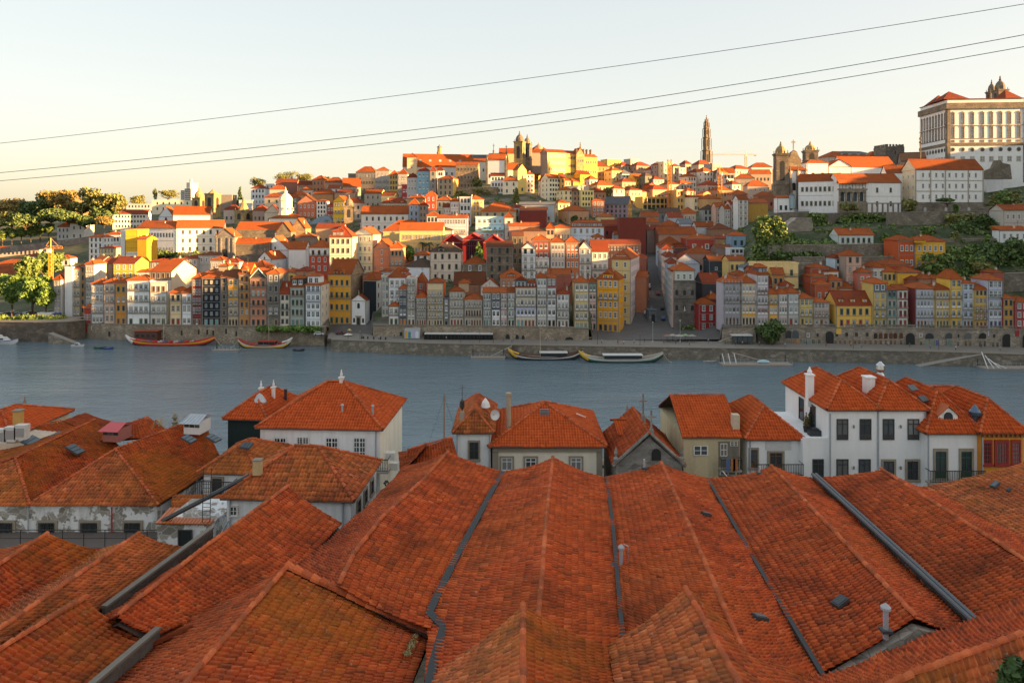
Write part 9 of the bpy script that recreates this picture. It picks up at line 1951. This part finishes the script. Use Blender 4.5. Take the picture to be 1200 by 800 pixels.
 T2=nhouse('white twin roofed house bay with a fat chimney and steel cowl',1028.4,1085,480,57,9,wht,'h',1.9,tm='new',seed=53,dirt=.18,ov=.22)
 for HH,up,lo in((T,(987,1014),(987,1013)),(T2,(1041,1070),(1041,1069))):
  for px in up:nwin(HH,px,490.5,13.5,515,'n_')
  for px in lo:nwin(HH,px,537.5,14 if HH is T else 17,563,'n_' if HH is T else 'd')
  for px in((1000,)if HH is T else(1055,)):
   for py in(501,549):m=MB();m.lathe(0,0,[(.07,0),(.07,.25)],MATS['sur_grey'],8);m.build('wall_lamp',HH['root'],(lx(HH,px),-.1,lz(HH,px,py)))
 pipe(T2,.02,1,T2['h']);pipe(T2,T2['w']-.1,1,T2['h']);pipe(T,.1,1,T['h']-.3)
 for i in range(2):inst('window',win_proto('n','fr_dark','gl_dark',None),T['root'],(0,3.4+2.4*i,T['h']-2.4),(1.0,1,2.0),R(-90))
 c1=chim(T,-.1,3.4,.9,1.2,.55,(.62,.62,.62));c2=chim(T2,lx(T2,1040),3.0,1.0,1.0,.75,(.6,.6,.6),pot=False);c3=chim(T2,lx(T2,1062),4.0,.7,.9,.6,(.62,.62,.62),pot=False)
 m=MB();m.lathe(0,0,[(.2,0),(.36,.25),(.2,.5),(.4,.8),(.36,1.15),(.18,1.35),(.1,1.45)],flat('cowl_steel',(.5,.54,.58),.2,.8),14);m.build('cowl',c3,(0,0,1.02))
 rt=empty('house_wing',(P(941,516,57.2).x,57.2,P(941,516,57.2).z-9),0,'low white wing with a roof terrace of potted conifers','house');w=(970.5-941)/F*57.2;m=MB();m.box(0,w,0,8.5,-8,9,plaster(wht,.18));m.build('wall',rt);m=MB();m.box(0,w,-.02,.12,9.003,9.25,plaster(wht,.18));m.build('parapet',rt);HW=dict(root=rt,A=P(941,516,57.2),c=1,s=0,zb=rt.location.z);nwin(HW,958.5,537.5,13,563,'n_')
 for i,x in enumerate((.75,1.15)):
  pt=empty('potted_conifer',(rt.location.x+w*x*.8,59.5+i*.8,rt.location.z+9.0),0,['golden potted conifer on the roof terrace','darker potted conifer on the roof terrace, by the wall'][i],'plant');k=MB();k.lathe(0,0,[(.2,0),(.28,.5),(.25,.5)],flat('pot_black',(.03,.03,.035),.5),10);k.build('pot',pt);me=leaf_mesh('foliage',[(0,0,.75,.26,.3),(0,0,1.15,.18,.3),(0,0,1.5,.09,.25)],500,.05,foliage('leaf_pot',(.06,.06,.015),(.16,.12,.03)),7+i);o=bpy.data.objects.new('foliage',me);C.objects.link(o);o.parent=pt
 k=MB();k.box(-.5,.5,-.3,.3,0,.45,flat('box_black',(.03,.03,.035),.5));k.box(-.3,.3,-.2,.2,.453,.6,MATS['iron']);o=k.build('planter_box',None,(rt.location.x+w*.75,58.6,rt.location.z+9.0));tag(o,'black planter box on the roof terrace of the white wing','planter')
 U=nhouse('white house with a white dormer and two balcony doors beside the orange house',1086.5,1148.5,507,56,9,wht,'h',2.8,tm='new',seed=55,dirt=.22)
 for px in(1102,1132):nwin(U,px,525,17,562,'g','door')
 rail(U,lx(U,1084),lx(U,1148),lz(U,1115,562),1.0,-.7);pipe(U,.05,1,U['h'])
 x0,x1=lx(U,1104),lx(U,1127);m=MB();dz=U['h']+.25;ym=.5;m.box(x0,x1,ym,3.4,dz,dz+1.05,plaster(wht,.1));m.face([(x0,ym,dz+1.052),(x1,ym,dz+1.052),((x0+x1)/2,ym,dz+1.75)],plaster(wht,.1));dd=m.build('dormer',U['root'])
 m=MB();xm=(x0+x1)/2
 for a,s_ in((x0-.12,1),(x1+.12,-1)):m.hull([(a,ym-.2,dz+.98),(xm,ym-.2,dz+1.80),(xm,3.6,dz+1.80),(a,3.6,dz+.98)],[(a,ym-.2,dz+1.08),(xm,ym-.2,dz+1.9),(xm,3.6,dz+1.9),(a,3.6,dz+1.08)],flat('roof_new_flat',(.42,.105,.032),.7))
 m.build('dormer_roof',dd)
 m=MB();arch(m,.75,1.2,ym-.05,ym-.003,MATS['gl_dark']);arch(m,.95,1.32,ym-.03,ym-.002,MATS['fr_white']);m.build('window',dd,(xm,0,dz+.12))
 for px,py in((1079,463),(1092,476)):m=MB();m.box(-.4,.4,-.3,.3,0,.1,glass('skylight_pane',(.16,.22,.26),.1));o=m.build('skylight',U['root'],(lx(U,px+7),2.0,lz(U,px+7,py+6)+.5));o.rotation_euler=(R(35),0,R(20))
 nhouse('small rear house with a bright roof behind the white dormer house',1108,1136,473,64,5,wht,'s',.9,tm='new',seed=56)
 V=nhouse('orange house with dark red framed windows and a steel cowl at the frame edge',1150,1199,506.5,55.5,7.5,(.58,.24,.04),'h',2.2,tm='new',seed=57,dirt=.25,ov=.3)
 nwin(V,1156.5,515,11.5,545,'R_');nwin(V,1173.5,515,17,545,'R_');nwin(V,1190,515,11.5,545,'R_')
 m=MB();m.box(-.05,V['w']+.05,-.14,-.003,V['h']-.35,V['h']-.02,flat('cornice_orange',(.30,.10,.02)));
 for i in range(9):m.box(V['w']*i/9,V['w']*i/9+.12,-.3,-.141,V['h']-.3,V['h']-.05,MATS['cornice_orange'])
 m.build('cornice',V['root']);pipe(V,.05,1,V['h'])
 m=MB();m.lathe(0,0,[(.22,-.6),(.22,.6),(.45,.7),(.45,.95),(.3,1.15),(.2,1.35),(.04,1.5)],flat('cowl_blue',(.10,.14,.2),.25,.7),14);m.build('cowl',V['root'],(.1,.9,V['h']+.5))
 E=nhouse('orange tiled house with air conditioning boxes at the frame edge by the water',-70,12,512,60,8,(.5,.4,.28),'h',1.4,tm='new',seed=58)
 for i,px in enumerate((3,14,26)):m=MB();m.box(-.5,.5,-.3,.3,0,1.25,flat('ac_white',(.55,.55,.52),.5));m.box(-.36,.36,-.33,-.303,.25,1.0,flat('ac_grille',(.3,.3,.3),.5));o=m.build('air_conditioner',None,P(px,519-i*2.5,59.0));tag(o,['air conditioning box nearest the frame edge','middle air conditioning box of the three','air conditioning box beside the brick chimney'][i],'air conditioner','air conditioning boxes')
 m=MB();m.box(-8,3.2,-.2,4,-6,-.05,plaster((.4,.33,.25),.5));o=m.build('terrace_block',None,P(12,519,58.6)+Vector((-.5,.2,0)));tag(o,'plain terrace block carrying the air conditioning boxes','building')
 m=MB();m.box(-.3,.3,-.3,.3,0,2.2,pl((.45,.26,.08),.4));m.box(-.38,.38,-.38,.38,2.203,2.3,MATS['cap_stone']);o=m.build('chimney',None,P(21.5,510,61));tag(o,'square ochre chimney beside the air conditioning boxes','chimney')
 for px,top,lab in((29,464,'wooden boat mast rising behind the air conditioning boxes'),(520.5,462,'moored boat with a reddish mast rising behind the narrow white house'),(735,474,'moored boat with a pale mast rising behind the chapel')):
  Y=152.0;rt=empty('river_boat',(Xat(px,Y),Y,0),R(20),lab,'boat');m=MB();hull_mesh(m,16,4,1.2,1.5,1.5,[(.5,flat('boat_bottom',(.02,.02,.02))),(1.0,flat('mast_wood',(.5,.42,.32)))]);m.build('hull',rt);zt=Zat(top,Y);m=MB();m.lathe(0,0,[(.22,0),(.12,zt)],flat('mast_red',(.35,.18,.10)),8);m.build('mast',rt)
  m=MB();
  for dx in(-5,5):m.tube([(0,0,zt*.96),(dx,0,1)],.03,MATS['iron'],4)
  m.build('rigging',rt)
def peeling():
 if 'peeling' in MATS:return MATS['peeling']
 m,nt,b=new_mat('peeling');p=world_pos(nt)
 v=nt.nodes.new('ShaderNodeTexVoronoi');v.inputs['Scale'].default_value=1.5;nt.links.new(mapped(nt,p,(1,1,1.6)),v.inputs['Vector']);hs=nt.nodes.new('ShaderNodeSeparateColor');nt.links.new(v.outputs['Color'],hs.inputs[0])
 st=mix(nt,hs.outputs[0],(.20,.18,.15),(.36,.33,.29));ve=nt.nodes.new('ShaderNodeTexVoronoi');ve.feature='DISTANCE_TO_EDGE';ve.inputs['Scale'].default_value=1.5;nt.links.new(mapped(nt,p,(1,1,1.6)),ve.inputs['Vector'])
 st=mix(nt,ramp(nt,ve.outputs['Distance'],[(0,(1,1,1)),(.06,(0,0,0))]).outputs[0],st,(.50,.48,.45))
 n1=noise(nt,.9,6,p,.62);n2=noise(nt,.7,5,mapped(nt,p,(1.5,1.5,.3)));n3=noise(nt,6,4,p)
 wh=mix(nt,ramp(nt,n2,[(.5,(0,0,0)),(.75,(1,1,1))]).outputs[0],(.72,.72,.72),(.32,.31,.30))
 c=mix(nt,ramp(nt,n1,[(.49,(0,0,0)),(.515,(1,1,1))]).outputs[0],wh,st);c=mix(nt,.3,c,n3,'OVERLAY')
 nt.links.new(c,b.inputs['Base Color']);b.inputs['Roughness'].default_value=.9;bump(nt,b,n1,.5,.05);MATS['peeling']=m;return m
LOOK['G']=('g','fr_white',('gl_dark','gl_mid'),None);LOOK['n_']=('f','fr_dark',('gl_mid','gl_curtain','gl_dark'),None);LOOK['R_']=('g','fr_red',('gl_curtain','gl_mid'),'fr_red')
def near_ground():
 m,nt,b=new_mat('bank');p=world_pos(nt);nt.links.new(mix(nt,noise(nt,.3,5,p),(.06,.05,.04),(.14,.12,.10)),b.inputs['Base Color'])
 rows=[(-60,40),(0,34),(30,30),(62,27),(80,18),(110,5.5),(139,4.0),(140,-3)];xs=[-1500,-300,-120,-40,0,40,120,300,1500]
 v=[(x,y,z)for x in xs for y,z in rows];n=len(rows);f=[(i*n+j,(i+1)*n+j,(i+1)*n+j+1,i*n+j+1)for i in range(len(xs)-1)for j in range(n-1)]
 me=bpy.data.meshes.new('river_bank_ground');me.from_pydata(v,[],f);me.materials.append(m);structure(_link('river_bank_ground',me))
def cables():
 gm=flat('cable_steel',(.06,.06,.065),.5)
 for i,(pts,lab)in enumerate((([(-260,192),(0,168),(300,133),(600,94.5),(900,52),(1200,5),(1500,-48)],'highest steel cable sweeping across the sky'),([(-260,224),(0,202.5),(300,173),(600,138),(900,93),(1200,41),(1500,-20)],'middle steel cable, upper of the close pair'),([(-260,231),(0,212),(300,184),(600,150),(900,106),(1200,55),(1500,-2)],'lowest steel cable, under the close pair'))):
  m=MB();P3=[P(x,y,105-.028*x+i*2.0)for x,y in pts];Q=[]
  for a in range(len(P3)-1):
   p0,p1,p2,p3=P3[max(a-1,0)],P3[a],P3[a+1],P3[min(a+2,len(P3)-1)]
   for k in range(12):t=k/12;Q.append(.5*((2*p1)+(p2-p0)*t+(2*p0-5*p1+4*p2-p3)*t*t+(3*p1-p0-3*p2+p3)*t**3))
  Q.append(P3[-1]);m.tube(Q,.042 if i else .036,gm,5);o=m.build('cable');tag(o,lab,'cable','overhead cables')
SUN_AZ,SUN_EL=104.0,8.5
def lights():
 w=bpy.data.worlds.new('World');bpy.context.scene.world=w;w.use_nodes=True;nt=w.node_tree;bg=nt.nodes['Background']
 sky=nt.nodes.new('ShaderNodeTexSky');sky.sky_type='NISHITA';sky.sun_disc=False;sky.sun_elevation=R(SUN_EL);sky.sun_rotation=R(SUN_AZ);sky.altitude=60;sky.air_density=1.0;sky.dust_density=2.5;sky.ozone_density=1.0
 hs=nt.nodes.new('ShaderNodeHueSaturation');hs.inputs['Saturation'].default_value=1.8;gn=nt.nodes.new('ShaderNodeGamma');gn.inputs['Gamma'].default_value=.22;nt.links.new(sky.outputs[0],gn.inputs['Color']);nt.links.new(gn.outputs[0],hs.inputs['Color']);nt.links.new(mix(nt,1.0,hs.outputs[0],(1.0,.928,.86),'MULTIPLY'),bg.inputs['Color']);bg.inputs['Strength'].default_value=0.15
 l=bpy.data.lights.new('sun','SUN');l.energy=5.0;l.angle=R(.53);l.color=(1.0,.57,.21);o=bpy.data.objects.new('sun',l);C.objects.link(o)
 a,e=R(SUN_AZ),R(SUN_EL);d=Vector((math.sin(a)*math.cos(e),math.cos(a)*math.cos(e),math.sin(e)));o.rotation_euler=(-d).to_track_quat('-Z','Y').to_euler();o.location=(200,100,200)
 sc=bpy.context.scene;sc.view_settings.view_transform='Standard';sc.view_settings.look='None';sc.view_settings.gamma=1.0;sc.view_settings.use_curve_mapping=False;sc.view_settings.exposure=2.5
def camera():
 cd=bpy.data.cameras.new('camera');cd.sensor_fit='HORIZONTAL';cd.sensor_width=36;cd.lens=F/1200*36;cd.shift_y=-(400-HY)/1200;cd.clip_end=20000;cd.clip_start=.5
 o=bpy.data.objects.new('camera',cd);C.objects.link(o);o.location=(0,0,H);o.rotation_euler=(R(90),0,0);bpy.context.scene.camera=o
def off_frame_hills():
 """hill upstream of the camera, after the monastery hill, outside the picture, added and shaped so that it keeps the low sun off the near bank and the river"""
 m=MATS.get('bank_green')or flat('bank_green',(.05,.06,.03),.95)
 v=[];f=[];xs=np.linspace(150,900,26);ys=np.linspace(-260,245,80);rg=np.random.default_rng(4)
 for x in xs:
  for y in ys:
   u=min(1,max(0,(x-250)/130));t=min(1,max(0,(242-y)/20));z=4+(98+8*min(1,max(0,(y-176)/12))+34*min(1,max(0,(70-y)/30)))*(u*u*(3-2*u))*(t*t*(3-2*t))+rg.normal(0,1.2)
   v.append((x,y,-3 if u==0 and y>90 or x<300 and y>215 else max(z,-2)))
 n=len(ys);f=[(i*n+j,(i+1)*n+j,(i+1)*n+j+1,i*n+j+1)for i in range(len(xs)-1)for j in range(n-1)]
 me=bpy.data.meshes.new('upstream_shade_hill');me.from_pydata(v,[],f);me.materials.append(m);structure(_link('upstream_shade_hill',me))
setup_mats();MATS['flat_']=None;del MATS['flat_']
build_ground();build_water();build_quay();near_ground();off_frame_hills()
flat('awning_white',(.6,.6,.58));flat('bark',(.09,.065,.045),.9)
town_riverside();town_middle();town_east();town_top();landmarks()
greenery();garden_hill();arcade();square_things();cranes();boats()
foreground();cables();lights();camera()
